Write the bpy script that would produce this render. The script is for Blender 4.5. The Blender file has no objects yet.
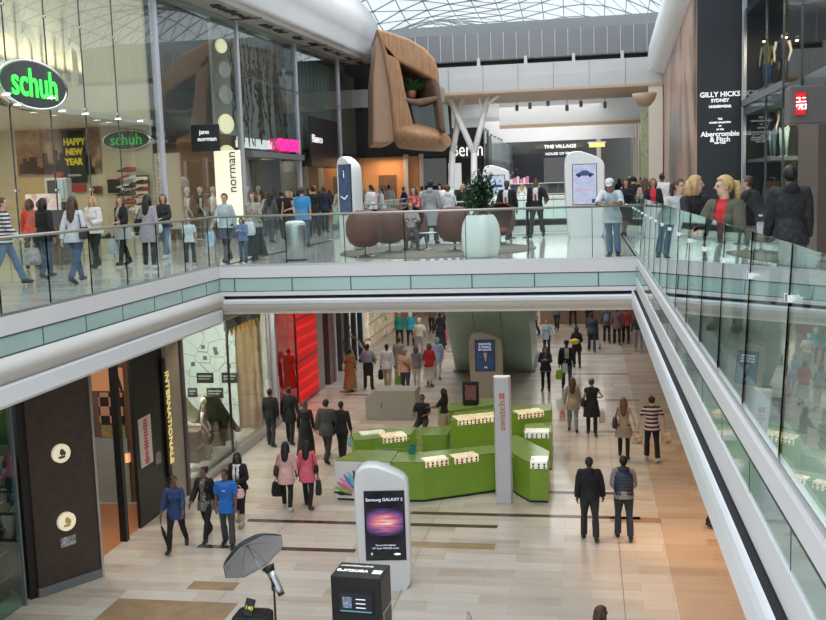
import bpy, bmesh, math, random
from mathutils import Vector, Matrix, Euler, noise
random.seed(7)
S = bpy.context.scene
C = S.collection
R_ = math.radians
# ---------------------------------------------------------------- camera (solved from the vanishing points of the galleries)
FPX = 1000.0
EYE = Vector((0, 0, 7.7))
_y = Vector((173., -129., FPX)).normalized()
_h = Vector((-413., 181 + 586 * .033 - 310, FPX))
_d = _y.cross(_h).normalized()
if _d.y < 0: _d = -_d
_x = _d.cross(_y)
if _x.x < 0: _x = -_x
AX = (_x, _y, -_d)
def ray(px, py):
    c = Vector((px - 413., py - 310., FPX))
    return Vector((AX[0].dot(c), AX[1].dot(c), AX[2].dot(c)))
def at(px, py, z=None, y=None, x=None):
    d = ray(px, py)
    if z is not None: t = (z - EYE.z) / d.z
    elif y is not None: t = y / d.y
    else: t = x / d.x
    return EYE + d * t
cd = bpy.data.cameras.new('camera'); cam = bpy.data.objects.new('camera', cd); C.objects.link(cam)
cd.sensor_width = 36; cd.lens = FPX / 826 * 36; cd.clip_end = 400; cd.clip_start = .1
r = Vector((AX[0].x, AX[1].x, AX[2].x)); u = -Vector((AX[0].y, AX[1].y, AX[2].y)); b = -Vector((AX[0].z, AX[1].z, AX[2].z))
m = Matrix((r, u, b)).transposed().to_4x4(); m.translation = EYE; cam.matrix_world = m
S.camera = cam
# ---------------------------------------------------------------- materials
_M = {}
def mat(name, col, rough=.6, metal=0., var=.06, scale=30., emit=0., ecol=None, coat=0., spec=.5, bump=0.):
    if name in _M: return _M[name]
    m = bpy.data.materials.new(name); m.use_nodes = True; _M[name] = m
    nt = m.node_tree; p = nt.nodes['Principled BSDF']
    p.inputs['Roughness'].default_value = rough; p.inputs['Metallic'].default_value = metal
    p.inputs['Coat Weight'].default_value = coat; p.inputs['Specular IOR Level'].default_value = spec
    c = (*col, 1)
    if var > 0:
        tc = nt.nodes.new('ShaderNodeTexCoord'); n = nt.nodes.new('ShaderNodeTexNoise'); n.inputs['Scale'].default_value = scale
        cr = nt.nodes.new('ShaderNodeValToRGB')
        cr.color_ramp.elements[0].position = .3; cr.color_ramp.elements[1].position = .7
        cr.color_ramp.elements[0].color = tuple(max(0, v * (1 - var)) for v in col) + (1,)
        cr.color_ramp.elements[1].color = tuple(min(1, v * (1 + var)) for v in col) + (1,)
        nt.links.new(tc.outputs['Object'], n.inputs['Vector']); nt.links.new(n.outputs['Fac'], cr.inputs['Fac'])
        nt.links.new(cr.outputs['Color'], p.inputs['Base Color'])
        if bump:
            bp = nt.nodes.new('ShaderNodeBump'); bp.inputs['Strength'].default_value = bump
            nt.links.new(n.outputs['Fac'], bp.inputs['Height']); nt.links.new(bp.outputs['Normal'], p.inputs['Normal'])
    else: p.inputs['Base Color'].default_value = c
    if emit:
        p.inputs['Emission Color'].default_value = (*(ecol or col), 1); p.inputs['Emission Strength'].default_value = emit
    return m
def glass(name, tint, refl=.05, dens=1.0, gl=(1, 1, 1), rough=0.0):
    """thin architectural glass: tinted see-through pane with a mirror-like sheen that grows at glancing angles"""
    if name in _M: return _M[name]
    m = bpy.data.materials.new(name); m.use_nodes = True; _M[name] = m
    nt = m.node_tree; nt.nodes.clear(); N = nt.nodes.new; L = nt.links.new
    o = N('ShaderNodeOutputMaterial'); mx = N('ShaderNodeMixShader'); t = N('ShaderNodeBsdfTransparent'); g = N('ShaderNodeBsdfGlossy')
    t.inputs['Color'].default_value = (*tint, 1); g.inputs['Color'].default_value = (*gl, 1); g.inputs['Roughness'].default_value = rough
    lw = N('ShaderNodeLayerWeight'); lw.inputs['Blend'].default_value = .5
    pw = N('ShaderNodeMath'); pw.operation = 'POWER'; pw.inputs[1].default_value = 5
    ma = N('ShaderNodeMath'); ma.operation = 'MULTIPLY_ADD'; ma.inputs[1].default_value = dens; ma.inputs[2].default_value = refl; ma.use_clamp = True
    L(lw.outputs['Facing'], pw.inputs[0]); L(pw.outputs[0], ma.inputs[0]); L(ma.outputs[0], mx.inputs[0])
    L(t.outputs[0], mx.inputs[1]); L(g.outputs[0], mx.inputs[2]); L(mx.outputs[0], o.inputs[0])
    return m
def stripes(name, c1, c2, freq, axis='Z', rough=.8, duty=.5):
    if name in _M: return _M[name]
    m = bpy.data.materials.new(name); m.use_nodes = True; _M[name] = m
    nt = m.node_tree; N = nt.nodes.new; L = nt.links.new; p = nt.nodes['Principled BSDF']; p.inputs['Roughness'].default_value = rough
    tc = N('ShaderNodeTexCoord'); sp = N('ShaderNodeSeparateXYZ'); mu = N('ShaderNodeMath'); mu.operation = 'MULTIPLY'; mu.inputs[1].default_value = freq
    fr = N('ShaderNodeMath'); fr.operation = 'FRACT'; gt = N('ShaderNodeMath'); gt.operation = 'GREATER_THAN'; gt.inputs[1].default_value = duty
    mx = N('ShaderNodeMix'); mx.data_type = 'RGBA'; mx.inputs[6].default_value = (*c1, 1); mx.inputs[7].default_value = (*c2, 1)
    L(tc.outputs['Object'], sp.inputs[0]); L(sp.outputs[axis], mu.inputs[0]); L(mu.outputs[0], fr.inputs[0]); L(fr.outputs[0], gt.inputs[0])
    L(gt.outputs[0], mx.inputs[0]); L(mx.outputs[2], p.inputs['Base Color'])
    return m
def blotch(name, cols, scale, rough=.7, emit=0., kind='NOISE', metal=0.):
    """several colours through one noise"""
    if name in _M: return _M[name]
    m = bpy.data.materials.new(name); m.use_nodes = True; _M[name] = m
    nt = m.node_tree; N = nt.nodes.new; L = nt.links.new; p = nt.nodes['Principled BSDF']; p.inputs['Roughness'].default_value = rough; p.inputs['Metallic'].default_value = metal
    tc = N('ShaderNodeTexCoord')
    if kind == 'NOISE': t = N('ShaderNodeTexNoise'); t.inputs['Scale'].default_value = scale; out = t.outputs['Fac']
    else: t = N('ShaderNodeTexVoronoi'); t.inputs['Scale'].default_value = scale; out = t.outputs['Color']
    cr = N('ShaderNodeValToRGB'); e = cr.color_ramp.elements; cr.color_ramp.interpolation = 'CONSTANT' if kind != 'NOISE' else 'LINEAR'
    n = len(cols)
    while len(e) < n: e.new(.5)
    for i, c in enumerate(cols):
        e[i].position = (.28 + .44 * i / max(1, n - 1)) if kind == 'NOISE' else i / n; e[i].color = (*c, 1)
    L(tc.outputs['Object'], t.inputs['Vector']); L(out, cr.inputs['Fac']); L(cr.outputs['Color'], p.inputs['Base Color'])
    if emit: L(cr.outputs['Color'], p.inputs['Emission Color']); p.inputs['Emission Strength'].default_value = emit
    return m
# ---------------------------------------------------------------- mesh builder
class MB:
    def __init__(s): s.v = []; s.f = []; s.sm = []
    def add(s, vs, fs, smooth=False, M=None):
        k = len(s.v)
        s.v += [tuple(M @ Vector(v)) if M else tuple(v) for v in vs]
        s.f += [tuple(i + k for i in f) for f in fs]; s.sm += [smooth] * len(fs); return s
    def box(s, c, d, rz=0., M=None):
        x, y, z = (q / 2 for q in d); T = Matrix.Translation(c) @ Matrix.Rotation(rz, 4, 'Z')
        if M: T = M @ T
        vs = [(a * x, b_ * y, e * z) for a in (-1, 1) for b_ in (-1, 1) for e in (-1, 1)]
        return s.add(vs, [(0, 1, 3, 2), (4, 6, 7, 5), (0, 4, 5, 1), (2, 3, 7, 6), (0, 2, 6, 4), (1, 5, 7, 3)], False, T)
    def b2(s, a, b_):
        return s.box([(a[i] + b_[i]) / 2 for i in range(3)], [abs(a[i] - b_[i]) for i in range(3)])
    def loft(s, rings, closed=True, caps=True, smooth=True, M=None):
        n = len(rings[0]); vs = [p for r_ in rings for p in r_]; fs = []
        for i in range(len(rings) - 1):
            for j in range(n if closed else n - 1):
                a = i * n + j; b_ = i * n + (j + 1) % n
                fs.append((a, b_, b_ + n, a + n))
        s.add(vs, fs, smooth, M)
        if caps and closed:
            k = len(s.v) - len(vs)
            s.f += [tuple(k + j for j in reversed(range(n))), tuple(k + (len(rings) - 1) * n + j for j in range(n))]; s.sm += [False, False]
        return s
    def prism(s, pts, z0, z1, M=None, smooth=False):
        return s.loft([[(x, y, z0) for x, y in pts], [(x, y, z1) for x, y in pts]], smooth=smooth, M=M)
    def lathe(s, prof, n=20, M=None, c=(0, 0, 0), sx=1, sy=1, smooth=True):
        rings = [[(c[0] + sx * r_ * math.cos(2 * math.pi * j / n), c[1] + sy * r_ * math.sin(2 * math.pi * j / n), c[2] + z) for j in range(n)] for r_, z in prof]
        return s.loft(rings, smooth=smooth, M=M)
    def ell(s, c, r_, n=12, k=8, M=None):
        prof = [(max(1e-4, math.sin(math.pi * i / k)), -math.cos(math.pi * i / k)) for i in range(k + 1)]
        T = Matrix.Translation(c) @ Matrix.Diagonal((*r_, 1))
        return s.lathe(prof, n, M=(M @ T) if M else T)
    def tube(s, pts, rad, n=8, M=None, flat=1.0):
        pts = [Vector(p) for p in pts]; rad = rad if isinstance(rad, (list, tuple)) else [rad] * len(pts); rings = []
        up = Vector((0, 0, 1)); prev = None
        for i, p in enumerate(pts):
            d = (pts[min(i + 1, len(pts) - 1)] - pts[max(i - 1, 0)]).normalized()
            if prev is None:
                a = d.cross(up) if abs(d.z) < .9 else d.cross(Vector((0, 1, 0)))
            else: a = prev - d * prev.dot(d)
            a.normalize(); prev = a; b_ = d.cross(a)
            rings.append([p + (a * math.cos(2 * math.pi * j / n) + b_ * math.sin(2 * math.pi * j / n) * flat) * rad[i] for j in range(n)])
        return s.loft(rings, M=M)
    def bar(s, a, b_, w, M=None): return s.tube([a, b_], w, 6, M)
    def mesh(s, name):
        me = bpy.data.meshes.new(name); me.from_pydata(s.v, [], s.f); me.polygons.foreach_set('use_smooth', s.sm); me.validate()
        bm = bmesh.new(); bm.from_mesh(me); bmesh.ops.recalc_face_normals(bm, faces=bm.faces); bm.to_mesh(me); bm.free(); return me
    def build(s, name, m, parent=None, bevel=0., seg=2, loc=None):
        o = bpy.data.objects.new(name, s.mesh(name)); C.objects.link(o)
        for q in (m if isinstance(m, (list, tuple)) else [m]): o.data.materials.append(q)
        if parent: o.parent = parent
        if loc: o.location = loc
        if bevel:
            md = o.modifiers.new('bevel', 'BEVEL'); md.width = bevel; md.segments = seg; md.limit_method = 'ANGLE'; md.angle_limit = R_(40)
        return o
def tag(o, label=None, cat=None, group=None, kind=None):
    if label: o['label'] = label
    if cat: o['category'] = cat
    if group: o['group'] = group
    if kind: o['kind'] = kind
    return o
def thing(name, label, cat, loc=(0, 0, 0), rz=0, group=None, kind=None):
    o = bpy.data.objects.new(name, None); C.objects.link(o); o.location = loc; o.rotation_euler = (0, 0, rz); o.empty_display_size = .1
    return tag(o, label, cat, group, kind)
def struct(name, mb, m, label=None, parent=None, **k):
    o = mb.build(name, m, parent, **k)
    if not parent: o['kind'] = 'structure'
    if label: o['label'] = label
    return o
def kids(o): return [c for c in bpy.data.objects if c.parent == o]
def dup(o, loc=None, rz=None, label=None, group=None, scale=None, parent=None):
    c = o.copy(); C.objects.link(c)
    if parent: c.parent = parent
    if loc is not None: c.location = loc
    if rz is not None: c.rotation_euler = (0, 0, rz)
    if scale is not None: c.scale = (scale,) * 3
    if label: c['label'] = label
    if group: c['group'] = group
    for k in kids(o): dup(k, parent=c)
    return c
_fonts = {}
def text(s, size, org, rt, up, m, parent=None, name='lettering', ext=.01, sx=1., align='CENTER', bold=0., sp=1.):
    cu = bpy.data.curves.new('t', 'FONT'); cu.body = s; cu.size = size; cu.extrude = ext; cu.align_x = align; cu.align_y = 'CENTER'; cu.resolution_u = 3; cu.offset = bold; cu.space_character = sp
    o = bpy.data.objects.new('t', cu); C.objects.link(o); bpy.context.view_layer.update()
    me = bpy.data.meshes.new_from_object(o.evaluated_get(bpy.context.evaluated_depsgraph_get())); bpy.data.objects.remove(o)
    rt = Vector(rt).normalized(); up = Vector(up).normalized(); nn = rt.cross(up)
    T = Matrix((rt * sx, up, nn)).transposed().to_4x4(); T.translation = Vector(org); me.transform(T)
    me.materials.clear(); me.materials.append(m)
    t = bpy.data.objects.new(name, me); C.objects.link(t)
    if parent: t.parent = parent
    return t
def arealight(name, loc, size, power, col=(1, 1, 1), rot=(0, 0, 0), sy=None):
    l = bpy.data.lights.new(name, 'AREA'); l.energy = power; l.color = col; l.size = size
    if sy: l.shape = 'RECTANGLE'; l.size_y = sy
    o = bpy.data.objects.new(name, l); C.objects.link(o); o.location = loc; o.rotation_euler = rot; return o
def spot(name, loc, power, col, ang=80, rot=(0, 0, 0), blend=.6, rad=.08):
    l = bpy.data.lights.new(name, 'SPOT'); l.energy = power; l.color = col; l.spot_size = R_(ang); l.spot_blend = blend; l.shadow_soft_size = rad
    o = bpy.data.objects.new(name, l); C.objects.link(o); o.location = loc; o.rotation_euler = rot; return o
# ================================================================ SETTING
white = mat('white_paint', (.80, .81, .82), .45, var=.02, scale=2)
cream = mat('cream_render', (.72, .67, .57), .6, var=.03, scale=2)
steel = mat('brushed_steel', (.55, .56, .57), .28, 1., var=.08, scale=60)
chrome = mat('chrome', (.8, .8, .82), .12, 1., var=0)
dark = mat('dark_panel', (.018, .018, .02), .35, var=.1)
black = mat('black_satin', (.012, .012, .013), .4, var=0)
blackm = mat('black_matte', (.02, .02, .022), .8, var=.1)
seam = mat('dark_seam', (.03, .05, .05), .5, var=0)
edge = mat('green_glass_edge', (.02, .10, .085), .15, var=0)
gl_rail = glass('balustrade_glass', (.925, .972, .96), .018, .6, (.93, 1, .98))
gl_shop = glass('shopfront_glass', (.91, .945, .925), .05, .75)
gl_dark = glass('grey_shop_glass', (.55, .60, .60), .06, .8)
gl_case = glass('case_glass', (.93, .97, .95), .03, .8)
lampw = mat('lamp_white', (1, .95, .85), emit=14, var=0)
lampy = mat('lamp_warm', (1, .78, .45), emit=14, var=0)

def stone(name, pal, tw, th, rough, scale_var=.9, margin=None, grout=(.35, .32, .28)):
    m = bpy.data.materials.new(name); m.use_nodes = True; _M[name] = m
    nt = m.node_tree; N = nt.nodes.new; L = nt.links.new; p = nt.nodes['Principled BSDF']
    tc = N('ShaderNodeTexCoord'); br = N('ShaderNodeTexBrick')
    br.inputs['Scale'].default_value = 1; br.inputs['Brick Width'].default_value = tw; br.inputs['Row Height'].default_value = th
    br.inputs['Mortar Size'].default_value = .006; br.inputs['Mortar Smooth'].default_value = 0; br.offset = .37; br.offset_frequency = 2
    br.inputs['Color1'].default_value = (0, 0, 0, 1); br.inputs['Color2'].default_value = (1, 1, 1, 1); br.inputs['Mortar'].default_value = (.5, .5, .5, 1)
    L(tc.outputs['Object'], br.inputs['Vector'])
    n = N('ShaderNodeTexNoise'); n.inputs['Scale'].default_value = scale_var; n.inputs['Detail'].default_value = 6
    mp = N('ShaderNodeMapping'); mp.inputs['Scale'].default_value = (1, 5, 1); L(tc.outputs['Object'], mp.inputs['Vector']); L(mp.outputs[0], n.inputs['Vector'])
    ad = N('ShaderNodeMath'); ad.operation = 'MULTIPLY_ADD'; ad.inputs[1].default_value = .50
    mu = N('ShaderNodeMath'); mu.operation = 'MULTIPLY'; mu.inputs[1].default_value = .52
    L(n.outputs['Fac'], mu.inputs[0]); L(br.outputs['Color'], ad.inputs[0]); L(mu.outputs[0], ad.inputs[2])
    cr = N('ShaderNodeValToRGB'); e = cr.color_ramp.elements
    while len(e) < len(pal): e.new(.5)
    for i, c in enumerate(pal): e[i].position = .12 + .76 * i / (len(pal) - 1); e[i].color = (*c, 1)
    L(ad.outputs[0], cr.inputs['Fac']); col = cr.outputs['Color']
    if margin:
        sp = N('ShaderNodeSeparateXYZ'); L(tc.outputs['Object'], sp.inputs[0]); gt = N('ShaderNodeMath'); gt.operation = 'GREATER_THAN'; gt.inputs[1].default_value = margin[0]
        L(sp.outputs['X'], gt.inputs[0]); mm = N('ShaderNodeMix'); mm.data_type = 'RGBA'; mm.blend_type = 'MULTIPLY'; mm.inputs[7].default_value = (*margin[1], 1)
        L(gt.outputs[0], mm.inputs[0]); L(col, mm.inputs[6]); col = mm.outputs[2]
    mg = N('ShaderNodeMix'); mg.data_type = 'RGBA'; mg.inputs[7].default_value = (*grout, 1)
    L(br.outputs['Fac'], mg.inputs[0]); L(col, mg.inputs[6]); L(mg.outputs[2], p.inputs['Base Color'])
    p.inputs['Roughness'].default_value = rough; p.inputs['Specular IOR Level'].default_value = .5
    return m
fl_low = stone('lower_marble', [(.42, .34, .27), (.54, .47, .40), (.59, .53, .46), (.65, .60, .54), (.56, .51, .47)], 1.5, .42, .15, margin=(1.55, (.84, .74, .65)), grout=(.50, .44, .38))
fl_up = stone('upper_marble', [(.48, .46, .42), (.56, .54, .50), (.63, .62, .58)], .9, .6, .10, grout=(.4, .4, .38))

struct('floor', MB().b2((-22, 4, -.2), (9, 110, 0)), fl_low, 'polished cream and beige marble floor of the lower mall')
ZF = 6.0; XL = -8.4; XR = 1.05; YB = 22.0; YB2 = 33.0
# upper slabs
sl = MB(); sl.b2((-26, 4, 4.72), (XL - .13, 120, ZF - .003)); sl.b2((XR + .13, 4, 4.75), (9, 120, ZF - .003)); sl.b2((XL - .14, YB + .14, 4.9), (XR + .14, YB2, ZF - .003)); sl.b2((XL - .13, YB + .14, ZF - .1), (XL + 0, YB2, ZF - .003)); sl.b2((XR, YB + .14, ZF - .1), (XR + .13, YB2, ZF - .003)); sl.b2((XL - .02, 47, 4.9), (XR + .02, 120, ZF))
struct('floor', sl, [fl_up], 'pale polished stone floor of the upper gallery and bridge')
# soffit skins
so = MB(); so.b2((-10.2, 4, 4.70), (XL - .03, 47, 4.718)); so.b2((XR + .03, 4, 4.73), (9, 60, 4.748)); so.b2((XL, YB + .15, 4.88), (XR, YB2, 4.898))
struct('ceiling', so, cream, 'cream plaster soffit under the upper gallery')

fasc_w = mat('fascia_white', (.74, .73, .74), .4, var=.02, scale=1)
fasc_l = mat('fascia_lip', (.82, .84, .88), .3, var=.01, scale=1)
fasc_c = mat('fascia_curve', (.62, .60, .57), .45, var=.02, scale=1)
fasc_t = mat('fascia_teal_glass', (.42, .58, .56), .12, var=.05, scale=.6, spec=.6)
def fascia(name, p0, p1, out, bands, label):
    """bands: (part name, material, [(out, down), ...])"""
    p0 = Vector(p0); p1 = Vector(p1); out = Vector(out); root = None
    e = thing(name, label, None, (0, 0, 0)); e['kind'] = 'structure'
    for nm, m, pts in bands:
        k = [(p0 + out * o_ - Vector((0, 0, d))) for o_, d in pts]; q = [(p1 + out * o_ - Vector((0, 0, d))) for o_, d in pts]
        MB().loft([k, q], closed=True, smooth=False).build(nm, m, e, bevel=0)
    return e
def arc(o0, d0, o1, d1, bul, n=8):
    pts = []
    for i in range(n + 1):
        t = i / n; pts.append((o0 + (o1 - o0) * t + bul * math.sin(math.pi * t), d0 + (d1 - d0) * t))
    return pts
B = -.3
LB = [('upper_band', fasc_w, [(B, 0), (0, 0), (0, .27), (B, .27)]), ('seam', seam, [(B, .27), (.002, .27), (.002, .29), (B, .29)]),
      ('glass_band', fasc_t, [(B, .29), (-.01, .29), (-.01, .56), (B, .56)]), ('seam', seam, [(B, .56), (.002, .56), (.002, .575), (B, .575)]),
      ('curved_band', fasc_c, [(B, .58)] + arc(0, .58, -.06, .99, .13, 10) + [(B, .99)]),
      ('lip', fasc_l, [(B, .99), (.0, .99), (.03, 1.02), (.03, 1.27), (-.03, 1.33), (B, 1.33)])]
fascia('trim_1', (XL, 4, ZF), (XL, YB + .01, ZF), (1, 0, 0), LB, 'white and teal curved edge of the left gallery')
BB = [('upper_band', fasc_w, [(B, 0), (0, 0), (0, .26), (B, .26)]), ('seam', seam, [(B, .26), (.002, .26), (.002, .28), (B, .28)]),
      ('glass_band', fasc_t, [(B, .28), (-.01, .28), (-.01, .57), (B, .57)]), ('seam', seam, [(B, .57), (.002, .57), (.002, .585), (B, .585)]),
      ('ledge', fasc_w, [(B, .585), (.02, .585), (.02, .68), (B, .68)]), ('shadow_gap', blackm, [(B, .68), (-.12, .68), (-.12, .76), (B, .76)]),
      ('lip', fasc_l, [(B, .76), (.06, .76), (.08, .79), (.06, .86), (B, .86)]), ('curved_band', fasc_c, [(B, .86)] + arc(.03, .86, -.25, 1.12, .07, 8) + [(B, 1.12)])]
fascia('trim_2', (XL + .0, YB, ZF), (XR, YB, ZF), (0, -1, 0), BB, 'white and teal front edge of the bridge')
RB = [('upper_band', fasc_w, [(B, 0), (0, 0), (0, .15), (B, .15)]), ('seam', seam, [(B, .15), (.002, .15), (.002, .168), (B, .168)]),
      ('glass_band', mat('fascia_teal_mirror', (.30, .42, .40), .05, var=0, spec=.9), [(B, .168), (-.003, .168), (-.003, .40), (B, .40)]), ('ledge', fasc_w, [(B, .40), (.004, .40), (.012, .41), (.012, .66), (B, .66)]),
      ('shadow_gap', blackm, [(B, .66), (.068, .72), (.068, .75), (B, .75)]),
      ('lip', fasc_l, [(B, .75), (.068, .75), (.068, .68), (.085, .68), (.105, .71), (.115, .80), (.105, 1.02), (.04, 1.10), (B, 1.10)])]
fascia('trim_3', (XR, 3.2, ZF), (XR, YB + .02, ZF), (-1, 0, 0), RB, 'white stepped edge of the right gallery with a dark groove')
# fascia panel joints
j = MB()
for k in range(8):
    x = XL + .35 + 1.38 * k
    if x < XR: j.b2((x, YB - .002, ZF - .57), (x + .02, YB + .02, ZF - .28))
for k in range(13): j.b2((XL - .02, 6 + k * 1.38, ZF - .56), (XL - .005, 6.02 + k * 1.38, ZF - .29))
for k in range(13): j.b2((XR + .001, 4 + k * 1.38, ZF - .40), (XR + .02, 4.015 + k * 1.38, ZF - .17))
struct('trim_4', j, seam, 'dark joints between the teal edge panels')
# far void edges
for n_, (a, b_, o_) in enumerate([((XL, YB2, ZF), (XR, YB2, ZF), (0, 1, 0)), ((XL, YB2, ZF), (XL, 47, ZF), (1, 0, 0)), ((XR, YB2, ZF), (XR, 47, ZF), (-1, 0, 0)), ((XL, 47, ZF), (XR, 47, ZF), (0, -1, 0))]):
    fascia('trim_%d' % (5 + n_), a, b_, o_, BB[:5] + BB[6:7], 'white edge of the far opening in the upper floor')

# ---------------------------------------------------------------- balustrades
railm = mat('rail_bronze', (.46, .43, .38), .3, .6, var=.04)
gl_right = glass('reflective_balustrade_glass', (.86, .94, .92), .13, .85, (.90, .97, .95))
def balustrade(name, label, p0, p1, h, pitch, off=0., rail=True, lean=0., railr=.028, clamps=False, group=None):
    p0 = Vector(p0); p1 = Vector(p1); d = (p1 - p0); L = d.length; d.normalize(); n = Vector((d.y, -d.x, 0))
    t = thing(name, label, 'balustrade', p0, 0, group)
    s = off - pitch if off > 0 else 0.
    cuts = []; x = off
    while x < L: cuts.append(x); x += pitch
    ed = [0.] + [c for c in cuts if c > .05] + [L]
    for a, b_ in zip(ed, ed[1:]):
        a2 = a + .006; b2_ = b_ - .006; pm = MB()
        def pt(q, z, w): return d * q + n * (w + lean * z) + Vector((0, 0, z))
        ring = lambda q: [pt(q, .02, -.006), pt(q, .02, .006), pt(q, h, .006), pt(q, h, -.006)]
        pm.loft([ring(a2), ring(b2_)], smooth=False)
        o = pm.build('glass_panel', [gl_right if clamps else gl_rail, edge], t)
        for f in o.data.polygons:
            if abs(f.normal.dot(d)) > .9 or f.normal.z > .9: f.material_index = 1
        for c in ed[1:-1]: MB().loft([[pt(c - .007, .02, -.01), pt(c + .007, .02, -.01), pt(c + .007, .02, .01), pt(c - .007, .02, .01)], [pt(c - .007, h, -.01), pt(c + .007, h, -.01), pt(c + .007, h, .01), pt(c - .007, h, .01)]], smooth=False).build('joint_strip', edge, t)
    MB().loft([[pt(q, 0, -.025), pt(q, 0, .025), pt(q, .05, .025), pt(q, .05, -.025)] for q in (0, L)], smooth=False).build('base_channel', steel, t)
    if rail: MB().tube([pt(0, h + .01, 0), pt(L, h + .01, 0)], railr, 10).build('handrail', railm, t)
    if clamps:
        for c in ed[1:-1]:
            for s_ in (-1, 1):
                MB().box(pt(c + s_ * .045, h - .31, -.012), (.032, .04, .045)).tube([pt(c + s_ * .05, h - .31, 0), pt(c + s_ * .05, h - .31, .06)], .012).build('rail_clamp', chrome, t, bevel=.006)
    return t
balustrade('glass_balustrade', 'long glass balustrade along the left gallery with a bronze handrail', (XL - .06, 5.02, ZF), (XL - .06, YB, ZF), 1.14, 1.38)
balustrade('glass_balustrade', 'glass balustrade across the front of the bridge with a thin bronze handrail', (XL - .06, YB + .06, ZF), (XR + .1, YB + .06, ZF), 1.14, 1.38, .3)
OFFR = (at(785, 290, x=XR + .08).y - 3.3) % 1.42
balustrade('glass_balustrade', 'tall clear glass balustrade along the right gallery with chrome clamps', (XR + .06, 3.3, ZF), (XR + .06, 32.9, ZF), 1.30, 1.42, OFFR, rail=False, lean=0.05, clamps=True)
balustrade('glass_balustrade', 'green glass balustrade on the far side of the bridge behind the information kiosks', (XL, YB2 - .06, ZF), (XR, YB2 - .06, ZF), 1.14, 1.38)
balustrade('glass_balustrade', 'distant glass balustrade on the left side of the far opening', (XL - .06, YB2, ZF), (XL - .06, 47, ZF), 1.14, 1.38)
balustrade('glass_balustrade', 'distant glass balustrade on the right side of the far opening', (XR + .06, YB2 + .2, ZF), (XR + .06, 47, ZF), 1.14, 1.38)
balustrade('glass_balustrade', 'farthest glass balustrade in front of the pink and white counters', (XL, 47.06, ZF), (XR, 47.06, ZF), 1.14, 1.38)

# ---------------------------------------------------------------- floor inlays (stripes of dark and tan stone)
inl_d = mat('inlay_dark', (.07, .05, .04), .2, var=.2, scale=4); inl_t = mat('inlay_tan', (.36, .25, .15), .2, var=.15, scale=3)
def inlay(a, b_, w, m):
    A = at(*a, z=0); Bp = at(*b_, z=0); y = (A.y + Bp.y) / 2
    k[0] += 1; struct('trim_%d' % k[0], MB().b2((A.x, y - w / 2, 0), (Bp.x, y + w / 2, .003)), m, 'stone strip let into the lower floor')
k = [10]
for a, b_, w, m in [((197, 547), (356, 550), .20, inl_d), ((246, 522), (498, 525), .20, inl_d), ((410, 515), (640, 516), .20, inl_d), ((545, 493), (634, 493), .2, inl_d),
                    ((410, 544), (495, 547), .34, inl_t), ((110, 606), (226, 618), 1.0, inl_t), ((195, 580), (232, 592), .4, inl_t), ((610, 520), (661, 520), .34, inl_t),
                    ((565, 374), (628, 374), .34, inl_t), ((575, 354), (632, 354), .3, inl_t), ((345, 395), (412, 395), .34, inl_t), ((605, 400), (640, 400), .3, inl_t), ((446, 352), (455, 352), .3, inl_t), ((585, 432), (640, 432), .3, inl_t)]:
    inlay(a, b_, w, m)

for px, py in ((441, 502), (620, 560), (232, 585)):
    X = at(px, py, z=0).x; k[0] += 1; struct('trim_%d' % k[0], MB().b2((X, 8, 0), (X + .014, 46, .0015)), mat('floor_joint', (.22, .18, .15), .5), 'long joint line running along the lower floor')
# ---------------------------------------------------------------- roof: glazed gridshell, bulkheads, ceilings
barm = mat('roof_bar_grey', (.45, .47, .49), .5, var=.03)
rg = glass('roof_glass', (.93, .96, .98), .04, .6)
def rz_(x, y): return 20.3 + 1.1 * math.sin(y * .28 + .5) * math.cos(x * .22) + .5 * math.sin(x * .5 + y * .1) - .012 * (x + 3.5) ** 2
ro = thing('ceiling_gridshell', 'undulating glazed roof of white bars and glass', None); ro['kind'] = 'structure'
gm = MB(); nx, ny = 16, 46; X0, X1, Y0_, Y1_ = -15., 9., 8., 96.
P_ = [[Vector((X0 + (X1 - X0) * i / nx, Y0_ + (Y1_ - Y0_) * j_ / ny, 0)) for i in range(nx + 1)] for j_ in range(ny + 1)]
for row in P_:
    for p in row: p.z = rz_(p.x, p.y)
vs = [p for row in P_ for p in row]; fs = []
for j_ in range(ny):
    for i in range(nx):
        a = j_ * (nx + 1) + i; fs += [(a, a + 1, a + nx + 2), (a, a + nx + 2, a + nx + 1)]
gm.add(vs, fs, False).build('glazing', rg, ro)
bm_ = MB()
for j_ in range(ny + 1):
    for i in range(nx + 1):
        for di, dj, w in ((1, 0, .042), (0, 1, .036), (1, 1, .028)):
            if i + di <= nx and j_ + dj <= ny: bm_.tube([P_[j_][i], P_[j_ + dj][i + di]], w, 4)
bm_.build('glazing_bars', barm, ro)
greyp = mat('grey_bulkhead', (.17, .18, .195), .5, var=.05, scale=.5)
lgrey = mat('pale_bulkhead', (.50, .51, .52), .5, var=.04, scale=.5)
tan = mat('tan_soffit', (.52, .38, .27), .6, var=.04, scale=.5)
def zat(py, Y, px=540): return at(px, py, y=Y).z
YK = 50.
XBK = -10.2
struct('wall_bulkhead', MB().b2((XBK, YK, zat(57, YK)), (8, YK + .3, zat(30, YK))), greyp, 'grey panelled bulkhead hanging across the mall')
g = MB()
for i in range(29): g.b2((-10.1 + i * .62, YK - .03, zat(57, YK)), (-10.07 + i * .62, YK + .0, zat(30, YK)))
struct('trim_40', g, lgrey, 'pale joints of the grey bulkhead')
struct('ceiling', MB().loft([[(XBK, YK + .2, zat(36, YK)), (9, YK + .2, zat(30, YK)), (9, YK + .4, zat(30, YK)), (XBK, YK + .4, zat(36, YK))], [(-16, 71, zat(22, 71)), (9, 71, zat(20, 71)), (9, 71.2, zat(20, 71) + .1), (-16, 71.2, zat(22, 71) + .1)]], smooth=False), greyp, 'grey roof apron below the glazed roof')
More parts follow.
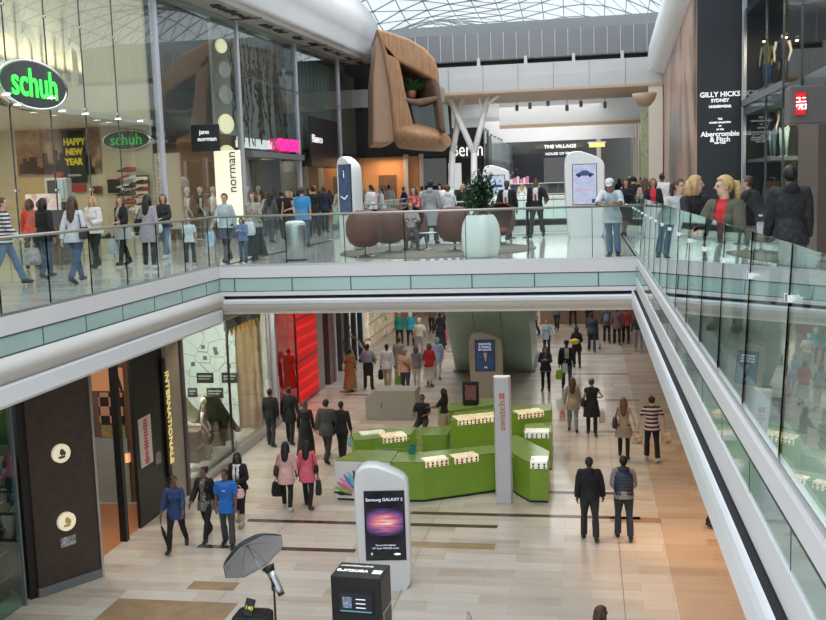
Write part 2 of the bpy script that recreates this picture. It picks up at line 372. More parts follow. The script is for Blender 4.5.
g = MB()
for i in range(8): g.b2((-9.8 + i * 2.3, YK - .05, zat(63, YK)), (-9.65 + i * 2.3, YK + .2, zat(55, YK)))
g.b2((XBK, YK + .1, zat(57, YK) - .02), (8, YK + .35, zat(57, YK) + .1))
struct('trim_41', g, lgrey, 'short hangers under the grey bulkhead')
struct('trim_42', MB().b2((XBK, YK + .4, zat(66, YK)), (8, YK + .7, zat(56, YK))), blackm, 'dark gap under the grey bulkhead')
struct('wall_fascia', MB().b2((XBK, YK - .2, zat(75, YK)), (8, YK + .4, zat(63, YK))).b2((XBK, YK - .35, zat(89, YK)), (8, YK + .3, zat(75, YK))), lgrey, 'pale panelled beam across the mall')
g = MB()
for i in range(11): g.b2((-10.0 + i * 1.7, YK - .36, zat(89, YK)), (-9.98 + i * 1.7, YK - .34, zat(63, YK)))
struct('trim_43', g, greyp, 'fine joints in the pale beam')
struct('ceiling', MB().b2((XBK, YK - .35, zat(89, YK) - .12), (8, 56, zat(89, YK))), tan, 'tan soffit below the pale beam')
wc = MB(); wc.b2((-14, 56, 12.9), (8, 96, 13.2))
wc.b2((-14, 55.9, zat(99, 56)), (8, 56.3, 13.2)); wc.b2((-5.5, 66, zat(124, 66)), (8, 66.6, 12.9)); wc.b2((-14, 80, zat(141, 80)), (8, 80.5, 13))
struct('ceiling', wc, white, 'white ceiling and beams towards the far end')
struct('trim_44', MB().b2((-5.5, 65.95, zat(127, 66)), (8, 66.6, zat(124, 66))), tan, 'tan underside of the second beam')
for i, (px, py) in enumerate([(517, 108), (530, 106), (567, 108), (581, 104), (548, 103), (605, 105)]):
    p = at(px, py, y=60); t = thing('track_light', 'small grey spotlight under the white ceiling', 'spotlight', p, 0, 'spotlights under the far white ceiling')
    MB().tube([(0, 0, .15), (0, -.15, -.15)], .1, 8).build('lamp_head', greyp, t); MB().bar((0, 0, .1), (0, 0, 12.9 - p.z), .02).build('stem', greyp, t)
# far end wall
YE = 92.
struct('wall_back', MB().b2((-16, YE, 0), (9, YE + .3, 14)), mat('far_wall', (.30, .31, .32), .6, scale=.4), 'far end wall of the mall')
v = thing('storefront', 'dark shopfront under a THE VILLAGE sign at the far end', 'shopfront', at(548, 183, y=YE - .1))
o = v.location.copy()
def loc_(mb, off):
    mb.v = [(a - off.x, b_ - off.y, c - off.z) for a, b_, c in mb.v]; return mb
def pxbox(x0, y0, x1, y1, Y, th): 
    a = at(x0, y1, y=Y); b_ = at(x1, y0, y=Y); return (a.x, Y, a.z), (b_.x, Y + th, b_.z)
loc_(MB().b2(*pxbox(500, 152, 585, 185, YE - .5, .5)), o).build('dark_facade', mat('navy_facade', (.05, .06, .08), .3, scale=3), v)
loc_(MB().b2(*pxbox(544, 157, 573, 183, YE - .7, .2)), o).build('shutter', mat('grey_shutter', (.30, .31, .34), .4, scale=2), v)
loc_(MB().b2(*pxbox(535, 143, 583, 149, YE - 1.2, .5)), o).build('sign_beam', mat('bronze_grey', (.30, .28, .26), .5), v)
wl = mat('lit_white_letters', (1, 1, 1), emit=2.2, var=0)
t = text('THE VILLAGE', .42, at(560, 146.5, y=YE - 1.25) - o, (1, 0, 0), (0, 0, 1), wl, v, sx=1.15)
text('HOUSE OF FRASER', .32, at(562, 153.5, y=YE - .56) - o, (1, 0, 0), (0, 0, 1), wl, v, sx=1.1)
struct('wall_side', MB().b2((at(513, 180, y=90).x - .2, 70, 6), (at(513, 180, y=90).x, 92, 11)), mat('far_glass_wall', (.28, .33, .35), .2, scale=.7), 'glazed shop side wall at the far left')
struct('wall_side', MB().b2((at(597, 180, y=88).x, 84, 6), (at(597, 180, y=88).x + .3, 92, 12)), cream, 'cream wall at the far right')
# ================================================================ UPPER LEFT SHOPS (facade plane x = XF)
XF = -12.4
def fy(px, py=180): return at(px, py, x=XF).y
cwall = mat('shop_cream', (.70, .62, .46), .7, var=.04, scale=.8)
dwall = mat('shop_dark', (.045, .045, .05), .6, var=.15, scale=2)
brn = mat('shop_brown', (.14, .085, .055), .6, var=.15, scale=2)
mull = mat('mullion_lilac_grey', (.55, .55, .62), .35, .3, var=.02)
YM = [fy(160, 120), fy(242, 150), fy(298, 130), fy(340, 130), fy(371, 130)]
Ymin = 12.
ZT = lambda y: 13.8 + (y - 31) * .029
fr = thing('shop_facade', 'tall frameless glass facade of the upper left shops with lilac grey mullions', 'shopfront', (XF, Ymin, ZF))
yy = [Ymin, 14, 16, fy(15), fy(53, 150), fy(88, 150), fy(120, 150)] + YM
for a, b_ in zip(yy, yy[1:]):
    MB().b2((0, a - Ymin + .02, 0), (.02, b_ - Ymin - .02, ZT(b_) - ZF)).build('glass_pane', gl_shop, fr)
for i, y in enumerate(yy[1:-5]):
    MB().b2((-.005, y - Ymin - .012, 0), (.022, y - Ymin + .012, 8.3)).build('joint', seam, fr)
    for z in (1.9, 3.9, 5.9):
        for s_ in (-.06, .06): MB().box((.04, y - Ymin + s_, z), (.03, .05, .05)).build('spider_clamp', chrome, fr)
for y in YM: MB().b2((-.12, y - Ymin - .09, 0), (.08, y - Ymin + .09, ZT(y) - ZF)).build('mullion', mull, fr, bevel=.03)
for y in yy[7:-1]:
    pass
XI = -21.
def roombox(y0, y1, z1, wallm, ceilm, floorc=None, far=True, xi=XI):
    q = MB(); q.b2((xi - .2, y0, ZF), (xi, y1, z1)); 
    if far: q.b2((xi, y1 - .12, ZF), (XF - .2, y1, z1))
    struct('wall_shop', q, wallm, 'back and side wall inside an upper shop')
    struct('ceiling', MB().b2((xi, y0, z1), (XF - .15, y1, z1 + .15)), ceilm, 'ceiling inside an upper shop')
roombox(10, YM[0] - .2, 9.75, cwall, cream)
struct('wall_shop', MB().b2((-17, YM[0] - .32, 9.75), (XF - .2, YM[0] - .2, 14.4)), cwall, 'cream side wall above the shop ceiling')
# etched lit panel behind the glass with raised letters
sp_ = thing('backlit_sign', 'tall cream panel with large pale schuh letters behind the glass', 'sign', (-13.1, fy(-30), 10.2))
ye = at(72, 60, x=-13.1).y; zb = at(60, 72, x=-13.1).z; zt_ = 14.6
MB().b2((-.12, 0, zb - 10.2), (0, ye - sp_.location.y, zt_ - 10.2)).build('panel', cwall, sp_)
text('schuh', 2.3, (.05, (at(33, 40, x=-13).y - sp_.location.y), at(33, 45, x=-13).z - 10.2), (0, 1, 0), (0, 0, 1), mat('etched_letters', (.50, .47, .38), .5, var=0), sp_, sx=.95)
arealight('panel_wash', (-12.75, (at(20, 80, x=-13).y + ye) / 2, zb + .1), .3, 60, (1, .9, .65), (R_(180), R_(-12), 0), 5)
# oval schuh signs
sgreen = mat('sign_green_letters', (.06, 1, .10), emit=1.6, var=0); signd = mat('sign_charcoal', (.05, .055, .06), .35, var=0)
c = at(35, 85, x=XF + .35); hw = (at(70, 85, x=XF + .35).y - at(0, 85, x=XF + .35).y) / 2; hh = (at(35, 60, x=XF + .35).z - at(35, 110, x=XF + .35).z) / 2
def oval(name, label, c, hw, hh, rt, textm, size, dep=.28):
    rt = Vector(rt); up = Vector((0, 0, 1)); nn = rt.cross(up)
    t = thing(name, label, 'sign', c)
    T = Matrix((rt, up, nn)).transposed().to_4x4()
    ring = lambda sx, sz, w: [(sx * math.cos(a * math.pi / 24), sz * math.sin(a * math.pi / 24), w) for a in range(48)]
    MB().loft([ring(hw, hh, -dep), ring(hw, hh, -.02), ring(hw * .985, hh * .97, .0), ring(hw * .93, hh * .9, .0), ring(hw * .93, hh * .9, -.03)], M=T).build('rim', chrome, t)
    MB().loft([ring(hw * .93, hh * .9, -.05), ring(hw * .93, hh * .9, -.012)], M=T, smooth=False).build('face', signd, t)
    text('schuh', size, T @ Vector((0, 0, .01)), rt, up, textm, t, bold=.010 * size, sx=.95)
    return t
oval('oval_sign', 'oval charcoal schuh sign with glowing green letters on the facade glass', c, hw, hh, (0, 1, 0), sgreen, .88)
yw = YM[0] - .33
c2 = at(126, 140, y=yw - .1); hw2 = at(152, 140, y=yw).x - c2.x
oval('oval_sign', 'smaller dark oval schuh sign on the cream wall inside the shop', c2, hw2, hw2 * .38, (1, 0, 0), mat('sign_dim_green', (.05, .55, .12), emit=.45, var=0), .46)
# interior of the shoe shop on the end wall
def wallthing(name, label, cat, px, m, Y=yw - .02, th=.04, group=None):
    a, b_ = pxbox(*px, Y - th, th); cc = Vector(((a[0] + b_[0]) / 2, Y - th, a[2])); 
    o = loc_(MB().b2(a, b_), cc).build(name, m, None, loc=cc); return tag(o, label, cat, group)
YS = YM[0] - .35
mural = blotch('mural_brown', [(.42, .27, .18), (.26, .15, .10), (.55, .38, .26), (.14, .08, .05)], 1.2)
wallthing('mural', 'brown city skyline mural on the shop back wall', 'mural', (18, 123, 98, 176), mural, YS)
sk = MB(); rr = random.Random(3)
for i in range(22):
    x = 20 + i * 3.4; h = rr.uniform(4, 22); a, b_ = pxbox(x, 172 - h, x + 3, 174, YS - .06, .02); sk.b2(a, b_)
ob = sk.build('mural_skyline', mat('mural_dark', (.05, .03, .02), .7), None); tag(ob, 'dark skyline silhouettes cut out along the mural', 'wall decoration')
ps = thing('poster', 'black poster with yellow HAPPY NEW YEAR lettering', 'poster', at(75, 184, y=YS - .1))
loc_(MB().b2(*pxbox(65, 130, 83, 183, YS - .1, .03)), ps.location).build('sheet', black, ps)
yl = mat('yellow_letters', (.85, .70, .05), .6, emit=.15, var=0)
for s_, py in (('HAPPY', 142), ('NEW', 152), ('YEAR', 162)): text(s_, .27, at(74, py, y=YS - .13) - ps.location, (1, 0, 0), (0, 0, 1), yl, ps, sx=.85, bold=.012)
loc_(MB().b2(*pxbox(68, 174, 81, 176.5, YS - .12, .01)), ps.location).build('caption_bar', lgrey, ps)
wallthing('wall_panel', 'pale wood counter panel below the mural', 'panel', (20, 178, 52, 208), mat('pale_wood', (.62, .47, .27), .5, scale=4), YS - .1, .1)
wallthing('wall_picture', 'small red picture beside the black poster', 'picture', (54, 172, 63, 180), mat('pic_red', (.4, .05, .05), .6), YS - .06)
wallthing('wall_picture', 'dark red picture below the black poster', 'picture', (72, 184, 85, 192), mat('pic_red', (.4, .05, .05), .6), YS - .06)
wallthing('wall_picture', 'small square red and black picture on the cream wall', 'picture', (93, 186, 101, 194), mat('pic_maroon', (.15, .03, .03), .6), YS - .06)
wallthing('wall_picture', 'dark picture hung beside the shoe shelves', 'picture', (108, 179, 119, 193), dark, YS - .06)
sf = thing('shoe_display', 'framed lit shoe display on the cream wall', 'display', at(141, 225, y=YS))
loc_(MB().b2(*pxbox(134, 175, 148, 215, YS - .06, .05)), sf.location).build('frame', brn, sf)
loc_(MB().b2(*pxbox(135, 176.5, 147, 214, YS - .08, .03)), sf.location).build('back_panel', mat('display_cream', (.9, .75, .5), emit=.5, var=0), sf)
for py in (184, 191, 198, 205): loc_(MB().b2(*pxbox(136, py, 146, py + .7, YS - .3, .25)), sf.location).build('shelf', lgrey, sf)
def shoe_mesh():
    mb = MB(); prof = [(-.14, .035, .05, .09), (-.10, .04, .05, .10), (-.02, .04, .04, .085), (.06, .045, .03, .055), (.12, .04, .02, .04), (.15, .02, .015, .025)]
    rings = []
    for y, w, a, h in prof: rings.append([(w * math.cos(t * math.pi / 5), y, max(0, h / 2 + h / 2 * math.sin(t * math.pi / 5))) for t in range(10)])
    return mb.loft(rings)
shoem = shoe_mesh().mesh('shoe')
def shoe(loc, rz, m, label, group, sc=1):
    cn = {'black_satin': 'black', 'shop_brown': 'brown', 'shoe_red': 'red', 'shoe_white': 'white'}[m.name]; label = cn + ' ' + label; group = cn + ' ' + group
    o = bpy.data.objects.new('shoe', shoem.copy()); C.objects.link(o); o.data.materials.append(m); o.location = loc; o.rotation_euler = (0, 0, rz); o.scale = (sc,) * 3
    return tag(o, label, 'shoe', group)
shc = [black, brn, mat('shoe_red', (.5, .06, .05), .4), mat('shoe_white', (.75, .75, .72), .5)]
for i, py in enumerate((184, 191, 198, 205)):
    for k_ in range(2):
        p = at(138.5 + 5 * k_, py, y=YS - .2); shoe((p.x, p.y, p.z + .002), R_(90), shc[(i + k_) % 4], 'shoe on a lit display shelf on the cream wall', 'shoes on the lit wall display', 1.3)
ss = thing('glass_shelf_unit', 'tall glass shelf unit of shoes beside the lit display', 'shelf', at(127, 228, y=YS - .3))
for py in (172, 180, 188, 196, 204, 212): loc_(MB().b2(*pxbox(121, py, 133, py + .7, YS - .5, .35)), ss.location).build('shelf', lgrey, ss)
for i, py in enumerate((172, 180, 188, 196, 204, 212)):
    for k_ in range(2):
        p = at(124 + 5 * k_, py, y=YS - .35); shoe((p.x, p.y, p.z + .002), R_(90), shc[(i + k_ + 1) % 4], 'shoe on the tall glass shelves beside the poster wall', 'shoes on the glass shelves', 1.5)
# counter, screens, tables
ct = thing('cash_desk', 'pink and white promotional cash desk inside the shoe shop', 'counter', (at(52, 240, y=24).x, 24, ZF))
MB().box((0, 0, .7), (.8, .5, 1.4)).build('base', brn, ct); MB().box((0, -.28, 1.62), (.95, .05, .42)).build('pink_panel', blotch('promo_pink', [(.85, .35, .45), (.85, .8, .8), (.55, .15, .25)], 3, emit=.25), ct)
tvt = thing('display_monitor', 'grey framed display monitor behind the cash desk', 'screen', (at(60, 200, y=26).x, 26, ZF))
MB().box((0, 0, .8), (.4, .35, 1.6)).build('pedestal', dwall, tvt); MB().box((0, -.05, 1.95), (.68, .3, .62)).build('frame', lgrey, tvt, bevel=.03); MB().box((-.08, -.22, 1.95), (.28, .04, .5)).build('screen', black, tvt)
MB().box((.18, -.22, 1.95), (.16, .04, .5)).build('side_panel', mat('pale_blue', (.4, .55, .7), .4), tvt)
for i, (px, py) in enumerate([(36, 258), (52, 262), (58, 255)]):
    p = at(px, py, z=ZF); 
for i, (px, py) in enumerate([(30, 238), (60, 246), (135, 240), (112, 238)]):
    p = at(px, 250, z=ZF); p = at(px, 230, y=25.2); t = thing('display_table', ['low dark display table with shoes near the facade', 'dark display table in front of the pink cash desk', 'display table by the lilac mullion', 'glass display table behind the shoppers'][i], 'table', (p.x, 25.2, ZF))
    MB().box((0, 0, .62), (1.1, .6, .05)).build('tabletop', [lgrey, brn, lgrey, dwall][i], t)
    for sx in (-.5, .5):
        for sy in (-.25, .25): MB().box((sx, sy, .3), (.04, .04, .6)).build('leg', steel, t)
    for k_ in range(4): shoe((p.x - .4 + .26 * k_, 25.2, ZF + .646), rr.uniform(-1, 1), shc[(i + k_) % 4], 'shoe on a low display table inside the shoe shop', 'shoes on the display tables')
for i, (px, py, Y) in enumerate([(19, 121, 20), (62, 112, 22), (85, 114, 23), (52, 106, 19), (8, 119, 18), (118, 119, 25.), (140, 119, 26)]):
    p = at(px, py, y=Y); p = Vector((p.x, Y, 9.745)); t = thing('downlight', 'small glowing downlight in the shoe shop ceiling', 'ceiling light', p, 0, 'downlights in the shoe shop')
    MB().lathe([(.12, 0), (.12, -.02), (.09, -.03)], 14).build('ring', chrome, t); MB().lathe([(.08, -.031), (.001, -.035)], 12).build('bulb', lampw, t)
arealight("shoe_shop_light", (-15.5, 22, 9.6), 4, 330, (1, .86, .64), (0, 0, 0), 8)
# --- shops beyond
names = [('jane norman shop', dwall, 0), ('twig shop', dwall, 1), ('bianco', dwall, 2), ('last', brn, 3)]
for i in range(4):
    roombox(YM[i] + .1, YM[i + 1] - .1, [9.6, 9.2, 9.4, 9.4][i], [brn, dwall, dwall, brn][i], dwall, xi=-19)
    struct('wall_shop', MB().b2((-13.6, YM[i] + .15, [9.6, 9.9, 9.4, 9.4][i]), (-13.4, YM[i + 1] - .15, ZT(YM[i + 1]))), [mat('smoky_panel', (.09, .10, .11), .25, scale=.5), mat('pale_teal_panel', (.42, .55, .55), .35, scale=.5), mat('grey_curtain', (.25, .28, .28), .5, scale=.5), mat('brown_curtain', (.22, .18, .14), .5, scale=.5)][i], 'upper shopfront panel behind the glass')
    arealight('shop_light', (-15.5, (YM[i] + YM[i + 1]) / 2, [9.5, 9.1, 9.3, 9.3][i]), 3, [220, 200, 200, 240][i], (1, .85, .65), (0, 0, 0), 5)
# vertical fins behind panes 4 and 5
for i in (2, 3):
    n_ = 12
    for k_ in range(n_):
        y = YM[i] + (YM[i + 1] - YM[i]) * (k_ + .5) / n_
        o = MB().b2((-.08, -.04, 0), (.08, .04, 4.4)).build('curtain_fin', [mat('fin_grey', (.42, .46, .46), .4), mat('fin_brown', (.38, .33, .27), .4)][i - 2], None, loc=(-12.9, y, 9.5)); tag(o, ['tall grey vertical fin hanging behind the upper glass', 'tall brown vertical fin hanging behind the last upper pane'][i - 2], 'fin', ['grey fins behind the fourth pane', 'brown fins behind the last pane'][i - 2])
# lit discs
for i, (py, r_, on) in enumerate([(46, 7, 1), (70, 8.5, 0), (95, 9.5, 0), (124, 10, 1), (157, 12, 1)]):
    Y = fy(224, 100) - .1; Xd = XF - .35; px = [221, 224, 225, 226, 227][i]
    p = at(px, py, x=Xd); ry = (at(px + r_, py, x=Xd).y - at(px - r_, py, x=Xd).y) / 2; rz2 = (at(px, py - r_, x=Xd).z - at(px, py + r_, x=Xd).z) / 2; rad = rz2
    T = Matrix.Translation(p) @ Matrix.Rotation(R_(62), 4, 'Z')
    ring = lambda q, w: [(q * math.cos(a * math.pi / 16), w, q * math.sin(a * math.pi / 16)) for a in range(32)]
    ob = MB().loft([ring(rad * .96, -.05), ring(rad, 0), ring(rad * .96, .05)], smooth=False, M=Matrix.Rotation(R_(62), 4, 'Z')).build('disc_light', [mat('disc_off', (.42, .50, .48), .4), mat('disc_lit', (1, .93, .62), emit=.9, var=0)][on], None, loc=p)
    tag(ob, ['topmost small glowing disc in the vertical row behind glass', 'unlit grey disc below the topmost glowing one', 'larger unlit grey disc in the middle of the row', 'large glowing disc second from the bottom of the row', 'largest glowing disc at the bottom above the lit banner'][i], 'disc light', 'row of hanging discs')
# jane norman sign and banner
def facesign(name, label, px, Y, m, th=.1):
    a, b_ = pxbox(*px, Y, th); cc = Vector(((a[0] + b_[0]) / 2, Y, a[2])); t = thing(name, label, 'sign', cc)
    loc_(MB().b2(a, b_), cc).build('board', m, t); return t, cc
wl2 = mat('soft_white_letters', (1, 1, 1), emit=.8, var=0)
Yj = 30.0
t, cc = facesign('shop_sign', 'black box sign with white jane norman lettering', (192, 124, 218, 152), Yj, black)
text('jane', .20, at(204, 132, y=Yj - .03) - cc, (1, 0, 0), (0, 0, 1), wl2, t); text('norman', .20, at(207, 139, y=Yj - .03) - cc, (1, 0, 0), (0, 0, 1), wl2, t)
t, cc = facesign('banner', 'tall glowing cream banner with sideways norman lettering', (218, 150, 239, 228), 31.0, mat('banner_cream', (1, .96, .72), emit=.75, var=0))
text('norman', .42, at(232, 172, y=30.95) - cc, (0, 0, 1), (-1, 0, 0), black, t, sx=1.0)
# twigs behind pane 3
tw = MB(); r3 = random.Random(5)
for i in range(46):
    y = r3.uniform(YM[1] + .3, YM[2] - .3); z = ZT(y) - .3 - r3.random() ** 2 * 1.5; pts = []; L_ = r3.uniform(1.2, 4.0)
    for k_ in range(7):
        pts.append((-12.75 + r3.uniform(-.05, .05), y + r3.uniform(-.12, .12), max(z - L_ * k_ / 6, 9.6)))
        if k_: 
            for q in range(2):
                a = Vector(pts[-1]); tw.ell(a + Vector((0, r3.uniform(-.12, .12), r3.uniform(-.1, .3))), (.02, .05, .10), 5, 4)
    tw.tube(pts, .016, 4)
tag(tw.build('twig_pattern', mat('twig_dark', (.06, .05, .05), .6), None), 'dark hanging twigs and leaves behind the pale teal pane', 'wall decoration', kind='stuff')
hood = struct('trim_45', MB().b2((-12.7, YM[1] + .3, 9.0), (-12.1, YM[2] - .2, 9.22)), greyp, 'grey door hood of the shop with the pink sign')
pk = mat('pink_letters', (1, .02, .25), emit=1.6, var=0)
t = thing('shop_sign', 'glowing pink oasis lettering above a dark doorway', 'sign', at(289, 146, x=XF + .2))
text('OASIS', .66, (0, -.1, 0), (0, 1, 0), (0, 0, 1), pk, t, ext=.05, bold=.02, sx=1.7)
Yb_ = YM[3] - 3.
t = thing('shop_sign', 'dark square sign board with white Bianco lettering', 'sign', at(325, 148, x=XF + .25))
ya, yb2 = at(311, 148, x=XF + .25).y, at(338, 148, x=XF + .25).y
MB().b2((-.1, ya - t.location.y, -.9), (0, yb2 - t.location.y, 1.35)).build('board', dark, t); text('Bianco', .52, (.03, -1.4, .35), (0, 1, 0), (0, 0, 1), wl2, t, sx=1.3)
# doorway (dark) and window mannequins
struct('door_1', MB().b2((-12.7, fy(298, 190), ZF), (-12.55, fy(322, 190) - 2.2, 9.2)), black, 'dark doorway of the shop with the pink sign')
struct('trim_46', MB().b2((-12.32, YM[1], 11.9), (-12.27, YM[3], 11.93)), steel, 'thin rail across the upper panes')
# ---------------------------------------------------------------- bulging white canopy over the facade
cp = thing('canopy', 'long bulging white canopy above the upper left facade', 'canopy', (XF, 30, 13.8))
rings = []; ring2 = []
for k_ in range(15):
    f = k_ / 14; y = 24 + (54.5 - 24) * f; zb_ = ZT(y); bulge = math.sin(min(1, (1 - f) * 1.3 + .62) * math.pi / 2)
    h = 2.6 * (.35 + .65 * bulge)
    pr = [(-2.6, .1), (1.15, .1), (1.25, .25), (1.3, .7), (1.45 * 1, .9), (1.7 * bulge + .1, 1.5), (1.75 * bulge - .1, 2.1), (1.3 * bulge, h + .3), (.4, h + .9), (-2.6, h + 1.0)]
    rings.append([(x, y - 30, zb_ - 13.8 + z) for x, z in pr])
    ring2.append([(x, y - 30, zb_ - 13.8 + z) for x, z in [(-.2, -.05), (1.0, -.05), (1.12, .09), (-.2, .09)]])
MB().loft(rings).build('shell', white, cp)
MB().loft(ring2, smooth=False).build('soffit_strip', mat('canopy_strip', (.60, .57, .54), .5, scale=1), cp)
r4 = random.Random(9)
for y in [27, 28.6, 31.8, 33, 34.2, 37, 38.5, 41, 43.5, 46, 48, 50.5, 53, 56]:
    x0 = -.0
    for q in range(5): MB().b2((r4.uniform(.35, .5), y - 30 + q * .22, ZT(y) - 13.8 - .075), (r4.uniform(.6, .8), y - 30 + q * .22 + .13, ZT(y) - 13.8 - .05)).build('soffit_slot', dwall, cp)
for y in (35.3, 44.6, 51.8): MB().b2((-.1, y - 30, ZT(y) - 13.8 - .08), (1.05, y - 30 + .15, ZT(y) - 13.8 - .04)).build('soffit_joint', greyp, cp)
struct('wall_left', MB().b2((-14.5, 8, 14.2), (-13.9, 60, 20)), lgrey, 'upper wall above the left facade')
# ---------------------------------------------------------------- timber pod
def woodmat():
    m = bpy.data.materials.new('timber_cladding'); m.use_nodes = True; nt = m.node_tree; N = nt.nodes.new; L = nt.links.new; p = nt.nodes['Principled BSDF']
    tc = N('ShaderNodeTexCoord'); mp = N('ShaderNodeMapping'); mp.inputs['Scale'].default_value = (5, 5, .6); n = N('ShaderNodeTexNoise'); n.inputs['Scale'].default_value = 2.2; n.inputs['Detail'].default_value = 8
    cr = N('ShaderNodeValToRGB'); cr.color_ramp.elements[0].position = .3; cr.color_ramp.elements[0].color = (.30, .15, .075, 1); cr.color_ramp.elements[1].position = .7; cr.color_ramp.elements[1].color = (.48, .27, .14, 1)
    L(tc.outputs['Object'], mp.inputs[0]); L(mp.outputs[0], n.inputs[0]); L(n.outputs['Fac'], cr.inputs[0]); L(cr.outputs[0], p.inputs['Base Color']); p.inputs['Roughness'].default_value = .5; return m
wood = woodmat()
wood_in = mat('timber_inner', (.16, .10, .07), .6, scale=3)
Y1p, Y2p = 43., 49.
pod = thing('timber_pod', 'curved timber clad balcony pod jutting over the left gallery', 'balcony', at(410, 150, y=Y1p))
pl = pod.location.copy()
def pp(px, py, Y): return at(px, py, y=Y) - pl
# left return face + ribbon frame around an opening, profile in pixels converted at the pod's front plane
def ribbon(name, pts_f, m, back=4.5, taper=0.):
    fr_ = [pp(x, y, Y1p) for x, y in pts_f]; bk = [p + Vector((-1.2, back, 0)) for p in fr_]
    return MB().loft([fr_, bk], smooth=False).build(name, m, pod, bevel=.1, seg=2)
smooth_t = mat('timber_smooth', (.46, .29, .19), .5, scale=6)
ribbon('side_panel', [(371, 75), (376, 28), (386, 30), (392, 60), (396, 90), (399, 120), (398, 134), (393, 141), (385, 143), (371, 143)], smooth_t).location.y += .4
ribbon('top_band', [(376, 28), (390, 32), (410, 39), (425, 48), (435, 59), (439, 72), (440, 88), (432, 79), (415, 70), (397, 61), (386, 56)], wood)
ribbon('left_band', [(380, 36), (399, 58), (405, 90), (413, 122), (416, 130), (394, 132), (390, 90)], wood)
rg_ = []
for f in range(11):
    a = f / 10; x = 393 + (442 - 393) * a; yc = 133 + 6 * a; hh_ = 14.5 - 3.0 * a * a
    c0 = pp(x, yc, Y1p - .5 * math.sin(a * 3.14)); h0 = (pp(x, yc - hh_, Y1p) - pp(x, yc, Y1p)).z; e_ = 1 if f < 10 else .55
    rg_.append([(c0.x, c0.y + (1.5 + 1.5 * math.cos(q * math.pi / 8)) * 1.0, c0.z + h0 * e_ * math.sin(q * math.pi / 8)) for q in range(16)])
MB().loft(rg_).build('bottom_roll', wood, pod)
ribbon('floor_plate', [(398, 96), (416, 99), (440, 95), (441, 100), (420, 106), (400, 101)], wood_in, 4)
ribbon('right_edge', [(437, 72), (441, 90), (444, 110), (447, 134), (441, 130), (437, 100), (432, 80)], wood_in, 2)
ribbon('inner_wall', [(400, 64), (436, 82), (436, 99), (403, 98)], mat('pod_inner_wall', (.40, .36, .32), .6), .1).location.y += 3.0
ob = MB().add([pp(404, 100, Y1p + .4), pp(438, 102, Y1p + .4), pp(440, 132, Y1p + .4), pp(412, 132, Y1p + .4)], [(0, 1, 2, 3)]).build('balustrade_glass', gl_dark, pod)
md = ob.modifiers.new('s', 'SOLIDIFY'); md.thickness = .02
ribbon('back_wall', [(403, 98), (438, 98), (441, 132), (409, 132)], mat('pod_back_teal', (.35, .42, .42), .5, scale=3), .1).location.y += 3.2
pw_ = pp(412, 98, Y1p + .9) + pl
t = thing('potted_plant', 'green leafy plant on the ledge of the timber pod', 'plant', pw_)
MB().lathe([(.12, 0), (.18, .0), (.22, .3), (.2, .32)], 12).build('pot', mat('terracotta', (.5, .2, .1), .6), t)
lf = MB(); r5 = random.Random(2)
for i in range(60):
    a = r5.uniform(0, 6.28); e_ = r5.uniform(.1, 1.2); d = Vector((math.cos(a) * math.cos(e_), math.sin(a) * math.cos(e_), math.sin(e_) * .8)); L_ = r5.uniform(.4, .9)
    s_ = d.cross(Vector((0, 0, 1))).normalized() * .07; o_ = Vector((0, 0, .3)); md_ = o_ + d * L_ * .55 + Vector((0, 0, .06))
    lf.add([o_, md_ + s_, o_ + d * L_, md_ - s_], [(0, 1, 2, 3)])
lf.build('foliage', mat('leaf_green', (.05, .13, .04), .5, var=.3), t, loc=(0, 0, 0))
# orange lit shop under the pod
ol = at(398, 176, y=56); t = thing('storefront', 'warm orange lit shopfront under the timber pod', 'shopfront', (ol.x, 56, ZF))
MB().b2((-2.2, 0, 0), (1.4, .3, 3.4)).build('wall', mat('warm_orange_wall', (.60, .30, .14), .6, scale=1), t); MB().b2((-1.1, -.06, 0), (-.1, .0, 2.4)).build('doorway', brn, t)
m_ = MB().b2((.4, -.4, 0), (.65, -.1, 3.5)).b2((1.3, -.4, 0), (1.5, -.1, 3.5)); m_.build('column', lgrey, t)
struct('wall_left', MB().b2((-16, 56.4, 9.4), (-7.4, 56.7, 15)).b2((-16, 56.4, 6), (ol.x - 2.3, 56.7, 9.4)), dwall, 'dark wall above the warm orange shopfront')
arealight('orange_shop_light', (ol.x - .5, 54.8, 9.3), 1.5, 90, (1, .65, .35))
# ---------------------------------------------------------------- bershka store, tree columns
YBk = 66.
t = thing('storefront', 'black box storefront with big white Bershka letters', 'shopfront', (at(462, 180, y=YBk).x, YBk, ZF)); cc = t.location.copy()
a, b_ = pxbox(424, 127, 483, 190, YBk, 4); a = (a[0], a[1], ZF)
loc_(MB().b2(a, b_), cc).build('wall', black, t)
loc_(MB().b2(*pxbox(424, 158, 446, 186, YBk - .1, .1)), cc).build('window_panel', mat('grey_window', (.28, .29, .30), .2, scale=1), t)
loc_(MB().b2(*pxbox(449, 163, 461, 190, YBk - .1, .1)), cc).build('lit_window', mat('lit_window_white', (.9, .9, .9), emit=.5, var=0), t)
text('Bersh', 1.3, at(467, 150, y=YBk - .15) - cc, (1, 0, 0), (0, 0, 1), wl2, t, sx=.72)
x0 = at(483, 180, y=YBk).x
MB().b2((x0 - cc.x, 0, 0), (x0 - cc.x + .1, 24, 5.2)).build('glass_side', gl_dark, t)
for q in range(9): MB().b2((x0 - cc.x + .1, q * 2.8, 0), (x0 - cc.x + .18, q * 2.8 + .12, 5.2)).build('mullion', greyp, t)
Yc = 52.
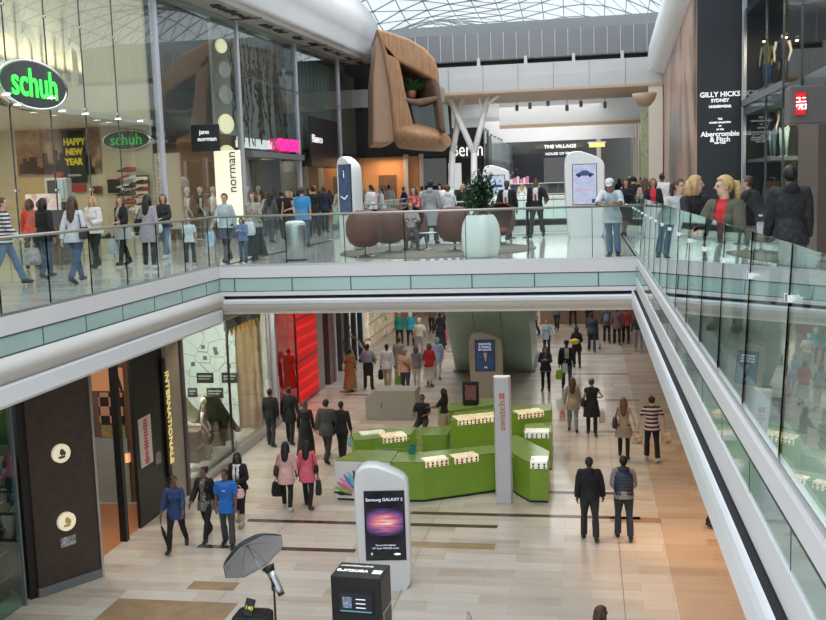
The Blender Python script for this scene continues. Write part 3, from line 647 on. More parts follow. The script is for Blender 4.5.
for i, (px, kx_, tops) in enumerate([(450, 452.5, [(464, 96)]), (474, 474, [(446, 98), (489, 102)])]):
    base = at(px, 215, y=Yc - i * .6); t = thing('tree_column', ['white steel column leaning right in front of the black storefront', 'white forked steel column right of the leaning one'][i], 'column', (base.x, Yc - i * .6, ZF)); q0 = t.location.copy()
    kp = at(kx_, 151, y=q0.y) - q0; MB().tube([(0, 0, 0), kp], [.17, .16], 12).build('trunk', white, t)
    for tx, ty in tops:
        e_ = at(tx, ty, y=q0.y) - q0; e_.z += .4; MB().tube([kp - Vector((0, 0, .1)), e_], [.16, .15], 10).build('branch', white, t)
        if tx == 489:
            f_ = kp.lerp(e_, .6)
            for ex_, ey in ((478, 98), (503, 98)): g_ = at(ex_, ey, y=q0.y) - q0; MB().tube([f_ if ex_ < 489 else kp.lerp(e_, .8), g_ + Vector((0, 0, .3))], [.09, .08], 8).build('branch', white, t)
# ================================================================ UPPER RIGHT
XG = 5.2
YG = 36.
# gilly hicks: poster plane parallel to the mall and a dark panel facing back
xg0 = at(697, 200, y=YG).x; xg1 = at(741, 200, y=YG).x
t = thing('storefront', 'dark slate storefront panel with GILLY HICKS SYDNEY lettering', 'shopfront', ((xg0 + xg1) / 2, YG, ZF)); cc = t.location.copy()
MB().b2((xg0 - cc.x, 0, 0), (xg1 - cc.x, .4, 9.5)).build('panel', mat('slate_panel', (.022, .026, .036), .5, scale=1), t)
for s_, sz, py, mm in (('GILLY HICKS', .235, 94.5, wl2), ('SYDNEY', .16, 100.5, wl2), ('UNDERWEAR', .12, 106.5, wl2), ('THE', .08, 119, wl2), ('COUSIN COLLECTION', .07, 122.5, wl2), ('OF', .07, 126, wl2), ('OF THE', .07, 129.5, wl2), ('Abercrombie', .235, 134, wl2), ('& Fitch', .235, 139.5, wl2), ('NEW YORK', .07, 143, wl2)):
    p = at(720, py, y=YG - .03) - cc; text(s_, sz, p, (1, 0, 0), (0, 0, 1), mm, t, sx=1.0, bold=.004)
MB().b2((xg1 - cc.x - .02, -.35, 0), (xg1 - cc.x + .10, -.1, 13)).build('steel_post', steel, t)
pw2 = at(664, 200, x=xg0).y
t = thing('billboard', 'tall photographic billboard of bare skin in brown tones beside the slate panel', 'poster', (xg0, YG, ZF))
def skinposter():
    m = bpy.data.materials.new('skin_poster'); m.use_nodes = True; nt = m.node_tree; N = nt.nodes.new; L = nt.links.new; p = nt.nodes['Principled BSDF']; p.inputs['Roughness'].default_value = .35
    tc = N('ShaderNodeTexCoord'); mp = N('ShaderNodeMapping'); mp.inputs['Scale'].default_value = (1, .16, .10); mp.inputs['Rotation'].default_value = (.22, 0, 0); n = N('ShaderNodeTexNoise'); n.inputs['Scale'].default_value = 1.25; n.inputs['Detail'].default_value = 2; n.inputs['Distortion'].default_value = .6
    cr = N('ShaderNodeValToRGB'); e = cr.color_ramp.elements
    while len(e) < 5: e.new(.5)
    for i, (q, c) in enumerate([(.34, (.07, .06, .06)), (.42, (.26, .15, .11)), (.5, (.50, .31, .22)), (.58, (.38, .22, .16)), (.68, (.13, .12, .13))]): e[i].position = q; e[i].color = (*c, 1)
    L(tc.outputs['Object'], mp.inputs[0]); L(mp.outputs[0], n.inputs[0]); L(n.outputs['Fac'], cr.inputs[0]); L(cr.outputs[0], p.inputs['Base Color']); return m
MB().b2((-.1, 0.02, 0), (0, pw2 - YG, 9.4)).build('sheet', skinposter(), t)
MB().b2((-.02, pw2 - YG, 0), (.3, pw2 - YG + .3, 9.4)).build('edge_post', lgrey, t)
# right facade: glazed fashion store running towards the camera
YR0 = 16.
gl_r = glass('fashion_store_glass', (.86, .90, .90), .02, .22)
f = thing('shop_facade', 'dark glazed fashion store front with mannequins on the upper right', 'shopfront', (XG, YR0, ZF))
yr = [YR0]; 
for px in (826, 782, 765, 748): yr.append(at(px, 180, x=XG).y)
yr = sorted(set([YR0, at(800, 180, x=XG).y, at(782, 180, x=XG).y, at(765, 180, x=XG).y, YG - .4]))
for a, b_ in zip(yr, yr[1:]):
    MB().b2((0, a - YR0 + .03, 0), (.02, b_ - YR0 - .03, 9)).build('glass_pane', gl_r, f)
    MB().b2((-.02, b_ - YR0 - (.05 if b_ == yr[-1] else .018), 0), (.04, b_ - YR0 + .02, 9)).build('mullion', mull if b_ == yr[-1] else seam, f)
MB().b2((.05, 0, 3.7), (3.4, YG - YR0 - .4, 4.05)).build('floor_band', greyp, f)
MB().b2((-.02, yr[2] - YR0, 4.0), (.05, yr[4] - YR0, 4.2)).build('sill_band', greyp, f)
struct('wall_right', MB().b2((8.6, YR0, ZF), (8.8, YG, 16)).b2((XG + .1, YG - .2, ZF), (8.8, YG - .05, 16)), black, 'dark walls inside the fashion store')
struct('ceiling', MB().b2((XG + .1, YR0, 13), (8.8, YG, 13.2)), black, 'dark ceiling inside the fashion store')
# brown reveal and entrance left of the logo sign
struct('wall_right', MB().b2((XG - .5, at(796, 170, x=XG - .5).y - 2.2, ZF), (XG + .2, at(796, 170, x=XG - .5).y - .2, 8.95)), mat('brown_reveal', (.10, .07, .055), .4, scale=1), 'brown stone entrance pier below the red logo sign')
struct('wall_right', MB().b2((XG - .3, 9, ZF), (XG + .0, 17.3, 13)), mat('smoky_wall', (.10, .11, .11), .15, scale=1), 'smoky glazed wall at the near right')
YU = at(792, 180, x=4.4).y; 
t = thing('logo_sign', 'grey box sign with a red square logo of white characters', 'sign', at(808, 110, y=17.5)); cc = t.location.copy()
a, b_ = pxbox(790, 84, 836, 124, 17.5, .5); loc_(MB().b2(a, b_), cc).build('housing', mat('sign_taupe', (.13, .12, .115), .5), t, bevel=.02)
a, b_ = pxbox(796, 92, 806, 115, 17.45, .05); loc_(MB().b2(a, b_), cc).build('red_square', mat('logo_red', (.75, .01, .02), emit=.35, var=0), t)
sq = at(801, 103.5, y=17.42) - cc; wq = .17
def bars(ox, oz, segs):
    m_ = MB()
    for x0_, z0_, x1_, z1_ in segs: m_.b2((sq.x + ox + x0_ * .07, sq.y - .012, sq.z + oz + z0_ * .07), (sq.x + ox + x1_ * .07, sq.y, sq.z + oz + z1_ * .07))
    m_.build('logo_character', wl, t)
bars(-.075, .02, [(0, .95, .85, 1.15), (.65, .2, .85, 1.15), (0, 0, 1, .2)]); bars(.01, .02, [(.1, .9, .9, 1.1), (0, .05, 1, .25)])
bars(-.075, -.09, [(.1, .9, .95, 1.1), (.75, .3, .95, 1.1), (0, .55, .2, 1.0), (.45, 0, .8, .3)]); bars(.01, -.09, [(0, .9, 1, 1.1), (0, 0, 1, .2), (0, 0, .2, 1.1), (.8, 0, 1, 1.1)])
arealight('fashion_light', (6.4, 28, 12.6), 1.5, 420, (1, .8, .6), (0, 0, 0), 9)
arealight('fashion_light', (6.2, 28, 9.6), 1.2, 300, (1, .85, .65), (0, 0, 0), 9)
for i, (px, py) in enumerate([(766, 108), (778, 105), (786, 37), (797, 40), (764, 41), (779, 107)]):
    p = at(px, py, x=XG + .7); t = thing('spotlight', 'small glowing spotlight inside the dark fashion store', 'ceiling light', p, 0, 'spotlights in the fashion store')
    MB().lathe([(.05, .12), (.06, 0), (.05, -.0)], 10).build('housing', black, t); MB().ell((0, 0, -.01), (.045, .045, .03), 8, 6).build('bulb', lampy, t)
# right canopy (white shell with grey soffit)
cp = thing('canopy', 'white curved canopy running above the right gallery towards the far end', 'canopy', (3, 50, 12))
rings = []
for k_ in range(10):
    f_ = k_ / 9; Y = 36.6 + (56 - 36.6) * f_; 
    zb_ = at(640, 100, y=56).z + (at(690, 22, y=40).z - at(640, 100, y=56).z) * (56 - Y) / 16
    xl = at(645, 90, y=56).x + (at(672, 30, y=40).x - at(645, 90, y=56).x) * (56 - Y) / 16
    e_ = 1 if k_ < 9 else .6
    rings.append([(x - 3, Y - 50, z - 12) for x, z in [(xl + 3.4, zb_), (xl + .9, zb_ - .1), (xl + .1, zb_ + .15), (xl - .25, zb_ + .6), (xl - .2, zb_ + 1.4 * e_), (xl + .1, zb_ + 2.3 * e_), (xl + .9, zb_ + 3.3 * e_), (xl + 3.4, zb_ + 4 * e_)]])
MB().loft(rings).build('shell', white, cp)
m_ = MB()
for k_ in range(9):
    a = Vector(rings[k_][1]).lerp(Vector(rings[k_][2]), .4) 
    m_.box(a + Vector((.1, 1, -.02)), (.3, .5, .05))
m_.build('soffit_vents', greyp, cp)
# far right gallery shopfronts
gp = glass('patterned_green_glass', (.45, .62, .50), .06, .6)
x_r = at(655, 190, y=60).x
fc = thing('storefront', 'pale stone and glass shopfronts along the far right gallery', 'shopfront', (x_r, 52, ZF))
for q in range(9):
    MB().b2((-.25, q * 4.2, 0), (.25, q * 4.2 + .5, 6)).build('pier', cream if q else lgrey, fc)
    if q < 8: MB().b2((0, q * 4.2 + .5, 0), (.04, q * 4.2 + 4.2, 4.5)).build('shop_glass', [gl_dark, gl_shop][q % 2], fc); MB().b2((-.1, q * 4.2 + .5, 4.5), (.2, q * 4.2 + 4.2, 6)).build('fascia', [dwall, lgrey, brn][q % 3], fc)
MB().b2((1.2, 0, 0), (1.4, 36, 6)).build('interior_wall', brn, fc)
p = at(645, 215, y=42); t = thing('glass_column', 'slender green patterned glass column near the far right gallery edge', 'column', (p.x, 42, ZF))
hc_ = at(644, 106, y=42).z - ZF
MB().box((0, 0, hc_ / 2), (.3, .3, hc_)).build('shaft', blotch('green_gold_column', [(.25, .33, .22), (.42, .40, .22), (.16, .26, .22)], 6, .25), t); MB().lathe([(.22, hc_), (.42, hc_ + .25), (.5, hc_ + .5), (.001, hc_ + .52)], 14).build('capital', tan, t)
p = at(655, 215, y=50); struct('wall_column', MB().b2((p.x - .3, 49.7, ZF), (p.x + .35, 50.2, 13)), cream, 'cream column beside the billboard')
t = thing('strip_light', 'yellow lit strip on the far right bulkhead', 'ceiling light', at(597, 145, y=79.8)); MB().box((0, 0, 0), (1.2, .3, .3)).build('diffuser', mat('yellow_lit', (1, .70, .2), emit=.9, var=0), t); MB().box((0, .1, .2), (1.4, .4, .12)).build('housing', white, t)
# ================================================================ LOWER LEFT SHOPFRONTS (plane x = XS)
XS = -10.2
YT0 = at(187, 484, x=-10.2).y; YPI = at(174, 490, x=-10.2).y
def sy(px, py=440): return at(px, py, x=XS).y
# brown clad pier with two disc logos
A = at(40, 598, z=0); Bq = at(102, 577, z=0)
pr = thing('shop_pier', 'dark brown clad pier with two round glowing signs', 'pier', (A.x, A.y, 0))
d_ = (Bq - A); L_ = d_.length; d_.normalize(); n_ = Vector((d_.y, -d_.x, 0))
def q_(s, w, z): return d_ * s + n_ * w + Vector((0, 0, z))
def slab(s0, s1, w0, w1, z0, z1): 
    return MB().loft([[q_(s0, w0, z0), q_(s1, w0, z0), q_(s1, w1, z0), q_(s0, w1, z0)], [q_(s0, w0, z1), q_(s1, w0, z1), q_(s1, w1, z1), q_(s0, w1, z1)]], smooth=False)
slab(-.0, L_, -.8, 0, 0.18, 4.70).build('cladding', mat('pier_brown', (.055, .037, .03), .45, var=.15, scale=6), pr)
slab(-.01, L_ + .01, -.8, .02, 0, .18).build('plinth', greyp, pr)
slab(L_, L_ + .05, -.8, .03, 0, 4.70).build('edge_trim', steel, pr)
slab(-.16, 0, -1.2, -.05, 0, 4.70).build('return_panel', black, pr)
for py, on in ((453, 0), (521, 1)):
    pp_ = at(60 if not on else 66, py, z=0); 
    # intersect the ray with the pier face
    dr = ray(60 if not on else 65.5, py); tt = (A - EYE).dot(n_) / dr.dot(n_); hit = EYE + dr * tt + n_ * .02
    T = Matrix((d_, Vector((0, 0, 1)), n_)).transposed().to_4x4(); T.translation = hit - Vector((A.x, A.y, 0))
    ring = lambda r_, w: [(r_ * math.cos(a * math.pi / 14), r_ * math.sin(a * math.pi / 14), w) for a in range(28)]
    MB().loft([ring(.185, -.02), ring(.185, .05), ring(.165, .06)], M=T, smooth=False).build('disc_sign', mat('disc_cream', (.9, .8, .58), emit=.55, var=0), pr)
    s2 = MB(); 
    for (x, y, rx, ry) in ((-.0, .03, .05, .07), (-.01, -.07, .08, .03), (.05, .0, .03, .05)): s2.ell((x, y, .062), (rx, ry, .01), 10, 6, M=T)
    s2.build('crest', [mat('crest_dark', (.12, .08, .06), .6), mat('crest_gold', (.7, .5, .15), .5)][on], pr)
dr = ray(68, 541); tt = (A - EYE).dot(n_) / dr.dot(n_); hit = EYE + dr * tt + n_ * .01 - Vector((A.x, A.y, 0)); T = Matrix((d_, Vector((0, 0, 1)), n_)).transposed().to_4x4(); T.translation = hit
MB().box((0, 0, 0), (.32, .19, .02), M=T).build('small_plate', blotch('plate_grey', [(.5, .5, .52), (.2, .2, .22), (.7, .7, .7)], 9, .3), pr)
# near glass shop at the far left edge
gs = thing('shop_window', 'tall teal tinted shop window at the lower left edge', 'shop window', (A.x - .1, 11, 0))
MB().b2((-.02, 0, 0.05), (.02, A.y - 11 - .35, 4.7)).build('glass_pane', glass('teal_window_glass', (.55, .76, .70), .10, .8), gs)
MB().b2((-.05, A.y - 11 - .38, 0), (.04, A.y - 11 - .33, 4.7)).build('edge_trim', greyp, gs)
struct('wall_shop', MB().b2((-16.5, 6, 0), (-16.3, 17, 4.7)).b2((-16.3, 17.6, 0), (-10.9, 17.7, 4.7)), dwall, 'dark wall inside the lower left shop')
sh = thing('shelf_unit', 'shelf unit of small lit bottles behind the teal window', 'shelf', (-11.75, 16.9, 0)); 
for z in (.4, .9, 1.4, 1.9, 2.4): MB().box((0, 0, z), (1.1, .5, .03)).build('shelf', steel, sh)
for sx in (-.53, .53): MB().box((sx, 0, 1.3), (.03, .5, 2.6)).build('upright', black, sh)
r6 = random.Random(4); bmats = [mat('bottle_green', (.25, .55, .12), .2, var=0), mat('bottle_gold', (.75, .65, .2), .2, var=0), mat('bottle_pale', (.7, .8, .7), .2, var=0)]
bmesh0 = [MB().lathe([(.03, 0), (.035, .02), (.035, .14), (.015, .18), (.015, .22)], 10).mesh('bottle') for _ in range(3)]
for i, q in enumerate(bmesh0): q.materials.append(bmats[i])
for z in (.415, .915, 1.415, 1.915):
    for k_ in range(6):
        o = bpy.data.objects.new('bottle', bmesh0[(k_ + int(z * 2)) % 3]); C.objects.link(o); o.location = sh.location + Vector((-.42 + .165 * k_, -.1, z)); bn = ['green', 'gold', 'pale'][(k_ + int(z * 2)) % 3]; tag(o, 'small %s bottle on the shelves behind the teal window' % bn, 'bottle', bn + ' bottles behind the teal window')
for i, (x, y) in enumerate([(-11.6, 15.2), (-11.7, 13.6), (-12.8, 16.2), (-12.8, 14.5)]):
    t = thing('downlight', 'small glowing downlight inside the lower left shop', 'ceiling light', (x, y, 4.69), 0, 'downlights in the lower left shop'); MB().lathe([(.09, 0), (.09, -.02), (.06, -.02)], 12).build('ring', steel, t); MB().lathe([(.055, -.021), (.001, -.025)], 10).build('bulb', lampy, t)
arealight('lower_shop_light', (-12.5, 14.6, 4.6), 2, 60, (1, .9, .65))
struct('ceiling', MB().b2((-16.5, 4, 4.70), (-10.2, 47, 4.72)), dwall, 'dark ceiling of the lower left shops')
# --- entrance with terracotta floor
yd0, yd1 = 18.25, at(187, 480, z=0).y - 1.1
struct('floor', MB().b2((-16, yd0, .0), (XS - .15, YPI, .004)), mat('terracotta_floor', (.50, .22, .10), .3, scale=3), 'terracotta floor inside the lower left entrance')
struct('wall_shop', MB().b2((-13.2, yd0, 0), (-13.0, 21.5, 4.7)).b2((-16, YPI + .2, 0), (XS - .3, YPI + .3, 4.7)), brn, 'brown walls inside the lower left entrance')
pf = thing('door_frame', 'black entrance portal beside the brown pier', 'door frame', (XS - .5, 20.5, 0))
yp_ = at(134, 541, z=0).y; yq_ = at(140, 505, x=XS - .1).y
MB().b2((.3, yp_ - 20.5 - .07, 0), (.46, yp_ - 20.5 + .07, 4.7)).build('post', black, pf)
MB().b2((.32, yq_ - 20.5, 0.0), (.4, YPI - 20.5, 4.7)).build('black_panel', black, pf)
MB().tube([(.1, yp_ - 20.5 + .3, 4.6), (-.25, yp_ - 20.5 + 1.6, 3.1)], .03, 6).build('brace', greyp, pf)
arealight('entrance_fill', (-11.6, 19.9, 4.6), .8, 130, (1, .85, .7), (0, 0, 0), 1.5)  # unseen fill added to brighten the grey panel inside the entrance
# grey roller panel, checker display, orange sign
Yk = 21.6
def inpanel(name, label, cat, px, X, m, th=.08):
    if X < XS - 1.9: return wallthing(name, label, cat, px, m, YPI + .19, .05)
    y0 = at(px[0], (px[1] + px[3]) / 2, x=X).y; y1 = at(px[2], (px[1] + px[3]) / 2, x=X).y; z0 = at((px[0] + px[2]) / 2, px[3], x=X).z; z1 = at((px[0] + px[2]) / 2, px[1], x=X).z
    o = MB().b2((-th, y0 - (y0 + y1) / 2, 0), (0, y1 - (y0 + y1) / 2, z1 - z0)).build(name, m, None, loc=(X, (y0 + y1) / 2, z0)); return tag(o, label, cat)
inpanel('shutter_panel', 'tall grey panel inside the lower left entrance', 'panel', (97, 438, 127, 515), -12.2, mat('panel_greygreen', (.30, .33, .31), .5, scale=2))
inpanel('wall_sign', 'orange lit panel above the checkered display', 'sign', (92, 368, 122, 391), -12.6, mat('orange_panel', (.60, .28, .13), .6, emit=.25, scale=1))
ck = blotch('checker_display', [(.02, .02, .02), (.55, .30, .18)], 1); 
m = bpy.data.materials.new('checker'); m.use_nodes = True; nt = m.node_tree; cx = nt.nodes.new('ShaderNodeTexChecker'); cx.inputs['Scale'].default_value = 4.2; cx.inputs['Color1'].default_value = (.015, .012, .01, 1); cx.inputs['Color2'].default_value = (.55, .28, .17, 1); tc = nt.nodes.new('ShaderNodeTexCoord'); mp = nt.nodes.new('ShaderNodeMapping'); mp.inputs['Location'].default_value = (.05, .05, .05); nt.links.new(tc.outputs['Object'], mp.inputs[0]); nt.links.new(mp.outputs[0], cx.inputs['Vector']); nt.links.new(cx.outputs['Color'], nt.nodes['Principled BSDF'].inputs['Base Color'])
inpanel('checkered_display', 'checkered orange and black wall display', 'display', (100, 393, 122, 423), -12.4, m)
inpanel('wall_picture', 'orange and green picture below the checkered display', 'picture', (102, 426, 125, 438), -12.4, blotch('pic_orange_green', [(.55, .2, .08), (.15, .22, .08), (.6, .35, .2)], 4))
ps = inpanel('poster', 'long white poster with red and black print on the black panel', 'poster', (140, 416, 152, 466), XS - .08, mat('poster_white', (.72, .66, .64), .6, var=0), .02)
m_ = MB(); r7 = random.Random(11); rows = 15; zt = at(145, 416, x=XS - .08).z - at(145, 466, x=XS - .08).z
pr_w = .30
for i in range(rows): 
    z = zt * (1 - (i + 1) / (rows + 1)); w = r7.uniform(.4, .9) * pr_w
    m_.b2((.002, -w / 2, z - .03), (.006, w / 2, z + .02))
ob = m_.build('print', mat('print_red', (.65, .08, .08), .6, var=0), ps)
inpanel('lit_box', 'small warm lit display box beside the long poster', 'display', (128, 452, 135, 461), XS - 1.2, mat('warm_box', (1, .5, .25), emit=.9, var=0))
inpanel('wall_picture', 'small dark framed picture right of the long poster', 'picture', (156, 452, 161, 464), XS - .08, mat('pic_grey', (.25, .2, .2), .5))
ls = thing('sign_strip', 'vertical strip of glowing yellow letters on the black panel', 'sign', (XS - .03, at(169, 430, x=XS - .03).y, 1.2)); 
z0 = at(173, 475, x=XS - .03).z; z1 = at(167, 357, x=XS - .03).z; ls.location.z = z0
MB().b2((-.05, -.14, 0), (0, .14, z1 - z0)).build('backing', black, ls)
glyph = mat('glyph_yellow', (1, .80, .3), emit=.6, var=0); txt = 'internationale'
text(txt.upper(), .26, (.03, 0, (z1 - z0) / 2), (0, 0, -1), (0, 1, 0), glyph, ls, sx=(z1 - z0) / 2.75, bold=.004)
struct('wall_pier', MB().b2((XS - .12, YPI, 0), (XS + .0, YT0, 4.7)), mat('pier_stone', (.34, .30, .25), .5, scale=2), 'stone pier between the lower left shops')
YT1 = 31.2
struct('trim_47', MB().b2((XS - .1, YT0 - .02, 0), (XS + .06, YT0 + .14, 4.7)), mat('dark_mauve', (.10, .08, .09), .4), 'dark edge of the stone pier')
# --- display window with white illustrated panel and jungle props
ws = thing('shop_window', 'large display window with white printed backdrop and grey tiger theme', 'shop window', (XS, YT0, 0))
MB().b2((0, .15, .25), (.02, 3.4, 4.7)).build('glass_pane', gl_shop, ws); MB().b2((0, 3.45, .25), (.02, YT1 - YT0, 4.7)).build('glass_pane', gl_shop, ws)
MB().b2((-.03, 3.4, .25), (.03, 3.45, 4.7)).build('joint', black, ws); MB().b2((-.15, .1, 0), (.08, YT1 - YT0, .25)).build('sill', steel, ws)
MB().b2((-.1, YT1 - YT0 - .05, 0), (.1, YT1 - YT0 + .12, 4.7)).build('mullion', mull, ws)
bd = bpy.data.materials.new('printed_backdrop'); bd.use_nodes = True; nt = bd.node_tree; N = nt.nodes.new; p = nt.nodes['Principled BSDF']; vo = N('ShaderNodeTexVoronoi'); vo.feature = 'DISTANCE_TO_EDGE'; vo.inputs['Scale'].default_value = 1.6; cr = N('ShaderNodeValToRGB'); cr.color_ramp.elements[0].position = .0; cr.color_ramp.elements[0].color = (.25, .3, .3, 1); cr.color_ramp.elements[1].position = .02; cr.color_ramp.elements[1].color = (.75, .86, .80, 1)
tc = N('ShaderNodeTexCoord'); nt.links.new(tc.outputs['Object'], vo.inputs['Vector']); nt.links.new(vo.outputs['Distance'], cr.inputs[0]); nt.links.new(cr.outputs[0], p.inputs['Base Color']); p.inputs['Roughness'].default_value = .6
XB = XS - 1.7; YBD = 30.6
bk = thing('backdrop', 'white printed backdrop with black labels in the display window', 'backdrop', (at(212, 400, y=YBD).x, YBD, .1))
MB().b2((at(183, 400, y=YBD).x - bk.location.x, 0, 0), (at(238, 400, y=YBD).x - bk.location.x, .06, 4.58)).build('board', bd, bk)
lm = MB(); lb = MB()
for i, (a, b_, c, d) in enumerate([(197, 373, 213, 383), (222, 373, 237, 383), (207, 388, 223, 398), (188, 388, 197, 397)]):
    q0, q1 = pxbox(a, b_, c, d, YBD - .02, .02); q0 = Vector(q0) - bk.location; q1 = Vector(q1) - bk.location
    o = MB().b2(q0, q1).build('label', black, bk); MB().b2((q0.x + .06, q0.y - .004, q1.z - .13), (q1.x - .06, q0.y - .001, q1.z - .08)).b2((q0.x + .06, q0.y - .004, q1.z - .21), (q1.x - .12, q0.y - .001, q1.z - .18)).build('label_print', lgrey, o)
for i, (px, py) in enumerate([(203, 347), (205, 358), (216, 353), (229, 366), (215, 349), (193, 364)]):
    p = at(px, py, y=YBD - .03) - bk.location; MB().box((p.x, p.y, p.z), (.13, .02, .13)).build('card', mat('card_green', (.12, .18, .12), .6), bk)
gc_ = thing('curtain', 'golden brown curtain at the right end of the display window', 'curtain', (at(247, 400, y=30.7).x, 30.7, .05)); rr_ = [[(-.02 + at(239, 400, y=30.7).x - gc_.location.x + .012 * k_ * 5, .05 * math.sin(k_ * 1.3), z) for k_ in range(14)] for z in (0, 4.6)]; o = MB().loft(rr_, closed=False, caps=False).build('cloth', mat('gold_curtain', (.42, .27, .12), .6, scale=3), gc_); md = o.modifiers.new('s', 'SOLIDIFY'); md.thickness = .03
struct('wall_shop', MB().b2((XS - 3.4, 30.85, 0), (XS - .1, 30.95, 4.7)).b2((XS - 3.4, YT0, 0), (XS - 3.3, 30.9, 4.7)), cream, 'cream back walls of the display window')
hd = thing('valance', 'dark valance with orange zigzag edge in the display window', 'valance', (XS - .12, at(224, 335, x=XS - .12).y, 3.55))
MB().b2((0, 0, .2), (.04, 3.2, .8)).build('band', mat('valance_dark', (.09, .10, .11), .6), hd)
zz = MB(); n9 = 9
for i in range(n9): a = 3.2 * i / n9; b_ = 3.2 / n9; zz.add([(0.02, a, .22), (.02, a + b_, .22), (.02, a + b_ / 2, -.02), (.05, a, .22), (.05, a + b_, .22), (.05, a + b_ / 2, -.02)], [(0, 1, 2), (5, 4, 3), (0, 3, 4, 1), (1, 4, 5, 2), (2, 5, 3, 0)])
zz.build('zigzag', mat('orange_trim', (.62, .34, .08), .5), hd)
rp = thing('fabric_drape', 'olive green fabric draped over crates in the display window', 'drape', (XS - 1.05, YT0 + 4.2, .25))
dr_ = MB(); g_ = []
for i in range(13):
    row = []
    for k_ in range(9):
        u_ = i / 12; v_ = k_ / 8; row.append((-.5 + v_ * 1.0 + .06 * math.sin(u_ * 9), -1.1 + u_ * 2.5, 1.75 * math.sin(max(.03, 1 - u_) * 1.5) * (.75 + .25 * math.cos(v_ * 6.5)) + .06 * math.sin(v_ * 17 + u_ * 8)))
    g_.append(row)
dr_.loft(g_, closed=False, caps=False); o = dr_.build('cloth', mat('olive_cloth', (.14, .14, .07), .8, scale=6, var=.3), rp); md = o.modifiers.new('s', 'SOLIDIFY'); md.thickness = .03
for i, (y, z, h, m) in enumerate([(-.9, 0, .9, brn), (-.2, 0, .55, wood_in), (.9, 0, .4, brn), (1.5, 0, .3, wood_in)]):
    t = thing('wooden_crate', ['tallest wooden crate at the near end of the display window', 'medium dark crate beside the olive drape', 'low brown crate past the olive drape', 'lowest crate at the far end of the display window'][i], 'crate', (XS - .75, YT0 + 3.2 + y, .25), .2 * i, 'crates in the display window'); MB().box((0, 0, h / 2), (.5, .5, h)).build('box_body', m, t, bevel=.02)
    MB().box((.26, 0, h / 2), (.02, .5, .06)).build('slat', tan, t)
arealight('window_light', (XS - 1.4, YT0 + 3.2, 4.6), 1.2, 600, (1, .99, .93), (R_(38), 0, 0), 4)
# --- red section
YR1 = at(298, 400, x=XS).y; YR2 = at(319, 398, x=XS).y
rd = thing('shop_window', 'red tinted shop window beside the red lit wall', 'shop window', (XS, YT1, 0))
MB().b2((0, .12, .2), (.02, YR1 - YT1, 4.7)).build('glass_pane', glass('red_glass', (.75, .10, .12), .10, .8), rd)
MB().b2((-.05, .1, 0), (.06, YR1 - YT1, .2)).build('sill', steel, rd); MB().b2((-.04, YR1 - YT1 - .04, 0), (.05, YR1 - YT1 + .04, 4.7)).build('post', mat('deep_red', (.30, .01, .015), .4), rd)
struct('wall_shop', MB().b2((XS - 3, YT1, 0), (XS - 2.8, YR2 + .4, 4.7)), mat('pinkish_wall', (.75, .5, .5), .6), 'pale wall behind the red tinted window')
arealight('red_room_light', (XS - 1.4, (YT1 + YR1) / 2, 4.5), 1.5, 120, (1, .8, .8))
rw = thing('lit_wall', 'glowing red slatted light wall at the shop entrance', 'light wall', (XS + .02, YR1, 0)); 
nb = 3
for i in range(nb):
    MB().b2((-.3, .05, .1 + i * 1.53), (.0, YR2 - YR1, .1 + i * 1.53 + 1.5)).build('light_panel', mat('red_lit', (.60, .006, .008), emit=.42, var=0), rw)
m_ = MB()
for i in range(nb + 1): m_.b2((-.3, .0, .06 + i * 1.53), (.03, YR2 - YR1, .12 + i * 1.53))
m_.build('dividers', mat('deep_red', (.30, .01, .015), .4), rw)
for i in range(nb):
    for k_ in range(3): MB().b2((.0, .1, .38 + i * 1.53 + k_ * .42), (.02, YR2 - YR1 - .05, .50 + i * 1.53 + k_ * .42)).build('glow_band', mat('red_glow', (1, .015, .012), emit=.40, var=0), rw, bevel=.02)  # emissive strips standing in for the wall's soft bands of glow
YP0 = YR2; YP1 = at(333, 385, x=XS).y
struct('wall_pier', MB().b2((XS - .4, YP0 + .02, 0), (XS, YP0 + 1.0, 4.7)), mat('pier_grey', (.28, .26, .24), .5), 'grey panel after the red wall')
struct('wall_pier', MB().b2((XS - .3, YP1 - .8, 0), (XS + .12, YP1, 4.7)), mat('pier_maroon', (.13, .06, .05), .4), 'dark maroon pier after the red wall')
struct('trim_48', MB().b2((XS + .12, YP1 - .05, 0), (XS + .2, YP1 + .1, 4.7)), mull, 'thin bright edge of the maroon pier')
Yv = at(372, 368, x=XS).y
struct('wall_shop', MB().b2((XS - 1.5, YP1 + .1, 0), (XS - 1.3, Yv, 4.7)), black, 'black recess of the far lower shop')
m_ = MB()
for i in range(5): y = YP1 + .8 + i * 1.3; m_.b2((XS - .3, y, 0), (XS - .1, y + .22, 4.7))
struct('wall_fins', m_, dwall, 'dark fins of the far lower shop')
w2 = thing('shop_window', 'warm lit shop window with white shelves at the far lower left', 'shop window', (XS - .1, Yv + .1, 0))
MB().b2((-.2, .1, .1), (-.1, 7.0, 4.6)).build('lit_backdrop', blotch('lit_shelves', [(1, .8, .5), (.75, .5, .3), (1, .95, .8)], 1.2, emit=.55), w2)
for z in (.5, 1.2, 1.9, 2.6, 3.3): MB().b2((-.1, .2, z), (.0, 6.9, z + .06)).build('shelf', white, w2)
MB().b2((.0, .1, 0), (.03, 7.0, 4.7)).build('glass_pane', gl_shop, w2)
struct('wall_left', MB().b2((XS - .4, Yv + 7.2, 0), (XS, 75, 4.7)), mat('far_left_wall', (.30, .16, .12), .6), 'reddish wall at the far lower left')
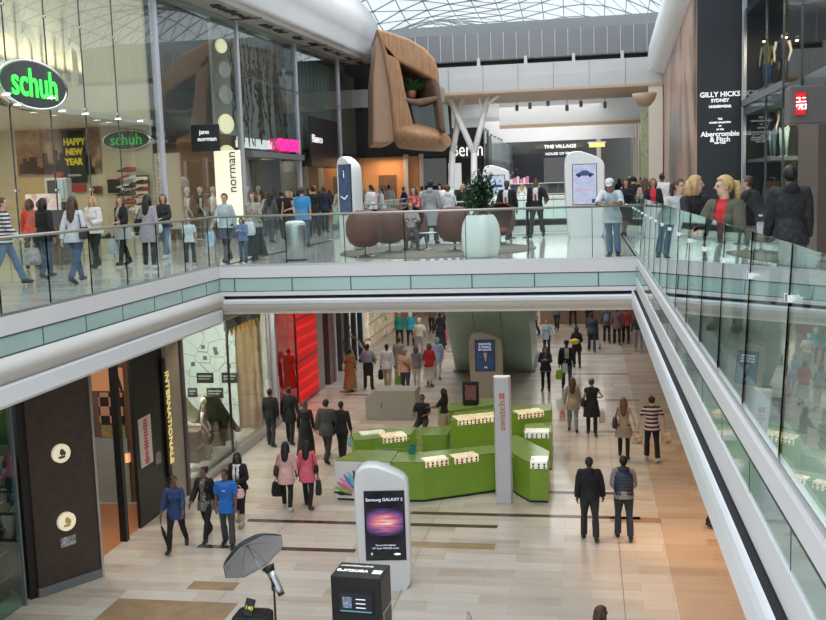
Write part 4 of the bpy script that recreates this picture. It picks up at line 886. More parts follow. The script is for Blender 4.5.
# far end of the lower mall
struct('wall_far', MB().b2((-12, 62, 0), (9, 62.3, 4.9)), mat('far_lower_wall', (.38, .29, .22), .5, scale=.5), 'brown far wall of the lower mall')
ct = thing('counter', 'long low brown counter at the far end of the lower mall', 'counter', (1.2, 55, 0)); MB().box((0, 0, .5), (7.5, .8, 1.0)).build('body', mat('counter_brown', (.30, .20, .13), .5), ct); MB().box((0, 0, 1.03), (7.7, 1, .06)).build('worktop', cream, ct); MB().box((0, .6, 1.9), (7.5, .1, 1.6)).build('back_panel', mat('counter_tan', (.42, .32, .24), .5), ct)
struct('wall_right', MB().b2((6.2, 5, 0), (6.4, 62, 4.7)), mat('right_lower_wall', (.30, .25, .2), .4), 'lower right shop wall')
# escalator underside clad in green glass
e0 = at(456, 372, z=0); e1 = at(533, 371, z=0); et0 = at(438, 306, y=YB2 + .4); 
es = thing('escalator_casing', 'sloping green glass clad underside of the escalators', 'escalator', ((e0.x + e1.x) / 2, e0.y, 0)); cc = es.location.copy()
xa, xb = e0.x, e1.x; gt_ = mat('green_glass_cladding', (.32, .45, .38), .22, var=.12, scale=.7, spec=.6)
yt = YB2 + .2; xl_t = at(440, 313, y=yt + .5).x; xr_t = at(528, 313, y=yt + .5).x
low = [Vector((xa, e0.y, 0)), Vector((xb, e0.y, 0)), Vector((xb, e0.y + 4.5, 0)), Vector((xa, e0.y + 4.5, 0))]
top = [Vector((xl_t, yt, 4.88)), Vector((xr_t, yt, 4.88)), Vector((xr_t, yt + 3, 4.88)), Vector((xl_t, yt + 3, 4.88))]
loc_(MB().loft([low, top], smooth=False), cc).build('glass_cladding', gt_, es)
loc_(MB().loft([[v + Vector((-.1 if i in (0, 3) else .1, -.15 if i < 2 else .1, 0)) for i, v in enumerate(low)], [v + Vector((-.1 if i in (0, 3) else .1, -.15 if i < 2 else .1, .1)) for i, v in enumerate(low)]], smooth=False), cc).build('base_kerb', greyp, es)
m_ = MB()
for f_ in (.33, .66):
    a = low[0].lerp(low[1], f_); b_ = top[0].lerp(top[1], f_); m_.tube([a + Vector((0, -.005, .01)), b_ + Vector((0, -.005, 0))], .012, 4)
loc_(m_, cc).build('panel_joints', seam, es)
p = (low[0].lerp(low[1], .42)).lerp(top[0].lerp(top[1], .42), .72)
MB().ell(p - cc + Vector((0, -.03, 0)), (.09, .05, .07), 10, 6).build('small_camera', black, es)
# ================================================================ WATCH KIOSK
grn = mat('kiosk_green', (.21, .37, .04), .3, var=.05, scale=3); grn_t = mat('kiosk_green_top', (.20, .31, .08), .15, var=.08, scale=3)
lit = blotch('case_lit', [(.9, .72, .38), (1, .90, .62), (.75, .42, .25), (1, .95, .8)], 7, .3, emit=.75); litw = blotch('case_lit_white', [(.8, .75, .62), (.95, .9, .8), (.5, .42, .4)], 9, .3, emit=.6)
def counter(label, pts, h, top=grn_t, m=grn, kick=True):
    A = Vector((pts[0][0], pts[0][1], 0)); t = thing('display_counter', label, 'counter', A, 0, 'green watch kiosk counters'); q = [(x - A.x, y - A.y) for x, y in pts]
    cx_ = sum(p[0] for p in q) / len(q); cy_ = sum(p[1] for p in q) / len(q)
    MB().prism([(cx_ + (x - cx_) * .985, cy_ + (y - cy_) * .96) for x, y in q], 0, .06).build('plinth', black, t)
    MB().prism(q, .06, h - .04).build('body', m, t, bevel=.01); MB().prism(q, h - .04, h).build('worktop', top, t)
    return t
def case(t, A, Bb, dep, h, n, matl=lit, hh=.16, watches=True):
    """lit glass case set on the counter: runs A->B along the front, slopes back"""
    o = t.location; A = Vector((A[0], A[1], 0)) - Vector((o.x, o.y, 0)); Bb = Vector((Bb[0], Bb[1], 0)) - Vector((o.x, o.y, 0)); d = (Bb - A).normalized(); nn = Vector((-d.y, d.x, 0)); up = Vector((0, 0, 1))
    f0 = A + up * (h - hh) - nn * .012; f1 = Bb + up * (h - hh) - nn * .012; t0 = A + up * (h + .012) - nn * .012; t1 = Bb + up * (h + .012) - nn * .012; b0 = t0 + nn * dep; b1 = t1 + nn * dep
    c0 = f0 + nn * dep; c1 = f1 + nn * dep
    cg = MB().add([f0, f1, t1, t0, b1, b0], [(0, 1, 2, 3), (3, 2, 4, 5)]).build('lit_case', matl, t); md = cg.modifiers.new('s', 'SOLIDIFY'); md.thickness = .008
    MB().add([p + (up - nn) * .012 for p in (f0, f1, t1, t0, b1, b0)], [(0, 1, 2, 3), (3, 2, 4, 5)]).build('case_cover', gl_case, cg)
    if watches:
        w = MB(); L_ = (Bb - A).length; k_ = max(2, int(L_ / .11))
        for i in range(k_):
            for rr_ in range(2):
                p = f0.lerp(f1, (i + .5) / k_) + up * (.035 + .07 * rr_) - nn * .012
                w.box(p, (.05, .018, .03), math.atan2(d.y, d.x)).box(p, (.02, .016, .055), math.atan2(d.y, d.x))
        w.build('watches', black, cg)['kind'] = 'stuff'
H1 = 1.02
tA = counter('long green front counter with two lit watch cases', [(-4.78, 23.42), (-4.0, 23.46), (-2.32, 24.4), (-2.32, 25.2), (-4.2, 24.35), (-4.78, 24.3)], H1)
case(tA, (-3.95, 23.49), (-3.42, 23.785), .34, H1, 5); case(tA, (-3.28, 23.86), (-2.72, 24.175), .34, H1, 5)
m_ = MB()
for a in (-3.35,): m_.b2((a + 4.78, 23.8 - 23.42, .5), (a + 4.79, 23.81 - 23.42, .51))
tW = counter('white ended green counter printed with a fan of coloured watches', [(-6.22, 23.5), (-4.80, 23.42), (-4.80, 24.45), (-5.9, 24.5)], H1, m=grn)
MB().add([(-.01, -.015, .06), (1.415, -.095, .06), (1.415, -.095, H1 - .02), (-.01, -.015, H1 - .02), (-.01, .0, .06), (1.415, -.08, .06), (1.415, -.08, H1 - .02), (-.01, .0, H1 - .02)], [(0, 1, 2, 3), (7, 6, 5, 4), (0, 4, 5, 1), (3, 2, 6, 7), (0, 3, 7, 4), (1, 5, 6, 2)]).build('white_panel', mat('panel_white', (.80, .80, .82), .4, var=0), tW)
fan_c = [(.02, .02, .02), (.25, .6, .1), (.8, .15, .35), (.9, .35, .5), (.1, .3, .7), (.2, .6, .8), (.05, .05, .06), (.7, .1, .1), (.1, .1, .1), (.8, .7, .1), (.5, .75, .2), (.9, .4, .2), (.6, .2, .5), (.8, .5, .7)]
ctr = Vector((.62, -.05, .12)); dx = Vector((1.415, -.08, 0)).normalized()
for i, c_ in enumerate(fan_c):
    a = R_(172 - i * 11.5); dv = dx * math.cos(a) + Vector((0, 0, 1)) * math.sin(a); pv = dx * math.sin(a) - Vector((0, 0, 1)) * math.cos(a); nn = Vector((-.056, -1, 0)) * .022
    pt = []
    for r_, w in ((.22, .014), (.40, .028), (.46, .05), (.53, .05), (.58, .028), (.68, .02)): pt.append((ctr + dv * r_ - pv * w, ctr + dv * r_ + pv * w))
    poly = [p[0] + nn for p in pt] + [p[1] + nn for p in reversed(pt)]; k_ = len(poly); poly2 = [p + nn * .4 for p in poly]
    MB().loft([poly, poly2], smooth=False).build('watch_print', mat('watch_%d' % i, c_, .4, var=0), tW)
tB = counter('green right hand counter with sloping lit end case', [(-1.83, 24.25), (-1.43, 23.6), (-.98, 23.6), (-.98, 24.6), (-1.9, 26.2), (-2.4, 25.9)], H1)
case(tB, (-1.40, 23.6), (-1.0, 23.6), .5, H1, 3, litw)
tC = counter('long rear green counter with a strip of lit watches', [(-3.75, 26.6), (-1.05, 27.96), (-1.05, 28.9), (-3.75, 27.6)], 1.3)
case(tC, (-3.55, 26.7), (-2.15, 27.41), .5, 1.3, 12); case(tC, (-1.95, 27.51), (-1.25, 27.86), .4, 1.3, 5, lit)
tE = counter('yellow green end counter on the right of the kiosk', [(-1.75, 26.4), (-1.0, 26.4), (-1.0, 27.7), (-1.75, 27.3)], 1.05); case(tE, (-1.7, 26.4), (-1.06, 26.4), .4, 1.05, 5, litw)
tD = counter('green left rear counter with a lit case', [(-6.15, 25.3), (-4.75, 26.0), (-4.75, 26.9), (-6.0, 26.6), (-6.4, 26.0)], 1.05); case(tD, (-5.45, 25.65), (-4.85, 25.95), .45, 1.05, 5)
case(tD, (-6.1, 25.9), (-5.5, 26.2), .3, 1.07, 5, litw, .02, False)
tF = counter('green middle counter behind which the staff stand', [(-4.6, 27.0), (-3.9, 27.1), (-3.9, 28.2), (-5.0, 27.9)], .78); 
tG = counter('dark green far counter under the black display sign', [(-4.3, 29.0), (-2.4, 30.3), (-2.9, 31.0), (-4.6, 30.0)], 1.0)
g = thing('glass_screen', 'low glass screen along the front green counter', 'screen', (-5.2, 24.6, 1.02)); MB().box((.35, 0, .14), (1.2, .015, .26), R_(15)).build('pane', gl_case, g); MB().box((.35, 0, .01), (1.2, .03, .02), R_(15)).build('base', steel, g)
sb = thing('display_board', 'small black display board standing on the far green counter', 'sign', (-3.55, 29.9, 1.0)); MB().box((0, 0, .38), (.5, .08, .7)).build('board', black, sb); MB().box((0, -.05, .4), (.34, .02, .45)).build('picture', blotch('board_pic', [(.15, .1, .1), (.4, .15, .15), (.1, .1, .12)], 6), sb); MB().box((0, 0, .015), (.4, .2, .03)).build('foot', black, sb)
tp = thing('teal_box', 'small teal box on the inner counter of the kiosk', 'box', (-4.35, 25.6, 1.0)); tp.location = (-4.4, 24.22, 1.02); MB().box((0, 0, .1), (.16, .12, .2)).build('box_body', mat('teal', (.02, .22, .2), .4), tp, bevel=.01); MB().box((0, 0, .21), (.1, .02, .02)).build('handle', black, tp)
# swatch totem
tt_ = thing('totem_sign', 'tall white totem column with vertical swatch lettering', 'sign', (-2.03, 23.3, 0)); tt_.location = (at(505, 500, z=0).x, at(505, 502, z=0).y, 0)
tw_ = mat('totem_grey_white', (.60, .61, .66), .4, var=.02, scale=1)
MB().prism([(-.17, -.13), (.17, -.13), (.21, .0), (.17, .13), (-.17, .13), (-.21, 0)], 0, 3.08).build('shaft', tw_, tt_, bevel=.01)
MB().prism([(-.17, -.13), (.17, -.13), (.21, .0), (.17, .13), (-.17, .13), (-.21, 0)], 3.081, 3.12).build('cap', white, tt_)
bz = mat('totem_bronze', (.42, .20, .10), .4, emit=.25, var=0)
zsw = at(505, 415.5, y=tt_.location.y - .13).z
text('swatch', .235, (.0, -.14, zsw), (0, 0, 1), (-1, 0, 0), bz, tt_, bold=.002, sx=1.12)
m_ = MB()
for sx in (-1, 1):
    for sz in (-1, 1): m_.box((sx * .036, -.14, at(505, 396, y=tt_.location.y - .13).z + sz * .036), (.055, .02, .055))
m_.build('cross_logo', mat('totem_logo', (.45, .09, .05), .4, emit=.3, var=0), tt_)
# grey box unit behind the kiosk
gb = thing('storage_unit', 'grey angular storage unit behind the green kiosk', 'cabinet', (-6.5, 32.0, 0)); MB().loft([[(-.85, 0, z), (.85, 0, z), (.85, .9, z), (-.85, .9, z)] for z in (0,)] + [[(-.85, 0, .75), (.85, 0, .75), (.85, .9, .75), (-.85, .9, .75)], [(-.5, 0, 1.0), (.85, 0, 1.0), (.85, .9, 1.0), (-.5, .9, 1.0)]], smooth=False).build('body', mat('unit_grey', (.30, .29, .26), .5), gb, bevel=.02); MB().box((-.3, -.01, .5), (.03, .02, .22)).build('handle', brn, gb)
# ================================================================ INFORMATION KIOSKS
def podk(name, label, loc, rz, h, w, body, flip=1, th=.46, lean=0.):
    t = thing(name, label, 'information kiosk', loc, rz)
    pr_ = [(-.38, 0), (-.44, .10), (-.48, .35), (-.5, .72), (-.495, .86), (-.47, .925), (-.42, .965), (-.34, .99), (-.22, 1.0), (-.08, .995), (.12, .965), (.30, .93), (.41, .90), (.465, .87), (.495, .82), (.5, .72), (.5, .12), (.47, .03), (.42, 0)]
    # dense outline
    pts = []
    for i, p in enumerate(pr_): pts.append((p[0] * w * flip, p[1] * h))
    rings = []
    for y, s_ in ((-th / 2, .93), (-th / 2 + .03, .975), (-th / 2 + .09, 1.0), (th / 2 - .09, 1.0), (th / 2 - .03, .975), (th / 2, .93)):
        rings.append([(x * s_, y - lean * z, h * .5 + (z - h * .5) * (1 - (1 - s_) * w / h) if z > .01 else 0.0) for x, z in pts])
    MB().loft(rings).build('body', body, t)
    return t
podw = mat('pod_gloss_white', (.80, .81, .83), .18, var=0, coat=.5); podg = mat('pod_grey', (.45, .43, .38), .3, var=.03)
def screenmat(name, stops, e=1.0, sc=(2, 2, 3), tex='NOISE'):
    m = bpy.data.materials.new(name); m.use_nodes = True; nt = m.node_tree; N = nt.nodes.new; L = nt.links.new; p = nt.nodes['Principled BSDF']; p.inputs['Roughness'].default_value = .15
    tc = N('ShaderNodeTexCoord'); mp = N('ShaderNodeMapping'); mp.inputs['Scale'].default_value = sc; n = N('ShaderNodeTexNoise'); n.inputs['Scale'].default_value = 2; n.inputs['Detail'].default_value = 3; n.inputs['Distortion'].default_value = 1
    cr = N('ShaderNodeValToRGB'); el = cr.color_ramp.elements
    while len(el) < len(stops): el.new(.5)
    for i, (q, c) in enumerate(stops): el[i].position = q; el[i].color = (*c, 1)
    L(tc.outputs['Object'], mp.inputs[0]); L(mp.outputs[0], n.inputs[0]); L(n.outputs['Fac'], cr.inputs[0]); L(cr.outputs[0], p.inputs['Emission Color']); p.inputs['Base Color'].default_value = (.01, .01, .01, 1); p.inputs['Emission Strength'].default_value = e; return m
def scr(t, x, z0, z1, w, m, y, bez=.03, tilt=0):
    MB().box((x, y, (z0 + z1) / 2), (w + bez * 2, .03, z1 - z0 + bez * 2)).build('bezel', black, t, bevel=.01)
    return MB().box((x, y - .012, (z0 + z1) / 2), (w, .02, z1 - z0)).build('screen', m, t)
wt = mat('screen_white_text', (.8, .85, 1), emit=.9, var=0)
# phone advert kiosk
p = at(383, 590, z=0); t = podk('information_kiosk', 'white rounded kiosk with a dark screen advertising a Samsung Galaxy phone', (p.x, p.y + .25, 0), R_(8), 2.46, 1.06, podw)
m = screenmat('advert_dark', [(.3, (.008, .008, .012)), (.7, (.02, .02, .03))], 1)
scr(t, .05, .62, 1.94, .72, m, -.235)
m = bpy.data.materials.new('glow_picture'); m.use_nodes = True; nt = m.node_tree; N = nt.nodes.new; Lk = nt.links.new; p = nt.nodes['Principled BSDF']; p.inputs['Base Color'].default_value = (.01, .01, .01, 1)
tc = N('ShaderNodeTexCoord'); mp = N('ShaderNodeMapping'); mp.inputs['Location'].default_value = (-.1, 0, -4.6); mp.inputs['Scale'].default_value = (2.1, 0, 3.4); gr = N('ShaderNodeTexGradient'); gr.gradient_type = 'SPHERICAL'
ns = N('ShaderNodeTexNoise'); ns.inputs['Scale'].default_value = 3; mq = N('ShaderNodeMapping'); mq.inputs['Scale'].default_value = (1.2, 1, 9); ns.inputs['Detail'].default_value = 5
mt = N('ShaderNodeMath'); mt.operation = 'MULTIPLY'; md2 = N('ShaderNodeMath'); md2.operation = 'MULTIPLY'; md2.inputs[1].default_value = 1.9
cr = N('ShaderNodeValToRGB'); e = cr.color_ramp.elements
while len(e) < 5: e.new(.5)
for i, (q, c) in enumerate([(.02, (.005, .005, .01)), (.2, (.10, .05, .22)), (.42, (.45, .12, .30)), (.7, (.95, .30, .28)), (.95, (1, .80, .75))]): e[i].position = q; e[i].color = (*c, 1)
Lk(tc.outputs['Object'], mp.inputs[0]); Lk(mp.outputs[0], gr.inputs[0]); Lk(tc.outputs['Object'], mq.inputs[0]); Lk(mq.outputs[0], ns.inputs[0]); Lk(gr.outputs['Fac'], mt.inputs[0]); Lk(ns.outputs['Fac'], mt.inputs[1]); Lk(mt.outputs[0], md2.inputs[0]); Lk(md2.outputs[0], cr.inputs[0]); Lk(cr.outputs[0], p.inputs['Emission Color']); p.inputs['Emission Strength'].default_value = 1.0
MB().box((.05, -.255, 1.36), (.70, .006, .56)).build('glow_picture', m, t)
text('Samsung GALAXY S', .085, (.05, -.262, 1.80), (1, 0, 0), (0, 0, 1), wt, t, ext=.001); text("The world's brightest", .045, (.05, -.262, .90), (1, 0, 0), (0, 0, 1), wt, t, ext=.001); text('4.0" Super AMOLED screen', .045, (.05, -.262, .84), (1, 0, 0), (0, 0, 1), wt, t, ext=.001)
MB().ell((.27, -.262, .72), (.07, .002, .022), 14, 6).build('logo_oval', wt, t); MB().ell((-.22, -.262, .73), (.022, .002, .028), 8, 6).build('logo_green', mat('logo_green', (.3, .7, .3), emit=.6, var=0), t)
# grey kiosk
p = at(486, 398, z=0); t = podk('information_kiosk', 'grey rounded kiosk with a blue screen before the green sloping glass', (p.x, p.y + .3, 0), R_(3), 2.42, 1.22, podg)
scr(t, -.02, 1.0, 2.1, .66, screenmat('advert_blue', [(.3, (.015, .03, .07)), (.7, (.035, .06, .12))], 1), -.235)
for i, s_ in enumerate(('DISCOVER', 'A WORLD', 'OF COLOR')): text(s_, .095, (-.02, -.262, 1.97 - i * .10), (1, 0, 0), (0, 0, 1), wt, t, ext=.001)
MB().add([(-.08, -.262, 1.65), (.06, -.262, 1.66), (.0, -.262, 1.3)], [(0, 1, 2)]).build('cone_picture', mat('cone_pic', (.4, .25, .2), emit=.4, var=0), t); text('Tag', .08, (0, -.262, 1.13), (1, 0, 0), (0, 0, 1), wt, t, ext=.001)
# upper right kiosk with a car advert
p = at(585, 237, z=ZF); t = podk('information_kiosk', 'white rounded kiosk with a bright screen showing a blue car', (p.x, p.y + .3, ZF), R_(2), 2.62, 1.22, podw)
scr(t, .0, 1.0, 2.2, .70, screenmat('advert_lilac', [(.3, (.55, .60, .95)), (.7, (.75, .82, 1))], .9), -.235, .02)
cb = MB(); prc = [(-.27, 0), (-.26, .07), (-.16, .10), (-.07, .16), (.08, .16), (.18, .09), (.27, .06), (.28, 0)]
cb.loft([[(x, -.26, 1.86 + z) for x, z in prc], [(x, -.265, 1.86 + z) for x, z in prc]], smooth=False); cb.build('car_picture', mat('car_blue', (.03, .08, .22), .3, emit=.2, var=0), t)
wm = MB(); [wm.ell((sx, -.266, 1.865), (.05, .004, .05), 10, 6) for sx in (-.17, .17)]; wm.build('car_wheels', black, t)
rt_ = mat('screen_red_text', (.8, .1, .1), emit=.5, var=0); text('THE ALL', .055, (-.18, -.262, 1.48), (1, 0, 0), (0, 0, 1), rt_, t, ext=.001); text('NEW HATCHBACK RANGE', .05, (0, -.262, 1.42), (1, 0, 0), (0, 0, 1), rt_, t, ext=.001)
MB().box((.27, -.262, 1.09), (.12, .004, .12)).build('logo_patch', mat('logo_navy', (.02, .06, .18), .4, emit=.1, var=0), t)
# upper left kiosk seen almost from the side
p = at(358, 258, z=ZF); t = podk('information_kiosk', 'white leaning kiosk with a navy screen seen at an angle beside the egg chairs', (at(351, 215, y=27.2).x, 27.2, ZF), R_(-40), 2.6, .74, podw, th=.34)
scr(t, .02, 1.0, 2.35, .54, screenmat('advert_navy', [(.3, (.04, .08, .16)), (.7, (.08, .14, .24))], .9), -.175, .02); text('i', .3, (0, -.202, 2.1), (1, 0, 0), (0, 0, 1), wt, t, ext=.001)
MB().tube([(-.15, -.202, 1.5), (0, -.202, 1.42), (.15, -.202, 1.52)], .012, 5).build('swirl', wt, t)
p = at(488, 200, y=44); t = podk('information_kiosk', 'small distant white kiosk with a pale screen near the white columns', (p.x, 48.5, ZF), 0, 2.6, 1.3, podw); scr(t, 0, 1.2, 2.1, .8, screenmat('advert_pale', [(.3, (.5, .7, 1)), (.7, (.9, .95, 1))], .9), -.235); MB().box((0, -.26, 1.6), (.6, .01, .12)).build('caption', mat('cap_blue', (.02, .06, .3), .4), t)
# ================================================================ LOWER FOREGROUND
# studio umbrella, strobe head and stand
um = thing('photo_umbrella', 'black and silver photographic umbrella open beside the strobe', 'umbrella', (0, 0, 0))
Yu = 14.5; hub = at(262, 552, y=Yu); us = 1000 / Yu * 1.0
cen = at(240, 540, y=Yu - .0)
apex = at(248, 547, y=Yu + .02); axis_pt = at(271, 580, y=Yu - .5)
ax = Vector((.62, -.50, -.60)).normalized()  # the opening looks down and to the right, towards the camera
sx_ = ax.cross(Vector((0, 0, 1))).normalized(); sz_ = sx_.cross(ax)
um.location = apex
Rr = .54; Dp = .24; rows = []
for i in range(8):
    q = i / 7; row = []
    for k_ in range(32):
        a = 2 * math.pi * k_ / 32; sc_ = 1 - .07 * abs(math.sin(4 * a)) * q; rr2 = Rr * math.sin(q * 1.1) / math.sin(1.1) * sc_
        row.append(sx_ * math.cos(a) * rr2 + sz_ * math.sin(a) * rr2 + ax * (Dp * (1 - math.cos(q * 1.1)) / (1 - math.cos(1.1)) - Dp * .2))
    rows.append(row)
mo = MB().loft(rows, caps=False).build('outer_cover', mat('umbrella_black', (.03, .03, .035), .6), um); md = mo.modifiers.new('s', 'SOLIDIFY'); md.thickness = .006; md.offset = 0
rows2 = [[p + ax * .012 for p in r_] for r_ in rows]; rows2 = [[p * .985 for p in r_] for r_ in rows2]
mi = MB().loft(rows2, caps=False).build('silver_lining', mat('umbrella_silver', (.50, .51, .52), .5, .1, var=.05), um); md = mi.modifiers.new('s', 'SOLIDIFY'); md.thickness = .004
for k_ in range(0, 32, 4): MB().tube([rows2[i][k_] + ax * .008 for i in range(8)], .005, 5).build('rib', steel, um)
MB().bar(-ax * .1, ax * .5, .008).build('shaft', steel, um)
st_p = at(275, 581, y=Yu - .3)
sth = thing('studio_strobe', 'silver cylindrical studio flash head on the light stand', 'studio light', st_p)
hx = Vector((-.50, .30, .78)).normalized()  # barrel axis
MB().tube([hx * .17, hx * .05, hx * -.15, hx * -.2], [.07, .062, .062, .05], 16).build('barrel', mat('strobe_silver', (.55, .56, .58), .3, .8), sth)
MB().tube([hx * .25, hx * .15], [.105, .07], 16).build('reflector', black, sth); MB().tube([hx * -.2, hx * -.24], [.055, .05], 14).build('back_cap', black, sth)
MB().tube([Vector((-.02, -.075, 0)) + hx * .08, Vector((-.02, -.075, 0)) - hx * .08], .014, 6).build('control_strip', black, sth)
ls_ = thing('light_stand', 'thin black light stand carrying the studio flash', 'stand', (st_p.x - .05, st_p.y + .08, 0)); MB().bar((0, 0, .1), (0, 0, st_p.z - .1), .018).build('pole', black, ls_); MB().box((0, 0, st_p.z - .12), (.06, .06, .12)).build('bracket', black, ls_)
for k_ in range(3): a = k_ * 2.1; MB().bar((0, 0, .55), (.45 * math.cos(a), .45 * math.sin(a), .02), .012).build('leg', black, ls_)
# equipment bench and monitor at the bottom edge
eb = thing('equipment_case', 'black equipment case with raised lid edge at the bottom of the frame', 'case', (at(254, 640, y=14).x, 14.0, 0)); zt = at(254, 613, y=14).z
MB().box((0, 0, zt / 2), (.56, .40, zt)).build('body', blackm, eb, bevel=.04); MB().box((0, 0, zt + .01), (.46, .3, .03)).build('lid', black, eb, bevel=.01)
dv = thing('handheld_display', 'small black display with yellow digits leaning on the equipment case', 'device', (at(246, 612, y=13.8).x, 13.85, zt + .02)); T = Matrix.Rotation(R_(12), 4, 'Y') @ Matrix.Rotation(R_(-15), 4, 'X'); MB().box((0, 0, .13), (.15, .03, .26), M=T).build('body', black, dv, bevel=.01); text('140', .085, T @ Vector((0, -.018, .12)), T.to_3x3() @ Vector((1, 0, 0)), T.to_3x3() @ Vector((0, 0, 1)), mat('lcd_yellow', (.8, .9, .1), emit=.5, var=0), dv, ext=.001)
# black photography display tower
Yv_ = 14.9; a = at(326, 576, y=Yv_); b_ = at(387, 576, y=Yv_); w = b_.x - a.x - .16; zt = a.z
vt = thing('display_tower', 'black display tower with upside down venture lettering and a small screen', 'display stand', ((a.x + b_.x) / 2, Yv_ + .3, 0), R_(-4))
MB().box((0, 0, zt / 2), (w, .6, zt)).build('body', black, vt, bevel=.02)
MB().box((0, -.305, zt - .42), (w * .72, .03, .40)).build('bezel', blackm, vt, bevel=.01)
MB().box((0, -.322, zt - .42), (w * .64, .01, .32)).build('screen', screenmat('tower_screen', [(.3, (.004, .005, .008)), (.7, (.01, .015, .03))], 1), vt)
MB().box((-w * .17, -.33, zt - .42), (.15, .006, .18)).build('screen_picture', blotch('tower_pic', [(.35, .5, .7), (.1, .12, .2), (.6, .65, .7)], 8, emit=.5), vt)
for i in range(3): MB().box((w * .1, -.33, zt - .36 - i * .07), (.16, .004, .014)).build('screen_text', wt, vt)
MB().box((0, -.33, zt - .565), (w * .62, .004, .02)).build('screen_bar', mat('bar_cyan', (.1, .35, .45), emit=.5, var=0), vt)
m_ = MB().box((w / 2 + .005, 0, zt - .62), (.01, .5, .03)).box((w / 2 + .005, -.2, zt - .9), (.01, .03, .5)); m_.build('side_seam', steel, vt)
text('venture', .20, (-.12, -.06, zt + .002), (-1, 0, 0), (0, -1, 0), wl2, vt, ext=.002, bold=.002, sx=.85); text('PHOTOGRAPHY', .075, (-.10, .16, zt + .002), (-1, 0, 0), (0, -1, 0), wl2, vt, ext=.002)
MB().box((w / 2 - .12, -.06, zt + .003), (.15, .13, .006)).build('logo_plate', wl2, vt); MB().box((w / 2 - .12, -.06, zt + .007), (.04, .04, .004)).build('logo_mark', black, vt)
# small metal fin poking up at the bottom centre
p = at(470, 617, y=13.5); t = thing('display_stand', 'tip of a pale metal stand at the bottom edge', 'stand', (p.x, 13.5, 0)); MB().add([(-.06, 0, p.z - .1), (.05, 0, p.z - .1), (-.02, 0, p.z + .06), (-.05, 0, p.z + .05), (-.06, .04, p.z - .1), (.05, .04, p.z - .1), (-.02, .04, p.z + .06), (-.05, .04, p.z + .05)], [(0, 1, 2, 3), (7, 6, 5, 4), (0, 4, 5, 1), (1, 5, 6, 2), (2, 6, 7, 3), (3, 7, 4, 0)]).build('blade', steel, t); MB().bar((0, .02, .02), (0, .02, p.z - .08), .02).build('pole', steel, t); MB().lathe([(.2, 0), (.2, .02), (.02, .04)], 16).build('base', steel, t)
# ================================================================ UPPER FURNITURE
# rug
p = at(470, 258, z=ZF)
rgm = mat('rug_taupe', (.24, .21, .17), .95, var=.12, scale=25, bump=.3)
MBr = MB(); MBr.lathe([(.001, 0), (1, 0), (1, .012), (.001, .013)], 40, sx=2.6, sy=2.8)
tag(MBr.build('round_rug', rgm, None, loc=(-3.9, 26.3, ZF)), 'large round taupe rug under the egg chairs', 'rug')
egg = mat('egg_brown', (.12, .032, .016), .55, var=.15, scale=12); eggi = mat('egg_cushion', (.20, .07, .05), .7, var=.1)
def egg_chair(label, loc, rz):
    t = thing('egg_chair', label, 'chair', loc, rz, 'brown egg chairs on the bridge')
    # shell: open towards +y (front)
    prof = [(.10, .30), (.26, .33), (.40, .45), (.47, .65), (.48, .85), (.46, 1.02), (.40, 1.17), (.30, 1.27), (.16, 1.33)]
    rows = []
    for i, (r_, z) in enumerate(prof):
        row = []; k_ = 22
        cut = 0 if z < .5 else min(1.35, (z - .5) * 2.0)
        for q in range(k_ + 1):
            a = R_(-90) + (q / k_ - .5) * 2 * (math.pi - .25 - cut * .62); row.append((r_ * math.cos(a), r_ * .92 * math.sin(a) - .02 * z, z + .0))
        rows.append(row)
    o = MB().loft(rows, closed=False, caps=False).build('shell', egg, t); md = o.modifiers.new('s', 'SOLIDIFY'); md.thickness = .035; md.offset = 0
    MB().ell((0, .06, .46), (.36, .34, .10), 18, 8).build('seat_cushion', eggi, t)
    MB().tube([(0, 0, .06), (0, 0, .34)], [.03, .035], 10).build('pedestal', steel, t)
    for k_ in range(4): a = R_(45 + 90 * k_); MB().tube([(0, 0, .07), (.34 * math.cos(a), .34 * math.sin(a), .025)], [.028, .02], 8).build('foot_arm', steel, t)
    t.scale = (.92, .92, .86); return t
def ug(px, py): 
    q = at(px, py, z=ZF); return Vector((q.x, q.y, ZF))
for i, (px, py, rz, lb) in enumerate([(365, 257.5, 20, 'brown egg chair right beside the leaning navy screen kiosk'), (390, 253.5, -20, 'brown egg chair with its round back to us, second from the left'), (412, 250, 200, 'brown egg chair holding a seated woman'), (455, 252, 10, 'brown egg chair just left of the white planter'), (500, 245, 200, 'brown egg chair just right of the white planter')]):
    l_ = ug(px, py); egg_chair(lb, (l_.x, l_.y, ZF + .013), R_(rz))
